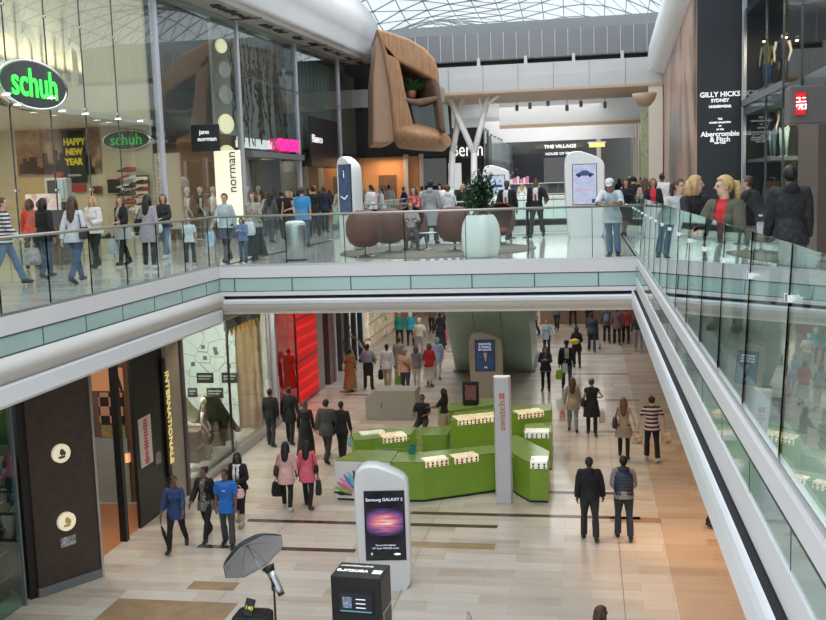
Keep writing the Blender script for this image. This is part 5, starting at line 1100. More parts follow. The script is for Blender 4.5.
# white lobed planter with shrub
l_ = ug(479, 258); t = thing('planter', 'white lobed fibreglass planter with a leafy shrub on the bridge', 'planter', (l_.x, l_.y + .35, ZF + .0))
rings = []
for z, r_ in ((0, .34), (.03, .37), (.2, .42), (.5, .445), (.75, .42), (.9, .36), (.98, .31), (1.0, .27), (.94, .24)):
    rings.append([((r_ * (1 + .085 * math.cos(5 * a))) * math.cos(a), (r_ * (1 + .085 * math.cos(5 * a))) * math.sin(a), z) for a in [2 * math.pi * k_ / 50 for k_ in range(50)]])
MB().loft(rings).build('pot', mat('planter_white', (.78, .82, .80), .35, var=.01), t)
lf = MB(); r9 = random.Random(8); stm = MB()
for i in range(9):
    a = r9.uniform(0, 6.28); e = Vector((.26 * math.cos(a), .26 * math.sin(a), r9.uniform(1.3, 1.85))); stm.tube([(0, 0, .85), (e.x * .4, e.y * .4, 1.15), e], [.014, .01, .006], 5)
    for k_ in range(190):
        c = Vector((0, 0, 1.0)).lerp(e, r9.uniform(.3, 1.1)) + Vector([r9.gauss(0, .11) for _ in range(3)]); d = Vector([r9.gauss(0, 1) for _ in range(3)]).normalized(); s_ = d.cross(Vector((.1, .2, 1))).normalized() * .028; L_ = .12
        lf.add([c, c + d * L_ * .5 + s_, c + d * L_, c + d * L_ * .5 - s_], [(0, 1, 2, 3)])
lf.build('foliage', mat('shrub_green', (.03, .075, .03), .5, var=.3), t); stm.build('stems', brn, t)
# steel litter bin
l_ = ug(294, 261); t = thing('litter_bin', 'brushed steel cylindrical litter bin with a white domed top', 'bin', (l_.x, l_.y + .25, ZF))
MB().lathe([(.25, 0), (.262, .01), (.262, .86), (.255, .88)], 32).build('body', mat('bin_steel', (.45, .46, .46), .3, .9, var=.12, scale=20), t)
MB().lathe([(.25, .88), (.24, .93), (.17, .965), (.001, .975)], 32).build('lid', white, t); MB().lathe([(.264, .005), (.264, .035), (.2, .036)], 28).build('base_ring', black, t)
# pale table and leaflet stands at the middle of the bridge
def pedtable(label, loc):
    t = thing('side_table', label, 'table', loc); MB().lathe([(.001, .44), (.28, .44), (.28, .46), (.001, .462)], 24).build('tabletop', white, t); MB().lathe([(.18, 0), (.18, .02), (.03, .04), (.025, .44)], 16).build('pedestal', steel, t)
pedtable('small round white table between the egg chairs', (ug(427, 250).x, ug(427, 250).y, ZF + .013))
for px, lb in ((480, 'left one of two dark posts behind the planter'), (497, 'right one of two dark posts behind the planter')):
    q = at(px + 32, 238, z=ZF); q = Vector((at(px + 30, 200, y=31.6).x, 31.6, ZF)); t = thing('barrier_post', lb, 'post', q); MB().box((0, 0, .55), (.09, .06, 1.1)).build('post', dark, t); MB().box((0, 0, .01), (.3, .3, .02)).build('base', dark, t)
# far promotional counters beyond the far opening
for i, (px0, px1, Y, col, lb) in enumerate([(440, 480, 50.0, (.65, .68, .68), 'pale glass counter behind the far opening on the left'), (500, 530, 50., (.62, .66, .66), 'pale counter stacked with pink boxes behind the dark suited guards'), (531, 566, 50.4, (.55, .60, .60), 'white counter right of the pink boxes')]):
    a = at(px0, 190, y=Y).x; b_ = at(px1, 190, y=Y).x; t = thing('display_counter', lb, 'counter', ((a + b_) / 2, Y, ZF)); w = b_ - a
    MB().box((0, 0, .5), (w, .8, 1.0)).build('base', mat('ctr_%d' % i, col, .4), t); MB().box((0, 0, 1.35), (w, .7, .6)).build('glass_case', gl_case, t); MB().box((0, 0, 1.02), (w * 1.02, .85, .04)).build('worktop', white, t); MB().box((0, 0, 1.67), (w, .72, .03)).build('case_top', white, t)
pkb = mat('pink_box', (.75, .22, .42), .5, var=.1)
for i in range(9):
    q = at(502 + i * 3.2, 180, y=50.); h = .22 + .06 * (i % 3); o = MB().box((0, 0, h / 2), (.13, .2, h)).build('gift_box', [pkb, mat('pale_pink_box', (.8, .6, .66), .5)][i % 2], None, bevel=.01, loc=(q.x, 50, ZF + 1.686)); tag(o, ['pink box standing on the far glass counter', 'pale pink box standing on the far glass counter'][i % 2], 'box', ['pink boxes on the far counter', 'pale pink boxes on the far counter'][i % 2])
mb = MB(); r10 = random.Random(12)
q = at(497, 178, y=52); t = thing('flowering_plant', 'tall thin plant with pink blossom at the far counters', 'plant', (q.x, 52, ZF)); MB().lathe([(.2, 0), (.26, .5), (.24, .52)], 14).build('pot', dark, t)
sm_ = MB(); fl_ = MB()
for i in range(14):
    a = r10.uniform(0, 6.28); rr2 = r10.uniform(.2, .9); e = Vector((rr2 * math.cos(a), rr2 * math.sin(a) * .5, r10.uniform(1.6, 2.6))); sm_.tube([(0, 0, .45), (e.x * .3, e.y * .3, 1.2), e], .012, 4)
    for k_ in range(14): c = Vector((0, 0, 1.4)).lerp(e, r10.uniform(.3, 1.)) + Vector([r10.gauss(0, .08) for _ in range(3)]); fl_.ell(c, (.035, .035, .03), 5, 4)
sm_.build('stems', brn, t); fl_.build('blossom', mat('blossom_pink', (.55, .25, .33), .6), t)
# ================================================================ MANNEQUINS (fashion store, tiger window)
skinm = mat('mannequin_skin', (.72, .62, .50), .4, var=0)
def mannequin(label, loc, rz, top, leg, group=None, headless=True, sc=1.):
    t = thing('mannequin', label, 'mannequin', loc, rz, group); t.scale = (sc,) * 3
    L = mat('mann_leg', (.42, .62, .60), .4, var=0) if leg is None else leg
    MB().tube([(0, 0, 1.5), (0, 0, 1.42), (0, 0, 1.25), (0, 0, 1.08), (0, 0, .92), (0, 0, .82)], [.045, .15, .15, .115, .16, .13], 14, flat=.65).build('torso', top, t)
    for s in (-1, 1):
        MB().tube([(s * .085, 0, .88), (s * .10, .02, .5), (s * .11, -.02 * s, .09)], [.085, .055, .035], 10).build('leg', L, t)
        MB().tube([(s * .11, -.02 * s, .05), (s * .11, .14, .03)], [.04, .025], 8).build('foot', L, t)
        MB().tube([(s * .17, 0, 1.40), (s * .24, -.03, 1.12), (s * .20, .10, .90), (s * .19, .13, .80)], [.05, .036, .028, .02], 8).build('arm', skinm, t)
    MB().tube([(0, 0, 1.48), (0, 0, 1.58)], [.05, .045], 10).build('neck', skinm, t)
    if not headless: MB().ell((0, .01, 1.68), (.075, .09, .11), 12, 8).build('head', skinm, t)
    MB().lathe([(.22, 0), (.22, .015), (.001, .016)], 20).build('base', steel, t)
    return t
jean = mat('jean_blue', (.07, .13, .28), .8); ytop = mat('top_gold', (.45, .35, .08), .6)
for i, (px, py, top, leg, lb) in enumerate([(763, 158, ytop, None, 'left mannequin in a gold top behind the dark glass at eye level'), (773, 158, black, None, 'middle mannequin in black with pale legs behind the dark glass'), (784, 158, dark, None, 'right mannequin in dark grey behind the dark glass'),
                                             (767, 92, ytop, jean, 'upper floor mannequin in blue jeans high behind the glass'), (782, 90, black, black, 'upper floor mannequin in black high behind the glass')]):
    Xm = XG + .8; q = at(px, py, x=Xm); q = Vector((Xm, q.y, q.z)); mannequin(lb, (Xm, q.y, max(q.z, 6.0)), R_(100 + 15 * i), top, leg, sc=1.05)
    zf = q.z - .02
for zt_, ya, yb_ in ((at(773, 158, x=XG + .8).z, at(785, 158, x=XG + .8).y - 1, at(762, 158, x=XG + .8).y + 1.5), (at(773, 91, x=XG + .8).z, at(785, 91, x=XG + .8).y - 1, at(762, 91, x=XG + .8).y + 1.5)):
    tag(MB().b2((XG + .2, ya, zt_ - .12), (XG + 1.7, yb_, zt_ - .005)).build('display_platform', greyp, None), 'long grey platform carrying the mannequins at %s in the fashion store' % ('eye level' if zt_ < 9.5 else 'the upper floor'), 'platform')
# rack of clothes low in the window
rk = thing('clothes_rail', 'rail of brown and dark garments low in the fashion store window', 'clothes rail', (XG + .9, at(768, 200, x=XG + .9).y, ZF)); MB().bar((0, -1.2, 1.6), (0, 1.2, 1.6), .02).build('rail', steel, rk)
for s in (-1.15, 1.15): MB().bar((0, s, 0), (0, s, 1.6), .02).build('upright', steel, rk)
for i in range(9): 
    o = MB().loft([[(-.2, -.03, 1.5), (.2, -.03, 1.5), (.2, .03, 1.5), (-.2, .03, 1.5)], [(-.24, -.05, .7), (.24, -.05, .7), (.24, .05, .7), (-.24, .05, .7)]], smooth=False).build('garment', [mat('garment_tan', (.35, .17, .07), .8), black, mat('garment_denim', (.12, .16, .2), .8)][i % 3], None, bevel=.01, loc=(XG + .9, rk.location.y - 1.0 + .25 * i, ZF)); tag(o, ['tan garment on the rail low in the fashion store window', 'black garment on the rail low in the fashion store window', 'grey denim garment on the rail low in the fashion store window'][i % 3], 'garment', ['tan garments', 'black garments', 'denim garments'][i % 3] + ' on the fashion store rail')
mannequin('mannequin in brown clothes standing in the jungle themed display window', (XS - .45, YT0 + 2.5, .25), R_(-80), mat('coat_brown', (.13, .08, .05), .7), brn, None, False)
# clothes on show in the jane norman window and oasis window
for i, (px, Y, m, lb) in enumerate([(203, 31.3, mat('dress_brown', (.28, .13, .07), .7), 'mannequin in a brown dress left of the glowing banner'), (215, 32.4, black, 'mannequin in black before the glowing banner'), (225, 33.6, white, 'mannequin in white before the glowing banner'), (254, 37.2, mat('dress_cream', (.6, .5, .4), .7), 'pale mannequin group at the left of the window below the twigs'), (268, 38.6, mat('dress_red', (.4, .1, .08), .7), 'mannequin in red in the window below the twigs'), (320, 47, mat('dress_pinklit', (.8, .35, .28), .6, emit=.3), 'glowing peach mannequin in the far left window')]):
    q = at(px, 200, y=Y); mannequin(lb, (min(q.x, XF - .5), Y, ZF + .15), R_(-60), m, brn, None, False)
# ================================================================ LIGHT
w = bpy.data.worlds.new('daylight'); S.world = w; w.use_nodes = True; nt = w.node_tree; bg = nt.nodes['Background']; bg.inputs['Color'].default_value = (.88, .95, 1.0, 1); bg.inputs['Strength'].default_value = 1.5
arealight('skylight_daylight', (-3.7, 16, 19), 12, 1900, (.93, .97, 1), (0, 0, 0), 26)
arealight('skylight_daylight', (-3.7, 42, 18.5), 12, 1500, (.93, .97, 1), (0, 0, 0), 14)
arealight('gallery_ceiling_light', (-3.5, 75, 12.6), 9, 900, (1, .98, .95), (0, 0, 0), 22)
arealight('ceiling_upfill', (-3.5, 74, 9.4), 9, 750, (1, .99, .97), (R_(180), 0, 0), 26)  # added upward fill without a fitting, brightens the far white ceiling
def dl(x, y, z, pw, col, ang=100):
    t = thing('downlight', 'recessed downlight in the soffit over the lower mall', 'ceiling light', (x, y, z), 0, 'recessed downlights over the lower mall'); MB().lathe([(.1, 0), (.1, -.02), (.07, -.02)], 14).build('ring', steel, t); MB().lathe([(.065, -.021), (.001, -.024)], 12).build('bulb', lampw, t)
    spot('downlight_beam', (x, y, z - .05), pw, col, ang)
for y, pw in ((9, 60), (13, 80), (16.5, 90), (19.5, 640), (22.5, 640), (28, 260)): dl(2.45, y, 4.73, pw, (1, .55, .25), 75)
for y in (19, 24, 29, 34, 39): dl(-9.4, y, 4.70, 110, (1, .82, .62), 120)
for y in (25, 30):
    for x in (-6.5, -2.5, .2): dl(x, y, 4.88, 260, (1, .93, .82), 130)
arealight('column_fill', (-5, 47.5, 11.3), 1, 110, (1, .98, .95), (R_(20), 0, 0), 3)  # added fill without a fitting, lifts the white columns and far crowd
arealight('far_opening_area_light', (-4, 46, 7.5), 8, 500, (1, .97, .93), (0, 0, 0), 12)  # hangs free above the far opening, facing down
arealight('lower_far_light', (-3, 56, 4.6), 8, 350, (1, .95, .9), (0, 0, 0), 8)
struct('ceiling', MB().b2((-12, 47, 4.70), (9, 62, 4.88)), cream, 'ceiling over the far lower mall')
vs_ = S.view_settings; vs_.view_transform = 'Standard'; vs_.look = 'None'; vs_.gamma = 1; vs_.exposure = -.36; vs_.use_curve_mapping = False
S.cycles.max_bounces = 10; S.cycles.transparent_max_bounces = 40; S.cycles.glossy_bounces = 4; S.cycles.diffuse_bounces = 4; S.cycles.use_denoising = True; S.cycles.sample_clamp_indirect = 4; S.cycles.caustics_reflective = False; S.cycles.caustics_refractive = False
# ================================================================ PEOPLE
import numpy as np
SK = dict(pale=mat('skin_pale', (.62, .38, .28), .5, var=.03), tan=mat('skin_tan', (.42, .24, .16), .5, var=.03), brown=mat('skin_brown', (.20, .10, .065), .5, var=.03), dark=mat('skin_dark', (.09, .05, .035), .5, var=.03))
HR = dict(black=mat('hair_black', (.012, .010, .009), .5, var=.2), brown=mat('hair_brown', (.07, .035, .018), .55, var=.25), auburn=mat('hair_auburn', (.13, .055, .025), .55, var=.25), blond=mat('hair_blond', (.50, .33, .14), .5, var=.2), grey=mat('hair_grey', (.32, .31, .30), .6, var=.15), white=mat('hair_white', (.62, .60, .57), .6, var=.1), shaved=mat('hair_shaved', (.03, .022, .018), .8, var=.2))
eyem = mat('eye_dark', (.01, .01, .01), .2, var=0); lipm = mat('lips', (.32, .10, .08), .5, var=0)
def V(*a): return Vector(a)
def skeleton(h, pose, fem):
    s = h / 1.75; J = {}
    P0 = V(0, 0, 0); lean = R_(pose.get('lean', 2)); up = V(0, math.sin(lean), math.cos(lean)); sw = .36 if not fem else .32
    chest = P0 + up * .36; neck = P0 + up * .52; 
    hl = R_(pose.get('hlean', 0)); hy = R_(pose.get('yaw', 0)); hup = V(0, math.sin(hl), math.cos(hl))
    head = neck + up * .04 + hup * .135; J.update(P=P0, chest=chest, neck=neck, head=head, up=up, hup=hup, hy=hy)
    for k, sg in (('L', -1), ('R', 1)):
        a, kn, ab = pose['leg' + k]; a = R_(a); kn = R_(kn); ab = R_(ab)
        hip = P0 + V(sg * .09, 0, -.02); knee = hip + V(sg * math.sin(ab), math.sin(a) * math.cos(ab), -math.cos(a) * math.cos(ab)) * .44
        ank = knee + V(sg * math.sin(ab) * .3, math.sin(a - kn), -math.cos(a - kn)) * .42
        ft = R_(pose.get('ft' + k, min(0, math.degrees(a - kn)) * .9)); toe = ank + V(sg * .03, .17 * math.cos(ft), -.045 + .17 * math.sin(ft)); heel = ank + V(0, -.05, -.045 - .04 * math.sin(ft))
        a, ab, e, inn = [R_(q) for q in pose['arm' + k]]
        sh = P0 + up * .475 + V(sg * sw / 2, 0, 0)
        el = sh + V(sg * math.sin(ab), math.sin(a) * math.cos(ab), -math.cos(a) * math.cos(ab)) * .285
        fd = V(sg * math.sin(ab) * .5 - sg * math.sin(inn), math.sin(a + e) * math.cos(inn), -math.cos(a + e) * math.cos(inn)).normalized(); wr = el + fd * .25; hd = wr + fd * .09
        J.update({'hip' + k: hip, 'knee' + k: knee, 'ank' + k: ank, 'toe' + k: toe, 'heel' + k: heel, 'sh' + k: sh, 'el' + k: el, 'wr' + k: wr, 'hd' + k: hd, 'fd' + k: fd})
    if 'seat' in pose: dz = pose['seat'] / s + .06
    else: dz = -min(min(J['toe' + k].z, J['heel' + k].z, J['ank' + k].z - .05) for k in 'LR') + .03
    for q, v in J.items():
        if q not in ('up', 'hup', 'hy', 'fdL', 'fdR'): J[q] = v + V(0, 0, dz)
    J['s'] = s; return J
def body_mb(J, fem, fat=1.):
    b = MB(); up = J['up']; P0 = J['P']; f = fat
    if fem: prof = [(-.10, .10), (-.05, .155), (.03, .165), (.10, .145), (.19, .118), (.29, .13), (.38, .142), (.45, .135), (.49, .10), (.53, .05)]
    else: prof = [(-.10, .10), (-.05, .145), (.03, .150), (.10, .142), (.19, .140), (.29, .158), (.38, .175), (.45, .165), (.49, .12), (.53, .06)]
    b.tube([P0 + up * z for z, r_ in prof], [r_ * (f if i < 7 else 1) for i, (z, r_) in enumerate(prof)], 18, flat=.66)
    if fem:
        for s in (-1, 1): b.ell(P0 + up * .33 + V(s * .062, .068, 0), (.058, .046, .06), 10, 8)
    for s in (-1, 1): b.ell(P0 + V(s * .07, -.06, -.02), (.085, .075, .09), 10, 8)
    hd = J['head']; R = Matrix.Rotation(J['hy'], 4, 'Z') ; q = V(0, 1, 0); hup = J['hup']; fw = (R @ V(0, hup.z, -hup.y)); rt = fw.cross(hup)
    T = Matrix((rt, fw, hup)).transposed().to_4x4(); T.translation = hd; J['T'] = T
    b.tube([J['neck'] - up * .06, hd - hup * .05], [.058, .052], 12)
    b.ell((0, -.008, .025), (.074, .092, .092), 14, 10, M=T); b.ell((0, .022, -.045), (.055, .065, .068), 12, 8, M=T); b.ell((0, .058, -.088), (.026, .022, .02), 8, 6, M=T)
    b.tube([T @ V(0, .088, .02), T @ V(0, .112, -.022)], [.010, .016], 8); b.ell((0, .082, .03), (.05, .018, .012), 8, 6, M=T)
    for s in (-1, 1): b.ell((s * .076, -.005, -.01), (.012, .02, .032), 8, 6, M=T)
    for k, sg in (('L', -1), ('R', 1)):
        hip, kn, an, toe, heel = (J[n + k] for n in ('hip', 'knee', 'ank', 'toe', 'heel'))
        b.tube([hip + V(0, 0, .03), hip.lerp(kn, .35), hip.lerp(kn, .8), kn, kn.lerp(an, .25), kn.lerp(an, .6), an], [.092 * f, .085 * f, .062, .054, .056, .045, .036], 12)
        b.ell(kn.lerp(an, .28) + V(0, -.018, 0), (.048, .05, .09), 10, 8)
        b.tube([heel, heel.lerp(toe, .5) + V(0, 0, .012), toe], [.036, .044, .030], 10); b.tube([an, heel.lerp(toe, .25)], [.038, .036], 8)
        sh, el, wr, hh = (J[n + k] for n in ('sh', 'el', 'wr', 'hd'))
        b.tube([J['chest'] + up * .08 + V(sg * .08, 0, 0), sh, sh.lerp(el, .3), el, el.lerp(wr, .25), wr], [.075, .058 if not fem else .05, .050 if not fem else .042, .038, .038, .026], 10)
        b.tube([wr, wr.lerp(hh, .5), hh], [.026, .038, .036], 10, flat=.6)
    return b
def fingers(J, curl):
    m = MB()
    for k, sg in (('L', -1), ('R', 1)):
        fd = J['fd' + k]; hd = J['hd' + k]; side = V(0, 1, 0) if abs(fd.y) < .8 else V(1, 0, 0); a = (side - fd * side.dot(fd)).normalized(); n = a.cross(fd) * 1.
        inn = n if (n.x * sg) < 0 else -n
        if abs(fd.y) >= .8: inn = V(0, 0, -1)
        c = R_(curl)
        for i, L_ in enumerate((.066, .076, .072, .056)):
            b0 = hd + a * (.027 - .018 * i); p = [b0 - fd * .02, b0]; d = fd.copy(); cc = 0
            for seg in (.45, .32, .25):
                cc += c; d = fd * math.cos(cc) + inn * math.sin(cc); p.append(p[-1] + d * L_ * seg)
            m.tube(p, [.009, .009, .0085, .008, .006], 7)
        t0 = hd - fd * .06 + a * .026; d = (fd * .7 + a * .6 + inn * .4).normalized(); d2 = (fd * .8 + a * .1 + inn * .6).normalized()
        m.tube([t0 - a * .012, t0, t0 + d * .032, t0 + d * .032 + d2 * .026], [.011, .011, .010, .007], 7)
    return m
SW = dict
WALK = dict(legL=(24, 6, 3), legR=(-16, 20, 3), armL=(-18, 10, 12, 0), armR=(20, 10, 22, 0))
WALK2 = dict(legL=(-16, 22, 3), legR=(24, 6, 3), armL=(20, 10, 22, 0), armR=(-18, 10, 12, 0))
STAND = dict(legL=(2, 2, 6), legR=(-3, 4, 6), armL=(2, 10, 12, 5), armR=(-2, 10, 14, 5))
CARRY = dict(legL=(14, 6, 3), legR=(-10, 14, 3), armL=(0, 14, 8, 0), armR=(0, 12, 10, 0))
PHONE = dict(legL=(6, 4, 4), legR=(-4, 6, 4), armL=(20, 10, 95, 35), armR=(18, 10, 95, 35), hlean=18)
BENT = dict(legL=(16, 6, 3), legR=(-10, 14, 3), armL=(5, 12, 75, 30), armR=(-8, 12, 20, 0))
PUSH = dict(legL=(22, 6, 3), legR=(-16, 22, 3), armL=(30, 6, 40, 5), armR=(30, 6, 40, 5), lean=8)
LEANR = dict(legL=(12, 25, 3), legR=(-6, 2, -3), armL=(42, 14, 58, 35), armR=(42, 14, 58, 35), lean=28, hlean=5)
SIT = dict(legL=(80, 85, 8), legR=(76, 80, 8), armL=(35, 12, 60, 20), armR=(35, 12, 60, 20), lean=-8, seat=.50)
def P(base, **k): d = dict(base); d.update(k); return d
_jobs = []
def person(label, loc, hd, pose, h=1.72, skin='pale', hair=('short', 'black'), top=None, sleeve=2., low=None, lowlen=1., shoes=None, tail=0., skirt=None, jacket=None, face=True, fat=1., fem=False, curl=22, group=None, vest=None, extra=None, loose=.016, vox=None, cat='person'):
    J = skeleton(h, pose, fem); b = body_mb(J, fem, fat); me = b.mesh('body_src')
    o = bpy.data.objects.new('tmp', me); C.objects.link(o); md = o.modifiers.new('r', 'REMESH'); md.mode = 'VOXEL'
    vx = vox or (.0125 if loc[1] < 16 else .016 if loc[1] < 27 else .02 if loc[1] < 40 else .026); md.voxel_size = vx
    sm = o.modifiers.new('s', 'SMOOTH'); sm.factor = .5; sm.iterations = 4
    _jobs.append(dict(o=o, J=J, label=label, loc=Vector(loc), hd=hd, **{k: v for k, v in locals().items() if k in ('h', 'skin', 'hair', 'top', 'sleeve', 'low', 'lowlen', 'shoes', 'tail', 'skirt', 'jacket', 'face', 'fat', 'fem', 'curl', 'group', 'vest', 'extra', 'loose', 'vx')}))
    j = _jobs[-1]; s = J['s']; Rz = Matrix.Rotation(R_(hd), 3, 'Z')
    j['hand'] = {k: Vector(loc) + Rz @ ((J['hd' + k] + J['fd' + k] * .03) * s) for k in 'LR'}; j['at'] = lambda n: Vector(loc) + Rz @ (J[n] * s)
    return j
def finish_people():
    dg = bpy.context.evaluated_depsgraph_get()
    for j in _jobs: j['me'] = bpy.data.meshes.new_from_object(j['o'].evaluated_get(dg))
    for j in _jobs:
        bpy.data.objects.remove(j['o']); J = j['J']; s = J['s']; me = j['me']; nv = len(me.vertices)
        co = np.empty(nv * 3); me.vertices.foreach_get('co', co); co = co.reshape(-1, 3); no = np.empty(nv * 3); me.vertices.foreach_get('normal', no); no = no.reshape(-1, 3)
        faces = [tuple(p.vertices) for p in me.polygons]; up = J['up']; P0 = J['P']
        segs = [('torso', P0 - up * .08, P0 + up * .44, .135), ('neck', J['neck'] - up * .02, J['head'] - J['hup'] * .08, .055), ('head', J['head'] - J['hup'] * .03, J['head'] + J['hup'] * .03, .08)]
        for k in 'LR': segs += [('thigh', J['hip' + k], J['knee' + k], .07), ('calf', J['knee' + k], J['ank' + k], .05), ('foot', J['heel' + k], J['toe' + k], .04), ('uparm', J['sh' + k], J['el' + k], .045), ('farm', J['el' + k], J['wr' + k], .032), ('hand', J['wr' + k].lerp(J['hd' + k], .25), J['hd' + k], .03)]
        D = []; Tt = []
        for n, a, b_, r_ in segs:
            a = np.array(a); d = np.array(b_) - a; L2 = d @ d; t = (co - a) @ d / L2; tc_ = np.clip(t, 0, 1); D.append(np.linalg.norm(co - a - tc_[:, None] * d, axis=1) - r_); Tt.append(t)
        idx = np.argmin(np.array(D), axis=0); T_ = np.array(Tt)[idx, np.arange(nv)]; nm = np.array([q[0] for q in segs])[idx]
        root = thing('person', j['label'], 'person', j['loc'], R_(j['hd']), j['group']); root.scale = (s,) * 3
        def mk(name, vs, fs, m, smooth=True):
            q = bpy.data.meshes.new(name); q.from_pydata([tuple(v) for v in vs], [], fs); q.polygons.foreach_set('use_smooth', [smooth] * len(fs)); q.validate(); q.materials.append(m)
            ob = bpy.data.objects.new(name, q); C.objects.link(ob); ob.parent = root; return ob
        def shell(mask, off, extra=None, name='shirt', m=None):
            keep = [f for f in faces if all(mask[v] for v in f)]
            used = sorted({v for f in keep for v in f}); mp = {v: i for i, v in enumerate(used)}
            o_ = off if np.ndim(off) else np.full(nv, off); vs = [co[v] + no[v] * o_[v] for v in used]; fs = [tuple(mp[v] for v in f) for f in keep]
            if extra is not None and extra.v: k0 = len(vs); vs += extra.v; fs += [tuple(i + k0 for i in f) for f in extra.f]
            return mk(name, vs, fs, m) if fs else None
        hu = np.array(J['hup'])
        # body (with fingers)
        fg = fingers(J, j['curl']); vs = list(co) + fg.v; fs = faces + [tuple(i + nv for i in f) for f in fg.f]; mk('body', vs, fs, SK[j['skin']])
        isT = nm == 'torso'
        def legpos(z):
            r_ = []
            for k in 'LR':
                a, b_, c_ = J['hip' + k], J['knee' + k], J['ank' + k]
                if z > a.z: r_.append(Vector((a.x, a.y, z)))
                elif z > b_.z: r_.append(a.lerp(b_, (a.z - z) / max(.01, a.z - b_.z)))
                elif z > c_.z: r_.append(b_.lerp(c_, (b_.z - z) / max(.01, b_.z - c_.z)))
                else: r_.append(c_)
            return r_
        def tube_down(z1, z0, r0, grow, n=7):
            m_ = MB(); rings = []
            for i in range(n):
                f = i / (n - 1); z = z1 + (z0 - z1) * f
                if z >= P0.z: c_ = P0 + up * (z - P0.z); g2 = min(1, (z - P0.z) / .16); hx = r0 + .02 * (1 - g2); hy_ = r0 * .78 * g2 + (r0 * .93 + .025) * (1 - g2); c_.y -= .02 * (1 - g2)
                else:
                    a, b_ = legpos(z); c_ = (a + b_) / 2; c_.z = z; hx = max(r0 + .02, abs(a.x - b_.x) / 2 + .10) + grow * f; hy_ = max(r0 * .93 + .025, abs(a.y - b_.y) / 2 + .10) + grow * f * .7; hx += .012
                    c_.y -= .02
                rings.append([(c_.x + hx * math.cos(t) * (1 + .02 * f * math.cos(7 * t)), c_.y + hy_ * math.sin(t) * (1 + .03 * f * math.cos(7 * t)), c_.z) for t in [2 * math.pi * q / 28 for q in range(28)]])
            return m_.loft(rings, caps=False)
        if j['low']:
            off = np.where(nm == 'calf', .014 + .024 * np.clip(T_, 0, 1), .014); mask = (isT & (T_ < .36)) | (nm == 'thigh') | ((nm == 'calf') & (T_ < j['lowlen'])) | ((nm == 'foot') & (T_ < .2) & (co[:, 2] > J['ankL'].z if False else False))
            tight = j['lowlen'] < .99 or j['fem']
            if tight: off = np.where(nm == 'calf', .012 + .010 * np.clip(T_, 0, 1), .012)
            shell(mask, off, None, 'trousers', j['low'])
        if j['skirt']: 
            m_, z0 = j['skirt']; tube_down(P0.z + .14, z0 / s, .135 if j['fem'] else .15, .05, 9).build('skirt', m_, root)
        if j['top']:
            sl = j['sleeve']; mask = (isT & (T_ > .20)) | ((nm == 'uparm') & (T_ < sl)) | ((nm == 'farm') & (T_ < sl - 1)) | ((nm == 'neck') & (T_ < .12))
            ex = tube_down(P0.z + .16, P0.z - j['tail'], .158 * (j['fat'] if j['fem'] else 1.02) , .01, 5) if j['tail'] else None
            shell(mask, j['loose'] + .008, ex, 'shirt', j['top'])
        if j['jacket']:
            m_, sl, tl = j['jacket']; front = (co[:, 1] - np.interp(co[:, 2], [0, 2], [0, 0]) - (co[:, 2] - P0.z) * up.y / max(.1, up.z) > .04) & (np.abs(co[:, 0]) < .055)
            mask = (isT & (T_ > .20) & ~front) | ((nm == 'uparm') & (T_ < sl)) | ((nm == 'farm') & (T_ < sl - 1)) | ((nm == 'neck') & (T_ < .3) & ~front)
            ex = tube_down(P0.z + .17, P0.z - tl, .172, .015, 5) if tl else None
            shell(mask, j['loose'] + .022, ex, 'jacket', m_)
        if j['vest']: shell(isT & (T_ > .15), j['loose'] + .035, None, 'vest', j['vest'])
        if j['shoes']:
            boot = j['shoes'][1] if isinstance(j['shoes'], tuple) else 1.; sm_ = j['shoes'][0] if isinstance(j['shoes'], tuple) else j['shoes']
            for sd in (-1, 1):
                e_ = 'L' if sd < 0 else 'R'; near_ = np.linalg.norm(co - np.array(J['ank' + e_]), axis=1) < np.linalg.norm(co - np.array(J['ank' + ('R' if sd < 0 else 'L')]), axis=1)
                shell(((nm == 'foot') | ((nm == 'calf') & (T_ > boot - .06))) & near_, .012 if boot > .9 else .026, None, 'boot' if boot < .9 else 'shoe', sm_)
        # hair
        T = J['T']; Ti = np.array(T.inverted()); lc = co @ Ti[:3, :3].T + Ti[:3, 3]; x, y, z = lc[:, 0], lc[:, 1], lc[:, 2]; hm = np.isin(nm, ['head', 'neck']) & (z > -.16)
        st, hc = j['hair']; hmat = HR[hc] if hc in HR else hc
        if st != 'bald':
            base = hm & ((z > .065) | ((y < .035) & (z > .01)) | ((y < -.02) & (z > -.075 if st in ('short', 'cap', 'bun', 'pony', 'crop') else z > -.12))) & ~((y > .05) & (z < .07))
            if st in ('long', 'bob', 'scarf'): base |= hm & ((y < .03) & (z > -.12))
            if st == 'scarf': base |= hm & ((y < .06) | (z < -.10) | (z > .06))
            ex = MB()
            if st == 'long':
                ex.tube([T @ V(0, -.05, .06), T @ V(0, -.075, -.06), T @ V(0, -.085, -.18), T @ V(0, -.105, -.32), T @ V(0, -.10, -.42)], [.075, .092, .098, .085, .03], 14, flat=.55)
                for s_ in (-1, 1): ex.tube([T @ V(s_ * .06, -.01, .07), T @ V(s_ * .085, -.0, -.04), T @ V(s_ * .085, .0, -.16), T @ V(s_ * .085, .02, -.26)], [.03, .032, .03, .012], 8)
            if st == 'bob':
                ex.tube([T @ V(0, -.05, .05), T @ V(0, -.065, -.05), T @ V(0, -.07, -.14), T @ V(0, -.06, -.18)], [.08, .095, .085, .04], 14, flat=.6)
                for s_ in (-1, 1): ex.tube([T @ V(s_ * .065, .0, .06), T @ V(s_ * .085, .0, -.04), T @ V(s_ * .075, .01, -.14)], [.03, .034, .015], 8)
            if st == 'pony': ex.tube([T @ V(0, -.085, .04), T @ V(0, -.14, .03), T @ V(0, -.155, -.08), T @ V(0, -.13, -.24)], [.03, .042, .04, .012], 10)
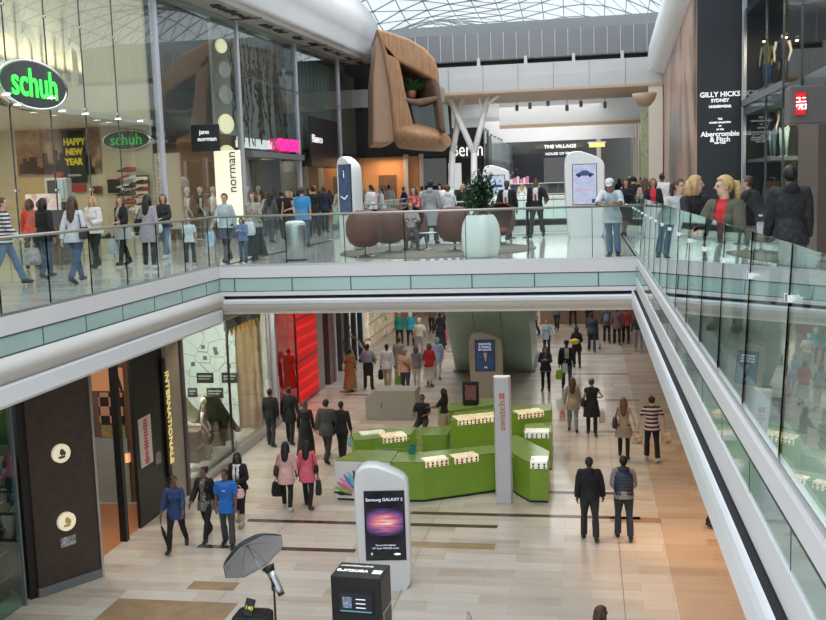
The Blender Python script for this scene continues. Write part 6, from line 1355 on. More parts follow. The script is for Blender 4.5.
            if st == 'bun': ex.ell((0, -.10, .07), (.045, .04, .045), 10, 8, M=T)
            if st == 'afro': ex.ell((0, -.03, .05), (.13, .12, .12), 14, 10, M=T)
            if st == 'scarf': ex.tube([T @ V(0, -.02, -.06), T @ V(0, -.02, -.13), T @ V(0, -.02, -.24)], [.085, .10, .16], 14, flat=.7)
            shell(base, .010 if st == 'crop' else .018, ex, 'headscarf' if st == 'scarf' else 'hair', hmat)
            if st == 'cap': pass
        if j['face']:
            e_ = MB()
            for s_ in (-1, 1): e_.ell((s_ * .030, .082, .008), (.011, .009, .0065), 8, 6, M=T)
            e_.build('eyes', eyem, root); MB().ell((0, .083, -.052), (.021, .008, .006), 8, 6, M=T).build('lips', lipm, root)
        for fn in (j['extra'] or []): fn(root, J)
        bpy.data.meshes.remove(me)
# accessories worn (parts)
def cap(m):
    def f(root, J):
        T = J['T']; MB().lathe([(.092, .045), (.094, .07), (.085, .11), (.05, .135), (.001, .142)], 18, M=T, sy=1.12).build('cap', m, root); MB().loft([[T @ V(x * .07, .09 + .07 * (1 - x * x) ** .5 * 1., .05 - .01 * w) for x in (-1, -.7, -.3, .0, .3, .7, 1)] + [T @ V(x * .07, .07, .055 - .01 * w) for x in (1, -1)] for w in (0, 1)], smooth=False).build('cap_peak', m, root)
    return f
def tie(m, lan=True):
    def f(root, J):
        a = J['neck'] + V(0, .085, -.01); b_ = J['P'] + J['up'] * .12 + V(0, .125, 0); MB().tube([a, a.lerp(b_, .5) + V(0, .035, 0), b_], [.014, .03, .022], 6, flat=.35).build('tie', m, root)
    return f
def shirtfront(m):
    def f(root, J): a = J['neck'] + V(0, .065, -.03); b_ = J['P'] + J['up'] * .22 + V(0, .09, 0); MB().tube([a, a.lerp(b_, .5) + V(0, .03, 0), b_], [.05, .06, .02], 8, flat=.35).build('shirt_front', m, root)
    return f
def scarf(m):
    def f(root, J):
        c_ = J['neck'] + V(0, .01, 0); MB().tube([c_ + V(.085 * math.cos(t), .085 * math.sin(t), -.01) for t in [k_ * .7 for k_ in range(10)]], .035, 8).build('scarf', m, root)
        MB().tube([c_ + V(.05, .08, -.02), c_ + V(.05, .125, -.2), c_ + V(.05, .12, -.40)], [.03, .04, .03], 8, flat=.4).build('scarf_end', m, root); MB().tube([c_ + V(-.05, .08, -.02), c_ + V(-.05, .125, -.2), c_ + V(-.05, .12, -.36)], [.03, .04, .03], 8, flat=.4).build('scarf_end', m, root)
    return f
def hood(m):
    def f(root, J): MB().ell(J['neck'] + V(0, -.10, .0), (.10, .06, .08), 12, 8).build('hood', m, root)
    return f
def waistjacket(m):
    def f(root, J): 
        P0 = J['P']; MB().loft([[(P0.x + .175 * math.cos(t), P0.y - .01 + (.14 + .01 * k_) * math.sin(t) - (.01 * k_), P0.z + .1 - .10 * k_) for t in [2 * math.pi * q / 20 for q in range(20)]] for k_ in range(6)], caps=False).build('tied_jacket', m, root)
    return f
def chest_logo(m):
    def f(root, J): p = J['P'] + J['up'] * .36 + V(0, .135, 0); MB().ell(p, (.05, .012, .018), 12, 6).build('chest_logo', m, root)
    return f
# carried things (top level)
def handle_bag(name, label, hand, size, m, cat='bag', rz=0., handles=True, hm=None, group=None, drop=.16, flare=1.08, zf=None, pict=None):
    w, d, hh = size; w *= .82; d *= 1.1; hh *= .88; z = hand.z - drop - hh
    if zf is not None: z = max(z, zf + .02)
    t = thing(name, label, cat, (hand.x, hand.y, z), rz, group)
    rings = []
    for i in range(6):
        f = i / 5; k_ = 1 + (flare - 1) * math.sin(f * math.pi); k_ *= (1 - .22 * f * f) * (.84 if f == 0 else 1); rings.append([(w / 2 * k_ * a, d / 2 * b_ * (1 - .45 * f) * (1 + .3 * math.sin(f * 3.14)), hh * f) for a, b_ in ((-1, -1), (-.3, -1.15), (.3, -1.12), (1, -1), (1, 1), (.3, 1.1), (-.3, 1.15), (-1, 1))])
    MB().loft(rings).build('bag_body', m, t, bevel=.004)
    top = hand.z - z
    if handles:
        for s_ in (-1, 1): MB().tube([(-w * .22, s_ * d * .3, hh - .01), (-w * .16, s_ * d * .15, hh + (top - hh) * .7), (0, 0, top), (w * .16, s_ * d * .15, hh + (top - hh) * .7), (w * .22, s_ * d * .3, hh - .01)], .006, 6).build('handle', hm or m, t)
    if pict: MB().box((0, -d / 2 * 1.25, hh * .5), (w * .55, .006, hh * .4)).build('print', pict, t)
    return t
def shoulder_bag(label, j, side, m, size=(.30, .13, .24), z=None, back=-.02, name='handbag', group=None):
    s = j['J']['s']; Rz = Matrix.Rotation(R_(j['hd']), 3, 'Z'); sg = -1 if side == 'L' else 1; J = j['J']; c_ = J['P'] + V(sg * .25, back, .08); w, d, hh = size
    t = thing(name, label, 'bag', j['loc'] + Rz @ (c_ * s) - Vector((0, 0, hh / 2)), R_(j['hd'] + 90), group)
    MB().lathe([(.001, 0), (.42, .0), (.5, .12), (.52, .4), (.42, .8), (.34, 1.0), (.001, 1.0)], 16, sx=w, sy=d).build('bag_body', m, t).scale = (1, 1, hh)
    sh = (J['sh' + side] - c_) * s + V(-sg * .04, 0, .075); inv = Matrix.Rotation(R_(-90), 3, 'Z'); q = inv @ sh + V(0, 0, hh / 2)
    for a in (-1, 1): MB().tube([(a * w * .3, 0, hh * .92), (a * .05, q.y * .5, (q.z + hh) * .55), (q.x, q.y, q.z)], .009, 6).build('strap', m, t)
    return t
def cl(r, g, b, rough=.85): return mat('cloth_%d_%d_%d' % (r * 100, g * 100, b * 100), (r, g, b), rough, var=.12, scale=14)
BK = cl(.012, .012, .014); DK = cl(.03, .03, .035); CH = cl(.06, .06, .065); JN = cl(.055, .09, .16); JL = cl(.12, .19, .30); NV = cl(.018, .025, .06); WH = cl(.70, .70, .70); GY = cl(.28, .29, .30); LG = cl(.48, .49, .50)
BR = cl(.10, .055, .035); CR = cl(.62, .52, .38); KH = cl(.36, .29, .19); RED = cl(.55, .03, .03); PK = cl(.70, .20, .27); LP = cl(.78, .45, .45)
shb = mat('shoe_black', (.015, .014, .014), .35, var=0); shw = mat('shoe_pale', (.55, .55, .55), .5, var=0); shn = mat('shoe_brown', (.10, .05, .03), .4, var=0); sht = mat('shoe_tan', (.35, .22, .14), .5, var=0)
plastic = mat('carrier_white', (.72, .75, .76), .35, var=.05); paperbr = mat('paper_brown', (.38, .25, .13), .7, var=.1); carrier_b = mat('carrier_blue', (.25, .50, .66), .35, var=.1)
def L0(px, py): q = at(px, py, z=0.); return (q.x, q.y, 0)
def U0(px, py): q = at(px, py, z=ZF); return (q.x, q.y, ZF)
def UX(px, Y): q = at(px, 190, y=Y); return (q.x, Y, ZF)
# ---------------------------------------------------------------- LOWER MALL
j = person('woman in a blue denim jacket and black tights walking with a closed black umbrella', L0(178, 550), 190, P(WALK2, yaw=40, armR=(12, 18, 10, 0)), 1.66, 'brown', ('bun', 'black'), top=cl(.03, .06, .17), tail=.18, sleeve=1.7, low=BK, shoes=shb, fem=True)
q = j['hand']['R']; t = thing('umbrella', 'closed black umbrella pointing down from the hand of the woman in denim', 'umbrella', (q.x, q.y, 0)); MB().tube([(.22, -.1, .05), (.08, -.04, q.z * .62), (.02, -.01, q.z * .8)], [.010, .042, .02], 10).build('folded_canopy', BK, t); MB().bar((.02, -.01, q.z * .8), (-.01, 0, q.z + .04), .009).build('shaft', black, t); MB().bar((.24, -.11, .0), (.22, -.1, .06), .006).build('tip', steel, t)
person('woman in a black cardigan over a patterned top left of the man in blue', L0(208, 540), 172, P(WALK, yaw=-20), 1.68, 'brown', ('bun', 'black'), top=blotch('pattern_grey_top', [(.35, .32, .3), (.06, .05, .06), (.55, .5, .48)], 18), tail=.2, jacket=(BK, 1.9, 0), low=BK, shoes=shb, fem=True)
person('man in a bright blue t-shirt with a pale chest logo and dark jeans', L0(229, 547), 182, P(STAND, yaw=-25, legL=(10, 4, 4), legR=(-8, 10, 4)), 1.72, 'brown', ('crop', 'black'), top=cl(.02, .14, .52), sleeve=.75, tail=.16, low=CH, shoes=shb, extra=[chest_logo(plastic)], loose=.024)
j = person('woman in black with a white scarf and pale boots carrying a pink bag', L0(241, 524), 176, P(BENT, yaw=10), 1.68, 'dark', ('long', 'black'), top=BK, jacket=(BK, 1.9, .1), low=BK, shoes=(cl(.42, .36, .28), .55), fem=True, extra=[scarf(WH)])
q = j['hand']['L']; handle_bag('handbag', 'round pink and white handbag of the woman with the white scarf', Vector((q.x + .1, q.y - .05, q.z)), (.30, .14, .22), blotch('bag_pinkwhite', [(.75, .2, .25), (.8, .75, .72)], 9), rz=.2, drop=.10)
j = person('woman in a pale pink top with long black hair walking away', L0(288, 510), 4, CARRY, 1.66, 'brown', ('long', 'black'), top=cl(.72, .44, .42), tail=.25, sleeve=1.5, low=BK, shoes=shw, fem=True, fat=1.1)
shoulder_bag('dark brown shoulder bag of the woman in pale pink', j, 'L', cl(.06, .035, .03)); handle_bag('carrier_bag', 'black plastic carrier bag held by the woman in pale pink', j['hand']['L'], (.30, .12, .40), BK, hm=black, drop=.08)
j = person('woman in a bright rose pink top and black trousers walking away', L0(309, 508), -4, CARRY, 1.66, 'brown', ('long', 'black'), top=cl(.72, .14, .20), tail=.25, sleeve=1.6, low=BK, shoes=shb, fem=True, fat=1.08)
shoulder_bag('small black shoulder bag on the rose pink top', j, 'R', BK, (.24, .1, .2)); handle_bag('carrier_bag', 'slim dark carrier bag held by the woman in rose pink', j['hand']['R'], (.16, .10, .42), DK, hm=black, drop=.08)
person('man in all black walking away nearest the display window', L0(272, 446), -8, P(STAND, legL=(8, 4, 3), legR=(-8, 10, 3)), 1.74, 'brown', ('crop', 'black'), top=BK, tail=.1, low=DK, shoes=shb)
person('second man in black right beside the display window walker', L0(291, 444), -5, P(CARRY), 1.74, 'brown', ('crop', 'black'), top=BK, tail=.25, low=BK, shoes=shb)
person('woman in long black clothes and a brown headscarf behind the men in black', L0(307, 458), -4, CARRY, 1.66, 'tan', ('scarf', cl(.12, .075, .05)), top=BK, tail=.3, skirt=(BK, .12), low=BK, shoes=shb, fem=True, face=False)
person('tall man in a charcoal suit walking away', L0(328, 462), -10, P(WALK), 1.80, 'pale', ('short', 'black'), top=DK, jacket=(CH, 2, .18), low=DK, shoes=shb, face=False)
j = person('man in a dark jacket with a pale blue bag beside the charcoal suit', L0(343, 461), -10, CARRY, 1.70, 'brown', ('crop', 'black'), top=BK, tail=.12, low=BK, shoes=shb, face=False)
handle_bag('carrier_bag', 'pale blue carrier bag held by the man beside the charcoal suit', j['hand']['R'], (.26, .12, .32), carrier_b, drop=.08)
j = person('woman in a long mustard brown dress with a grey shoulder bag', L0(351, 391), -8, CARRY, 1.62, 'brown', ('bun', 'black'), top=cl(.30, .15, .06), sleeve=1.3, skirt=(cl(.30, .15, .06), .12), shoes=shb, fem=True, fat=1.15, face=False)
shoulder_bag('pale grey handbag of the woman in the long mustard dress', j, 'L', LG)
person('man in a grey shirt with a dark jacket tied round his waist', L0(369, 389), -4, P(STAND, armL=(5, 25, 40, 30), armR=(5, 25, 40, 30)), 1.74, 'brown', ('crop', 'black'), top=cl(.25, .28, .33), low=DK, shoes=shb, extra=[waistjacket(BK)], fat=1.08, face=False)
j = person('man in a white shirt and khaki trousers walking away', L0(388, 389), -4, CARRY, 1.72, 'dark', ('crop', 'black'), top=cl(.58, .60, .64), tail=.15, low=KH, shoes=shb, face=False)
handle_bag('carrier_bag', 'black carrier bag hanging beside the man in khaki trousers', j['hand']['L'], (.22, .12, .42), BK, hm=black, drop=.06)
j = person('stout man in a salmon beige shirt with a bag strap across his back', L0(406, 396), -4, P(CARRY), 1.76, 'pale', ('crop', 'grey'), top=cl(.52, .36, .26), sleeve=.8, tail=.05, low=CH, shoes=shb, fat=1.18, face=False, extra=[lambda root, J: MB().tube([J['P'] + J['up'] * .46 + V(-.13, -.09, .0), J['P'] + J['up'] * .28 + V(.02, -.165, 0), J['P'] + J['up'] * .08 + V(.20, -.12, 0)], .014, 6).build('bag_strap', BK, root)])
handle_bag('carrier_bag', 'green carrier bag held low beside the salmon shirted man', j['hand']['L'], (.30, .12, .38), cl(.12, .26, .05), drop=.06)
person('grey haired man in an olive grey jacket half hidden behind the salmon shirt', L0(400, 381), -4, STAND, 1.75, 'tan', ('short', 'brown'), top=cl(.26, .24, .20), tail=.2, low=KH, shoes=shb, face=False)
person('woman in a grey top and white trousers', L0(417, 389), -4, CARRY, 1.64, 'pale', ('bob', 'auburn'), top=cl(.20, .20, .22), tail=.1, sleeve=1.3, low=cl(.62, .58, .52), lowlen=.9, shoes=sht, fem=True, fat=1.1, face=False)
person('woman in a red top and a long white skirt', L0(430, 386), -4, CARRY, 1.64, 'pale', ('bob', 'auburn'), top=RED, sleeve=1.4, tail=.14, skirt=(cl(.68, .62, .55), .3), shoes=shn, fem=True, fat=1.1, face=False)
person('woman in a pale blue top behind the woman in red', L0(438, 379), -4, CARRY, 1.66, 'pale', ('bob', 'grey'), top=cl(.38, .44, .62), sleeve=1.4, tail=.2, low=cl(.55, .55, .6), lowlen=.9, shoes=sht, fem=True, fat=1.1, face=False)
person('old man in a cream shirt and pale cap', L0(420, 357), -4, P(STAND, armL=(5, 22, 30, 0), armR=(5, 22, 30, 0)), 1.74, 'pale', ('short', 'white'), top=cl(.56, .50, .37), sleeve=.9, low=cl(.27, .26, .24), shoes=shb, extra=[cap(CR)], fat=1.12, face=False)
person('person in a bottle green top far behind on the lower mall', L0(400, 346), 0, STAND, 1.66, 'pale', ('short', 'blond'), top=cl(.02, .24, .18), tail=.1, low=DK, shoes=shb, face=False, fem=True, fat=1.1)
person('white haired woman in a turquoise top', L0(411, 346), 0, STAND, 1.66, 'pale', ('bob', 'white'), top=cl(.02, .35, .42), tail=.1, low=DK, shoes=shb, face=False, fem=True, fat=1.15)
j = person('person in black passing the left side of the green sloping glass', L0(441, 349), 20, CARRY, 1.72, 'brown', ('scarf', 'black'), top=BK, tail=.2, skirt=(BK, .2), low=BK, shoes=shb, face=False, fem=True)
handle_bag('carrier_bag', 'red carrier bag beside the person in black at the green sloping glass', j['hand']['R'], (.26, .12, .40), cl(.65, .12, .15), drop=.02)
def pram(label, loc, rz, m):
    t = thing('pushchair', label, 'pushchair', loc, rz)
    for sx in (-.24, .24):
        MB().tube([(sx, -.45, 1.0), (sx, -.15, .62), (sx, .32, .14)], .014, 7).build('frame_tube', steel, t); MB().tube([(sx, .05, .55), (sx, -.28, .12)], .014, 7).build('rear_leg', steel, t)
        for y in (.32, -.28): MB().lathe([(.02, -.02), (.085, -.018), (.09, 0), (.085, .018), (.02, .02)], 16, M=Matrix.Translation((sx + (.03 if sx > 0 else -.03), y, .09)) @ Matrix.Rotation(R_(90), 4, 'Y')).build('wheel', black, t)
    MB().bar((-.25, -.45, 1.0), (.25, -.45, 1.0), .018).build('push_bar', black, t)
    MB().loft([[(-.2, -.18, .80), (.2, -.18, .80), (.2, -.12, .86), (-.2, -.12, .86)], [(-.2, -.05, .42), (.2, -.05, .42), (.2, .02, .48), (-.2, .02, .48)], [(-.2, .28, .38), (.2, .28, .38), (.2, .28, .44), (-.2, .28, .44)]], smooth=False).build('seat', m, t)
    MB().loft([[(x * .23, -.2 + .1 * k_, .78 + .22 * math.sin(k_ * .6) + .02 * (1 - x * x)) for x in (-1, -.5, 0, .5, 1)] for k_ in range(5)], closed=False, caps=False).build('hood', m, t)
l_ = L0(348, 362); person('person in a black and white striped top pushing a pushchair at the far lower shops', l_, -80, P(PUSH), 1.70, 'brown', ('short', 'black'), top=stripes('stripe_bw', (.03, .03, .03), (.65, .65, .65), 11), sleeve=1., tail=.1, low=GY, shoes=shb, face=False, fem=True)
pram('dark pushchair pushed by the person in the striped top', (l_[0] + .85, l_[1] + .15, 0), R_(-80), cl(.12, .05, .05))
# kiosk staff
l_ = l_s = L0(430, 432); person('shop assistant in a black t-shirt facing us behind the green counters', (l_[0], 29.2, 0), 175, P(SIT, seat=.62, lean=2), 1.74, 'brown', ('crop', 'black'), top=BK, sleeve=.8, low=DK, shoes=shb)
l_ = L0(444, 447); person('woman in a black top and khaki trousers standing inside the green kiosk', (l_[0] - .0, l_[1] + .3, 0), 75, P(STAND, armL=(35, 5, 50, 0), armR=(30, 5, 50, 0)), 1.68, 'brown', ('long', 'black'), top=BK, sleeve=.9, low=KH, shoes=shb, fem=True)
t = thing('bar_stool', 'black stool on which the shop assistant sits behind the green counters', 'stool', (l_s[0], 29.25, 0)); MB().lathe([(.001, .58), (.17, .58), (.17, .62), (.001, .63)], 20).build('seat', black, t); MB().bar((0, 0, .02), (0, 0, .58), .025).build('pole', steel, t); MB().lathe([(.2, 0), (.2, .02), (.03, .03)], 20).build('base', steel, t)
# right of the green glass
j = person('young woman in dark clothes looking at her hands, pale bag on her arm', L0(560, 390), 176, P(PHONE), 1.68, 'pale', ('long', 'brown'), top=cl(.14, .12, .13), tail=.2, jacket=(DK, 2, .15), low=BK, shoes=shn, fem=True)
handle_bag('carrier_bag', 'pale blue grey bag on the arm of the young woman in dark clothes', j['at']('elL'), (.26, .12, .38), cl(.45, .55, .56), drop=.12)
_jobs[-1]['loc'] = Vector(L0(546, 391)); 
j = person('man in an open black jacket, black hat and jeans carrying a lime green bag', L0(567, 389), 184, P(CARRY), 1.80, 'dark', ('crop', 'black'), top=cl(.45, .38, .27), tail=.05, jacket=(BK, 2, .1), low=cl(.05, .06, .085), shoes=shb, extra=[cap(BK)], fat=1.1)
handle_bag('carrier_bag', 'lime green paper carrier bag held by the man in the black hat', j['hand']['R'], (.30, .14, .40), cl(.25, .50, .05), drop=.08)
j = person('woman in a pale blue grey cardigan with one arm swinging out', L0(547, 356), 178, P(WALK, armL=(25, 35, 10, 0)), 1.68, 'tan', ('short', 'black'), top=cl(.28, .32, .36), tail=.15, low=BK, shoes=shb, fem=True, face=False)
j = person('person in black with a yellow bundle behind the man with the lime bag', L0(577, 368), 178, P(BENT, armR=(5, 12, 75, 30)), 1.72, 'dark', ('scarf', 'black'), top=BK, tail=.25, low=DK, shoes=shb, face=False, fem=True)
q = j['hand']['R']; tag(MB().ell((0, 0, 0), (.20, .12, .12), 14, 10).build('flower_bundle', blotch('yellow_bundle', [(.75, .5, .05), (.5, .3, .05)], 9), None, loc=q + Vector((0, -.12, .1))), 'yellow bundle carried by the person in black', 'bundle')
l_ = L0(592, 352); person('broad man in a dark jacket pushing a black pushchair away', l_, -2, P(PUSH), 1.80, 'dark', ('crop', 'black'), top=BK, jacket=(DK, 2, .12), low=DK, shoes=shb, face=False, fat=1.12); pram('black pushchair in front of the broad man in the dark jacket', (l_[0] + .1, l_[1] + .9, 0), R_(-2), BK)
j = person('person in a dark top with a blue grey backpack', L0(607, 343), -3, CARRY, 1.72, 'brown', ('short', 'black'), top=cl(.07, .05, .06), tail=.1, low=BK, shoes=shb, face=False, extra=[lambda root, J: MB().ell(J['P'] + J['up'] * .28 + V(0, -.20, 0), (.15, .10, .20), 14, 10).build('backpack', cl(.16, .18, .26), root)])
person('person in a dark reddish grey shirt walking away, left of the red jacket', L0(617, 345), -3, CARRY, 1.78, 'brown', ('short', 'black'), top=cl(.15, .08, .09), tail=.2, low=BK, shoes=shb, face=False)
person('person in a red jacket walking away near the right edge of the lower mall', L0(626, 344), -3, CARRY, 1.76, 'brown', ('short', 'black'), top=cl(.35, .05, .05), tail=.1, low=BK, shoes=shb, face=False)
person('person in grey jeans partly hidden by the right gallery edge', L0(638, 352), -3, CARRY, 1.74, 'pale', ('short', 'brown'), top=DK, low=cl(.22, .24, .26), shoes=shw, face=False)
for i, (px, py, c_, lb) in enumerate([(557, 330, cl(.15, .22, .30), 'distant person in a grey blue top below the bridge'), (573, 326, cl(.35, .15, .10), 'distant person in a rust top below the bridge'), (535, 336, cl(.3, .3, .32), 'distant person in grey beside the green sloping glass'), (589, 328, BK, 'distant person in black below the bridge'), (447, 330, cl(.5, .1, .12), 'distant person in crimson left of the green sloping glass'), (432, 333, cl(.25, .12, .08), 'distant person in brown left of the green sloping glass'), (384, 336, CR, 'distant person in cream by the lit lower shop')]):
    person(lb, L0(px, py), [170, 0, 90, 0, 0, 180, 90][i], [WALK, STAND, CARRY, WALK2, STAND, WALK, STAND][i], 1.7, 'tan', ('short', ['black', 'brown', 'black', 'black', 'blond', 'black', 'grey'][i]), top=c_, tail=.1, low=DK, shoes=shb, face=False)
j = person('woman in a beige cardigan and grey jeans carrying shopping bags', L0(573, 432), -2, CARRY, 1.68, 'pale', ('long', 'brown'), top=cl(.36, .29, .22), sleeve=2, tail=.22, low=cl(.24, .25, .28), shoes=shb, fem=True)
handle_bag('carrier_bag', 'red and white carrier bag of the woman in beige', j['hand']['L'] + Vector((-.06, 0, 0)), (.20, .12, .40), blotch('bag_redwhite', [(.5, .12, .12), (.65, .6, .55)], 5), drop=.08); handle_bag('carrier_bag', 'dark maroon carrier bag beside the red and white one', j['hand']['L'] + Vector((.16, .15, 0)), (.18, .12, .34), cl(.15, .05, .06), drop=.1)
j = person('stout woman in a black dress over black trousers, hand on her hip', L0(592, 436), -4, P(CARRY, armR=(-5, 42, 70, 60)), 1.74, 'pale', ('bun', 'auburn'), top=BK, sleeve=.3, skirt=(BK, .62), low=BK, shoes=shn, fem=True, fat=1.2)
handle_bag('carrier_bag', 'pale pink carrier bag of the stout woman in black', j['at']('hipR') + Vector((.22, 0, -.08)), (.24, .12, .42), cl(.62, .50, .44), drop=.08); shoulder_bag('black handbag on the shoulder of the stout woman', j, 'L', BK)
j = person('young woman in a short beige dress and black leggings holding hands', L0(624, 458), -6, P(CARRY, armR=(4, 22, 6, 0), armL=(2, 16, 30, 10)), 1.68, 'pale', ('long', 'auburn'), top=cl(.33, .25, .18), sleeve=.05, skirt=(blotch('beige_check', [(.36, .29, .22), (.22, .17, .13)], 22), .62), low=BK, shoes=shb, fem=True)
shoulder_bag('dark slouchy handbag of the young woman in the beige dress', j, 'L', cl(.05, .04, .045), (.34, .15, .28))
j2 = person('young man in a black and pink striped t-shirt holding hands', L0(652, 461), 4, P(CARRY, armL=(4, 24, 6, 0), armR=(2, 26, 8, 0)), 1.78, 'pale', ('short', 'black'), top=stripes('stripe_bp', (.02, .015, .02), (.62, .47, .45), 9.5), sleeve=.8, tail=.12, low=BK, shoes=shw)
q = (j['hand']['R'] + j2['hand']['L']) / 2; handle_bag('carrier_bag', 'printed carrier bag hanging between the couple holding hands', q, (.36, .14, .30), blotch('bag_print', [(.30, .16, .12), (.62, .5, .4), (.2, .08, .06)], 8), drop=.12); handle_bag('carrier_bag', 'orange and cream carrier bag in the right hand of the striped young man', j2['hand']['R'], (.30, .14, .32), blotch('bag_orange', [(.75, .35, .1), (.7, .55, .38), (.35, .15, .08)], 7), drop=.08)
person('man in a black jacket and trousers walking away, bare headed', L0(590, 540), 2, P(WALK, legL=(8, 4, 3), legR=(-10, 12, 3), armL=(-4, 10, 10, 0), armR=(4, 14, 10, 0)), 1.80, 'brown', ('crop', 'shaved'), top=BK, jacket=(BK, 2, .02), low=DK, shoes=(shb), fat=1.12, extra=[hood(BK)], loose=.018)
person('man in a padded navy gilet over a checked shirt walking away', L0(624, 539), 2, P(STAND, armL=(0, 10, 45, 35), armR=(0, 10, 45, 35), legL=(8, 4, 3), legR=(-8, 12, 3)), 1.80, 'dark', ('crop', 'black'), top=blotch('check_shirt', [(.05, .05, .08), (.35, .33, .32), (.12, .05, .05)], 16), tail=.06, vest=stripes('padded_navy', (.020, .032, .06), (.035, .055, .10), 14, rough=.4), low=cl(.03, .04, .06), shoes=shb, fat=1.08, extra=[hood(cl(.02, .03, .055))])
l_ = at(600, 611, z=1.66); person('brown haired person whose head just enters the bottom edge of the photo', (l_.x, l_.y, 0), -60, STAND, 1.70, 'tan', ('bob', 'brown'), top=DK, low=DK, shoes=shb, fem=True)
person('person at the right whose black shoes show below the white gallery lip', L0(720, 527), -100, P(CARRY), 1.72, 'brown', ('short', 'black'), top=BK, low=BK, shoes=shb)
# ---------------------------------------------------------------- UPPER GALLERY, LEFT
j = person('person in a navy and white striped jumper at the far left edge', U0(8, 287), -60, P(WALK), 1.74, 'pale', ('short', 'brown'), top=stripes('stripe_nw', (.03, .035, .05), (.62, .62, .62), 13), tail=.1, low=JL, shoes=shb)
handle_bag('carrier_bag', 'grey patterned bag carried by the person in the striped jumper', j['hand']['R'] + Vector((.15, 0, 0)), (.36, .14, .38), blotch('bag_greypattern', [(.2, .2, .22), (.4, .38, .36), (.1, .1, .1)], 7), drop=.12)
person('woman with black hair in a black jacket and jeans, back to us', U0(48, 279), -20, P(BENT), 1.68, 'tan', ('bob', 'black'), top=BK, jacket=(BK, 2, .12), low=JN, shoes=shb, fem=True)
j = person('woman with a long brown ponytail in a white jumper and blue jeans, back to us', U0(78, 284), -8, P(WALK, armR=(-5, 12, 60, 20)), 1.72, 'pale', ('long', 'brown'), top=cl(.58, .60, .64), tail=.1, low=JN, shoes=shb, fem=True)
shoulder_bag('dark shoulder bag hanging from the white jumper', j, 'R', DK)
j = person('blonde woman in a white jacket facing us', U0(97, 268), 170, P(BENT, yaw=10), 1.68, 'pale', ('bob', 'blond'), top=WH, jacket=(cl(.72, .70, .68), 2, .1), low=BK, shoes=(shb, .5), fem=True)
j = person('brown haired woman in a grey tunic, black cardigan and black tights', U0(125, 266), 150, P(BENT, yaw=30), 1.66, 'pale', ('bob', 'auburn'), top=cl(.38, .37, .38), sleeve=.2, jacket=(BK, 1.6, 0), skirt=(cl(.42, .42, .44), .66), low=BK, shoes=shb, fem=True)
handle_bag('carrier_bag', 'translucent pale blue carrier bag of the woman in the grey tunic', j['hand']['R'] + Vector((-.05, 0, 0)), (.30, .14, .42), cl(.50, .58, .62, .35), drop=.1)
j = person('woman with long black hair in a lilac grey cardigan, back to us', U0(151, 269), -10, P(STAND, armL=(5, 20, 30, 10)), 1.70, 'tan', ('long', 'black'), top=cl(.36, .33, .37), tail=.32, low=DK, shoes=shw, fem=True, fat=1.1)
shoulder_bag('large black shoulder bag of the woman in the lilac cardigan', j, 'L', BK, (.36, .15, .30))
j = person('woman with brown hair in a dark top facing us behind the lilac cardigan', U0(167, 259), 165, P(BENT, yaw=30), 1.68, 'pale', ('bob', 'auburn'), top=DK, tail=.1, low=JL, shoes=shw, fem=True)
handle_bag('carrier_bag', 'big white and turquoise carrier bag beside the woman with brown hair', j['hand']['L'] + Vector((-.05, -.1, .05)), (.44, .14, .34), plastic, drop=.1, pict=cl(.1, .4, .5))
person('small child in a white t-shirt and dark trousers', U0(191, 265), 10, STAND, 1.12, 'pale', ('short', 'blond'), top=cl(.60, .68, .74), sleeve=.8, tail=.1, low=DK, shoes=shw)
j = person('person in a red top with a beige bag inside the shoe shop', (UX(28, 22.5)), 20, STAND, 1.68, 'pale', ('bob', 'brown'), top=cl(.65, .08, .05), low=DK, shoes=shb, fem=True, tail=.1, face=False)
person('person in dark clothes beside the red top inside the shoe shop', (UX(38, 23.2)), 40, STAND, 1.62, 'pale', ('short', 'auburn'), top=DK, low=DK, shoes=shb, fem=True, face=False)
j = person('woman in a pale grey shawl over a dark dress and knee boots', U0(228, 263), 172, P(WALK), 1.68, 'pale', ('short', 'brown'), top=cl(.45, .52, .56), sleeve=1.6, tail=.05, skirt=(cl(.07, .08, .11), .60), low=BK, shoes=(cl(.09, .09, .09), .25), fem=True, fat=1.15)
handle_bag('carrier_bag', 'blue and white carrier bag of the woman in the grey shawl', j['hand']['R'], (.24, .12, .40), blotch('bag_bluewhite', [(.1, .35, .65), (.75, .8, .82)], 3), drop=.06)
person('young child in a blue shirt between the two women', U0(244, 263), 176, P(PHONE), 1.08, 'pale', ('bob', 'brown'), top=cl(.14, .20, .38), tail=.1, low=JN, shoes=shb)
j = person('dark haired woman in a floral top and long black skirt', U0(256, 260), 170, P(BENT), 1.66, 'pale', ('bob', 'brown'), top=blotch('floral_top', [(.25, .24, .2), (.45, .4, .36), (.12, .13, .12)], 14), sleeve=.9, tail=.1, skirt=(BK, .12), low=BK, shoes=shb, fem=True, fat=1.1)
handle_bag('carrier_bag', 'crumpled white carrier bag of the woman in the floral top', j['hand']['L'], (.30, .14, .38), plastic, drop=.08)
person('woman in a dark top carrying a pale jacket, behind the floral top', U0(272, 243), -10, CARRY, 1.66, 'tan', ('long', 'black'), top=cl(.09, .09, .10), tail=.15, low=cl(.05, .06, .08), shoes=shb, fem=True, face=False)
person('woman in a sleeveless black top holding a bag near the steel bin', U0(290, 243), 170, P(BENT), 1.70, 'pale', ('bun', 'brown'), top=BK, sleeve=.1, tail=.1, low=DK, shoes=shb, fem=True)
person('man in a bright turquoise blue t-shirt with his back to us', U0(304, 247), 4, P(STAND), 1.76, 'pale', ('crop', 'brown'), top=cl(.05, .27, .55), sleeve=.9, tail=.15, low=JN, shoes=shb, fat=1.1, face=False)
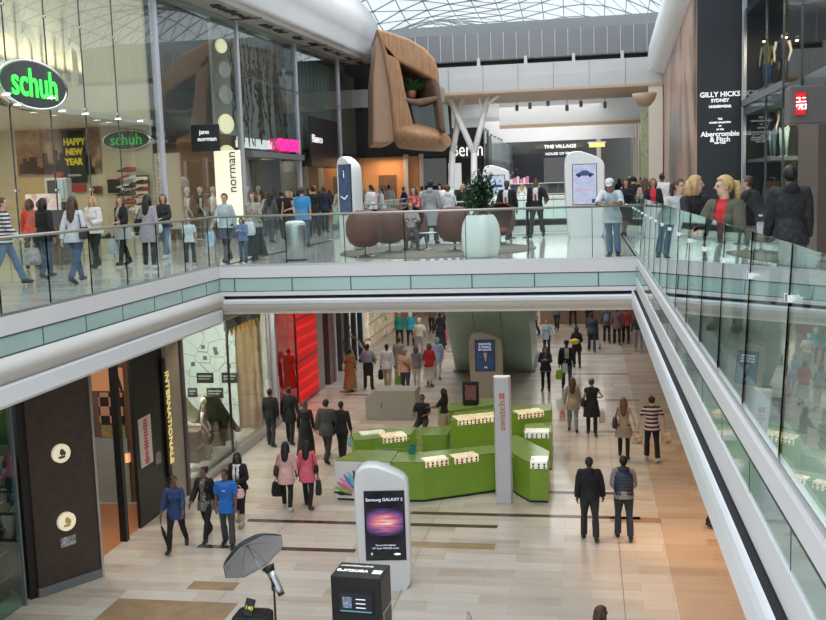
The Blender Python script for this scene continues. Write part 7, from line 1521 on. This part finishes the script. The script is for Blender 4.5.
person('bald man in black behind the turquoise t-shirt', U0(315, 237), 20, STAND, 1.80, 'pale', ('crop', 'shaved'), top=BK, tail=.1, low=BK, shoes=shb, face=False)
person('woman in black walking behind the man in turquoise', UX(281, 33.5), 0, WALK, 1.70, 'pale', ('short', 'black'), top=BK, tail=.1, low=DK, shoes=shb, fem=True, face=False)
person('man in a white shirt near the navy screen kiosk', UX(371, 38), 60, STAND, 1.80, 'tan', ('crop', 'black'), top=cl(.72, .70, .70), tail=.1, low=DK, shoes=shb, face=False, fat=1.1)
person('person in a grey blue shirt right of the man in white', UX(381, 40.5), 100, STAND, 1.70, 'tan', ('short', 'black'), top=cl(.35, .38, .42), tail=.1, low=DK, shoes=shb, face=False)
# ---------------------------------------------------------------- BRIDGE
sc_ = ug(412, 250); person('woman in pale clothes seated in a brown egg chair', (sc_.x, sc_.y, ZF), 190, P(SIT), 1.64, 'pale', ('bob', 'brown'), top=cl(.42, .34, .34), tail=.0, low=CH, shoes=shb, fem=True)
person('woman in a red and white patterned top standing behind the egg chairs', U0(416, 244), 150, P(BENT), 1.66, 'pale', ('long', 'brown'), top=blotch('red_pattern_top', [(.5, .03, .04), (.6, .05, .05), (.75, .6, .6)], 12), sleeve=1.3, tail=.15, low=DK, shoes=shb, fem=True)
person('tall man in a long grey hooded coat, back to us', U0(432, 244), -6, P(STAND), 1.84, 'tan', ('short', 'black'), top=cl(.33, .33, .35), tail=.0, skirt=(cl(.33, .33, .35), .55), low=DK, shoes=shb, extra=[hood(cl(.33, .33, .35))], face=False, fat=1.1)
j = person('woman in a white hooded jacket, back to us', U0(449, 243), 10, P(BENT), 1.68, 'pale', ('short', 'auburn'), top=WH, jacket=(cl(.66, .68, .72), 2, .08), low=DK, shoes=shb, fem=True, extra=[hood(cl(.66, .68, .72))], face=False)
shoulder_bag('black shoulder bag on the white hooded jacket', j, 'R', BK)
person('blond person in black behind the shrub', UX(463, 33.6), 180, STAND, 1.70, 'pale', ('bob', 'blond'), top=BK, tail=.1, low=DK, shoes=shb, fem=True, face=False)
person('security guard in a black suit walking with red tie, left of the other guard', U0(508, 241), 165, P(WALK), 1.78, 'dark', ('crop', 'black'), top=WH, jacket=(BK, 2, .14), low=BK, shoes=shb, extra=[tie(RED), shirtfront(WH)], fat=1.08)
j = person('guard in a black suit and red tie striding between post and white kiosk', U0(537, 238), 172, P(WALK2, armL=(10, 30, 60, 10)), 1.82, 'brown', ('crop', 'black'), top=WH, jacket=(BK, 2, .14), low=BK, shoes=shb, extra=[tie(RED), shirtfront(WH)])
j = person('man in a white cap and pale shirt leaning his elbows on the bridge handrail', (at(612, 257, z=ZF).x, YB + .50, ZF), 172, P(LEANR, hlean=25, lean=34), 1.80, 'tan', ('crop', 'black'), top=blotch('pale_print_shirt', [(.60, .62, .62), (.66, .68, .70), (.25, .45, .55)], 4), sleeve=1.2, tail=.22, low=JL, shoes=(shb), extra=[cap(WH)], loose=.022)
# ---------------------------------------------------------------- UPPER RIGHT
j = person('blonde woman in a black jumper leaning on the right handrail', (1.40, 13.9, ZF), 200, P(STAND, yaw=58, lean=10, hlean=2, armL=(10, 8, 30, 10), armR=(48, 14, 10, 0)), 1.70, 'pale', ('bob', 'blond'), top=BK, tail=.1, low=BK, shoes=shb, fem=True, fat=1.08)
j = person('girl with a brown plait in a pale top behind the blonde woman', (1.42, 16.2, ZF), 185, P(STAND, lean=8, yaw=45), 1.66, 'pale', ('pony', 'brown'), top=cl(.52, .52, .55), tail=.1, low=JN, shoes=shb, fem=True)
j = person('young woman with a blond ponytail in a khaki jacket over a red top', (at(727, 190, y=11.4).x, 11.4, ZF), 145, P(STAND, yaw=-45, lean=6, hlean=3, armR=(25, 14, 60, 30), armL=(15, 12, 25, 0)), 1.68, 'pale', ('pony', 'blond'), top=cl(.62, .03, .04), tail=.1, jacket=(cl(.10, .095, .065), 2, .12), low=JN, shoes=shb, fem=True)
person('man with short dark hair in a black patterned jacket walking away on the right', (at(790, 200, y=13.2).x, 13.2, ZF), 2, P(WALK, armL=(10, 5, 20, 0), armR=(-5, 5, 16, 0)), 1.80, 'brown', ('crop', 'black'), top=BK, jacket=(blotch('black_pattern_jacket', [(.012, .012, .014), (.02, .02, .022), (.045, .045, .05)], 16, .8), 2, .14), low=cl(.08, .10, .14), shoes=shb, fat=1.0, extra=[hood(BK)], loose=.016)
person('man in dark clothes bending forward beside the fashion store window', (at(765, 200, y=19).x, 19, ZF), 60, P(STAND, lean=35, armL=(60, 10, 20, 0), armR=(60, 10, 20, 0)), 1.76, 'pale', ('short', 'brown'), top=DK, tail=.1, low=LG, shoes=shb)
person('woman in a red top and black jacket on the far right gallery', (at(653, 190, y=27).x, 27, ZF), 176, WALK, 1.70, 'tan', ('bob', 'auburn'), top=cl(.62, .03, .06), tail=.1, jacket=(BK, 2, .1), low=DK, shoes=shb, fem=True)
person('man in a white shirt walking behind the woman in the red top', (at(662, 190, y=31).x, 31, ZF), 0, CARRY, 1.82, 'brown', ('crop', 'black'), top=cl(.60, .62, .66), tail=.1, low=DK, shoes=shb, face=False)
person('woman in a beige top walking left of the woman in the red top', (at(645, 190, y=30).x, 30, ZF), 0, CARRY, 1.70, 'pale', ('long', 'brown'), top=cl(.45, .33, .27), tail=.2, low=LG, shoes=shb, fem=True, face=False)
person('woman in black with bare calves near the right end of the bridge', (at(626, 190, y=30.5).x, 30.5, ZF), 174, WALK, 1.70, 'tan', ('long', 'black'), top=BK, tail=.1, skirt=(BK, .5), shoes=shb, fem=True, face=False)
person('man in a black suit right of the woman with bare calves', (at(633, 190, y=34).x, 34, ZF), 0, CARRY, 1.78, 'pale', ('crop', 'black'), top=BK, tail=.14, low=BK, shoes=shb, face=False)
# ---------------------------------------------------------------- DISTANT SHOPPERS on the upper level (each its own clothes)
rc = random.Random(21); cols = [('black', BK), ('navy', NV), ('white', WH), ('grey', GY), ('red', cl(.45, .05, .05)), ('beige', CR), ('pink', cl(.6, .3, .33)), ('blue', cl(.08, .16, .38)), ('brown', BR), ('pale grey', LG)]
far = []
for i in range(30): far.append((rc.uniform(335, 443), rc.uniform(42, 55), 'on the far left gallery'))
for i in range(18): far.append((rc.uniform(617, 650), rc.uniform(36, 62), 'on the far right gallery'))
for i in range(8): far.append((rc.uniform(495, 600), rc.uniform(49, 60), 'beyond the far opening'))
for i in range(7): far.append((rc.uniform(240, 335), rc.uniform(34, 42), 'by the upper left shopfronts'))
seen = {}; spots = [(j_['loc'].x, j_['loc'].y) for j_ in _jobs if j_['loc'].z > 3]

used = set(); hairs = ['black', 'brown', 'blond', 'black', 'auburn']
for i, (px, Y, where) in enumerate(far):
    q = at(px, 190, y=Y)
    if 'left' in where and q.x > XL - .5 and Y < 47: q.x = XL - .8
    if q.x < XF + .7: q.x = XF + .8
    if 'right' in where: q.x = max(q.x, XR + .5)
    if any((q.x - a) ** 2 + (Y - b_) ** 2 < .36 for a, b_ in spots): continue
    spots.append((q.x, Y))
    cn, cm_ = cols[i % len(cols)]; hc = hairs[i % 5]; fm = i % 2 == 0; seen.setdefault((cn, where), []).append(i)
    bt, bm2 = [('dark trousers', DK), ('jeans', JN), ('black trousers', BK)][(i // 3) % 3]
    pass
    lb = '%s haired %s in %s top and %s %s' % (hc, 'woman' if fm else 'man', cn, bt, where)
    if lb in used: lb = 'other ' + lb
    if lb in used: continue
    used.add(lb)
    person(lb, (q.x, q.y, ZF), rc.choice([0, 180, 170, 10, 60, -60]), rc.choice([WALK, WALK2, STAND, CARRY]), rc.uniform(1.62, 1.82), rc.choice(['pale', 'tan', 'pale', 'brown']), (rc.choice(['long', 'bob']) if fm else 'short', hc), top=cm_, tail=.12, low=bm2, shoes=shb, fem=fm, face=False, group='distant shoppers ' + where)
finish_people()
# sub-parts: pieces that belong to a part hang under that part
NEST = [('screen', ('lettering', 'car_picture', 'car_wheels', 'logo_patch', 'glow_picture', 'logo_oval', 'logo_green', 'cone_picture', 'caption', 'swirl', 'screen_picture', 'screen_text', 'screen_bar'), ('information_kiosk', 'display_tower')),
        ('board', ('lettering',), ('shop_sign',)), ('face', ('lettering',), ('oval_sign',)), ('housing', ('red_square', 'logo_character'), ('logo_sign',)), ('sheet', ('lettering', 'caption_bar'), ('poster',)),
        ('body', ('eyes', 'lips', 'chest_logo'), ('person',)), ('cap', ('cap_peak',), ('person',)), ('scarf', ('scarf_end',), ('person',)), ('shaft', ('lettering', 'cross_logo'), ('totem_sign',)), ('foliage', ('blossom',), ()),
        ('cladding', ('disc_sign', 'small_plate'), ('shop_pier',)), ('panel', ('lettering',), ('storefront',)), ('wall', ('lettering', 'lit_window', 'window_panel'), ('storefront',)), ('case_top', ('none',), ())]
ch = {}
for o in bpy.data.objects:
    if o.parent: ch.setdefault(o.parent.name, []).append(o)
for o in list(bpy.data.objects):
    if o.parent or o.type != 'EMPTY': continue
    st = o.name.split('.')[0]
    for host, subs, roots in NEST:
        if st not in roots: continue
        k_ = ch.get(o.name, []); h_ = [q for q in k_ if q.name.split('.')[0] == host]
        if not h_ or o.name not in ch: continue
        for q in k_:
            if q.name.split('.')[0] in subs: q.parent = h_[0]
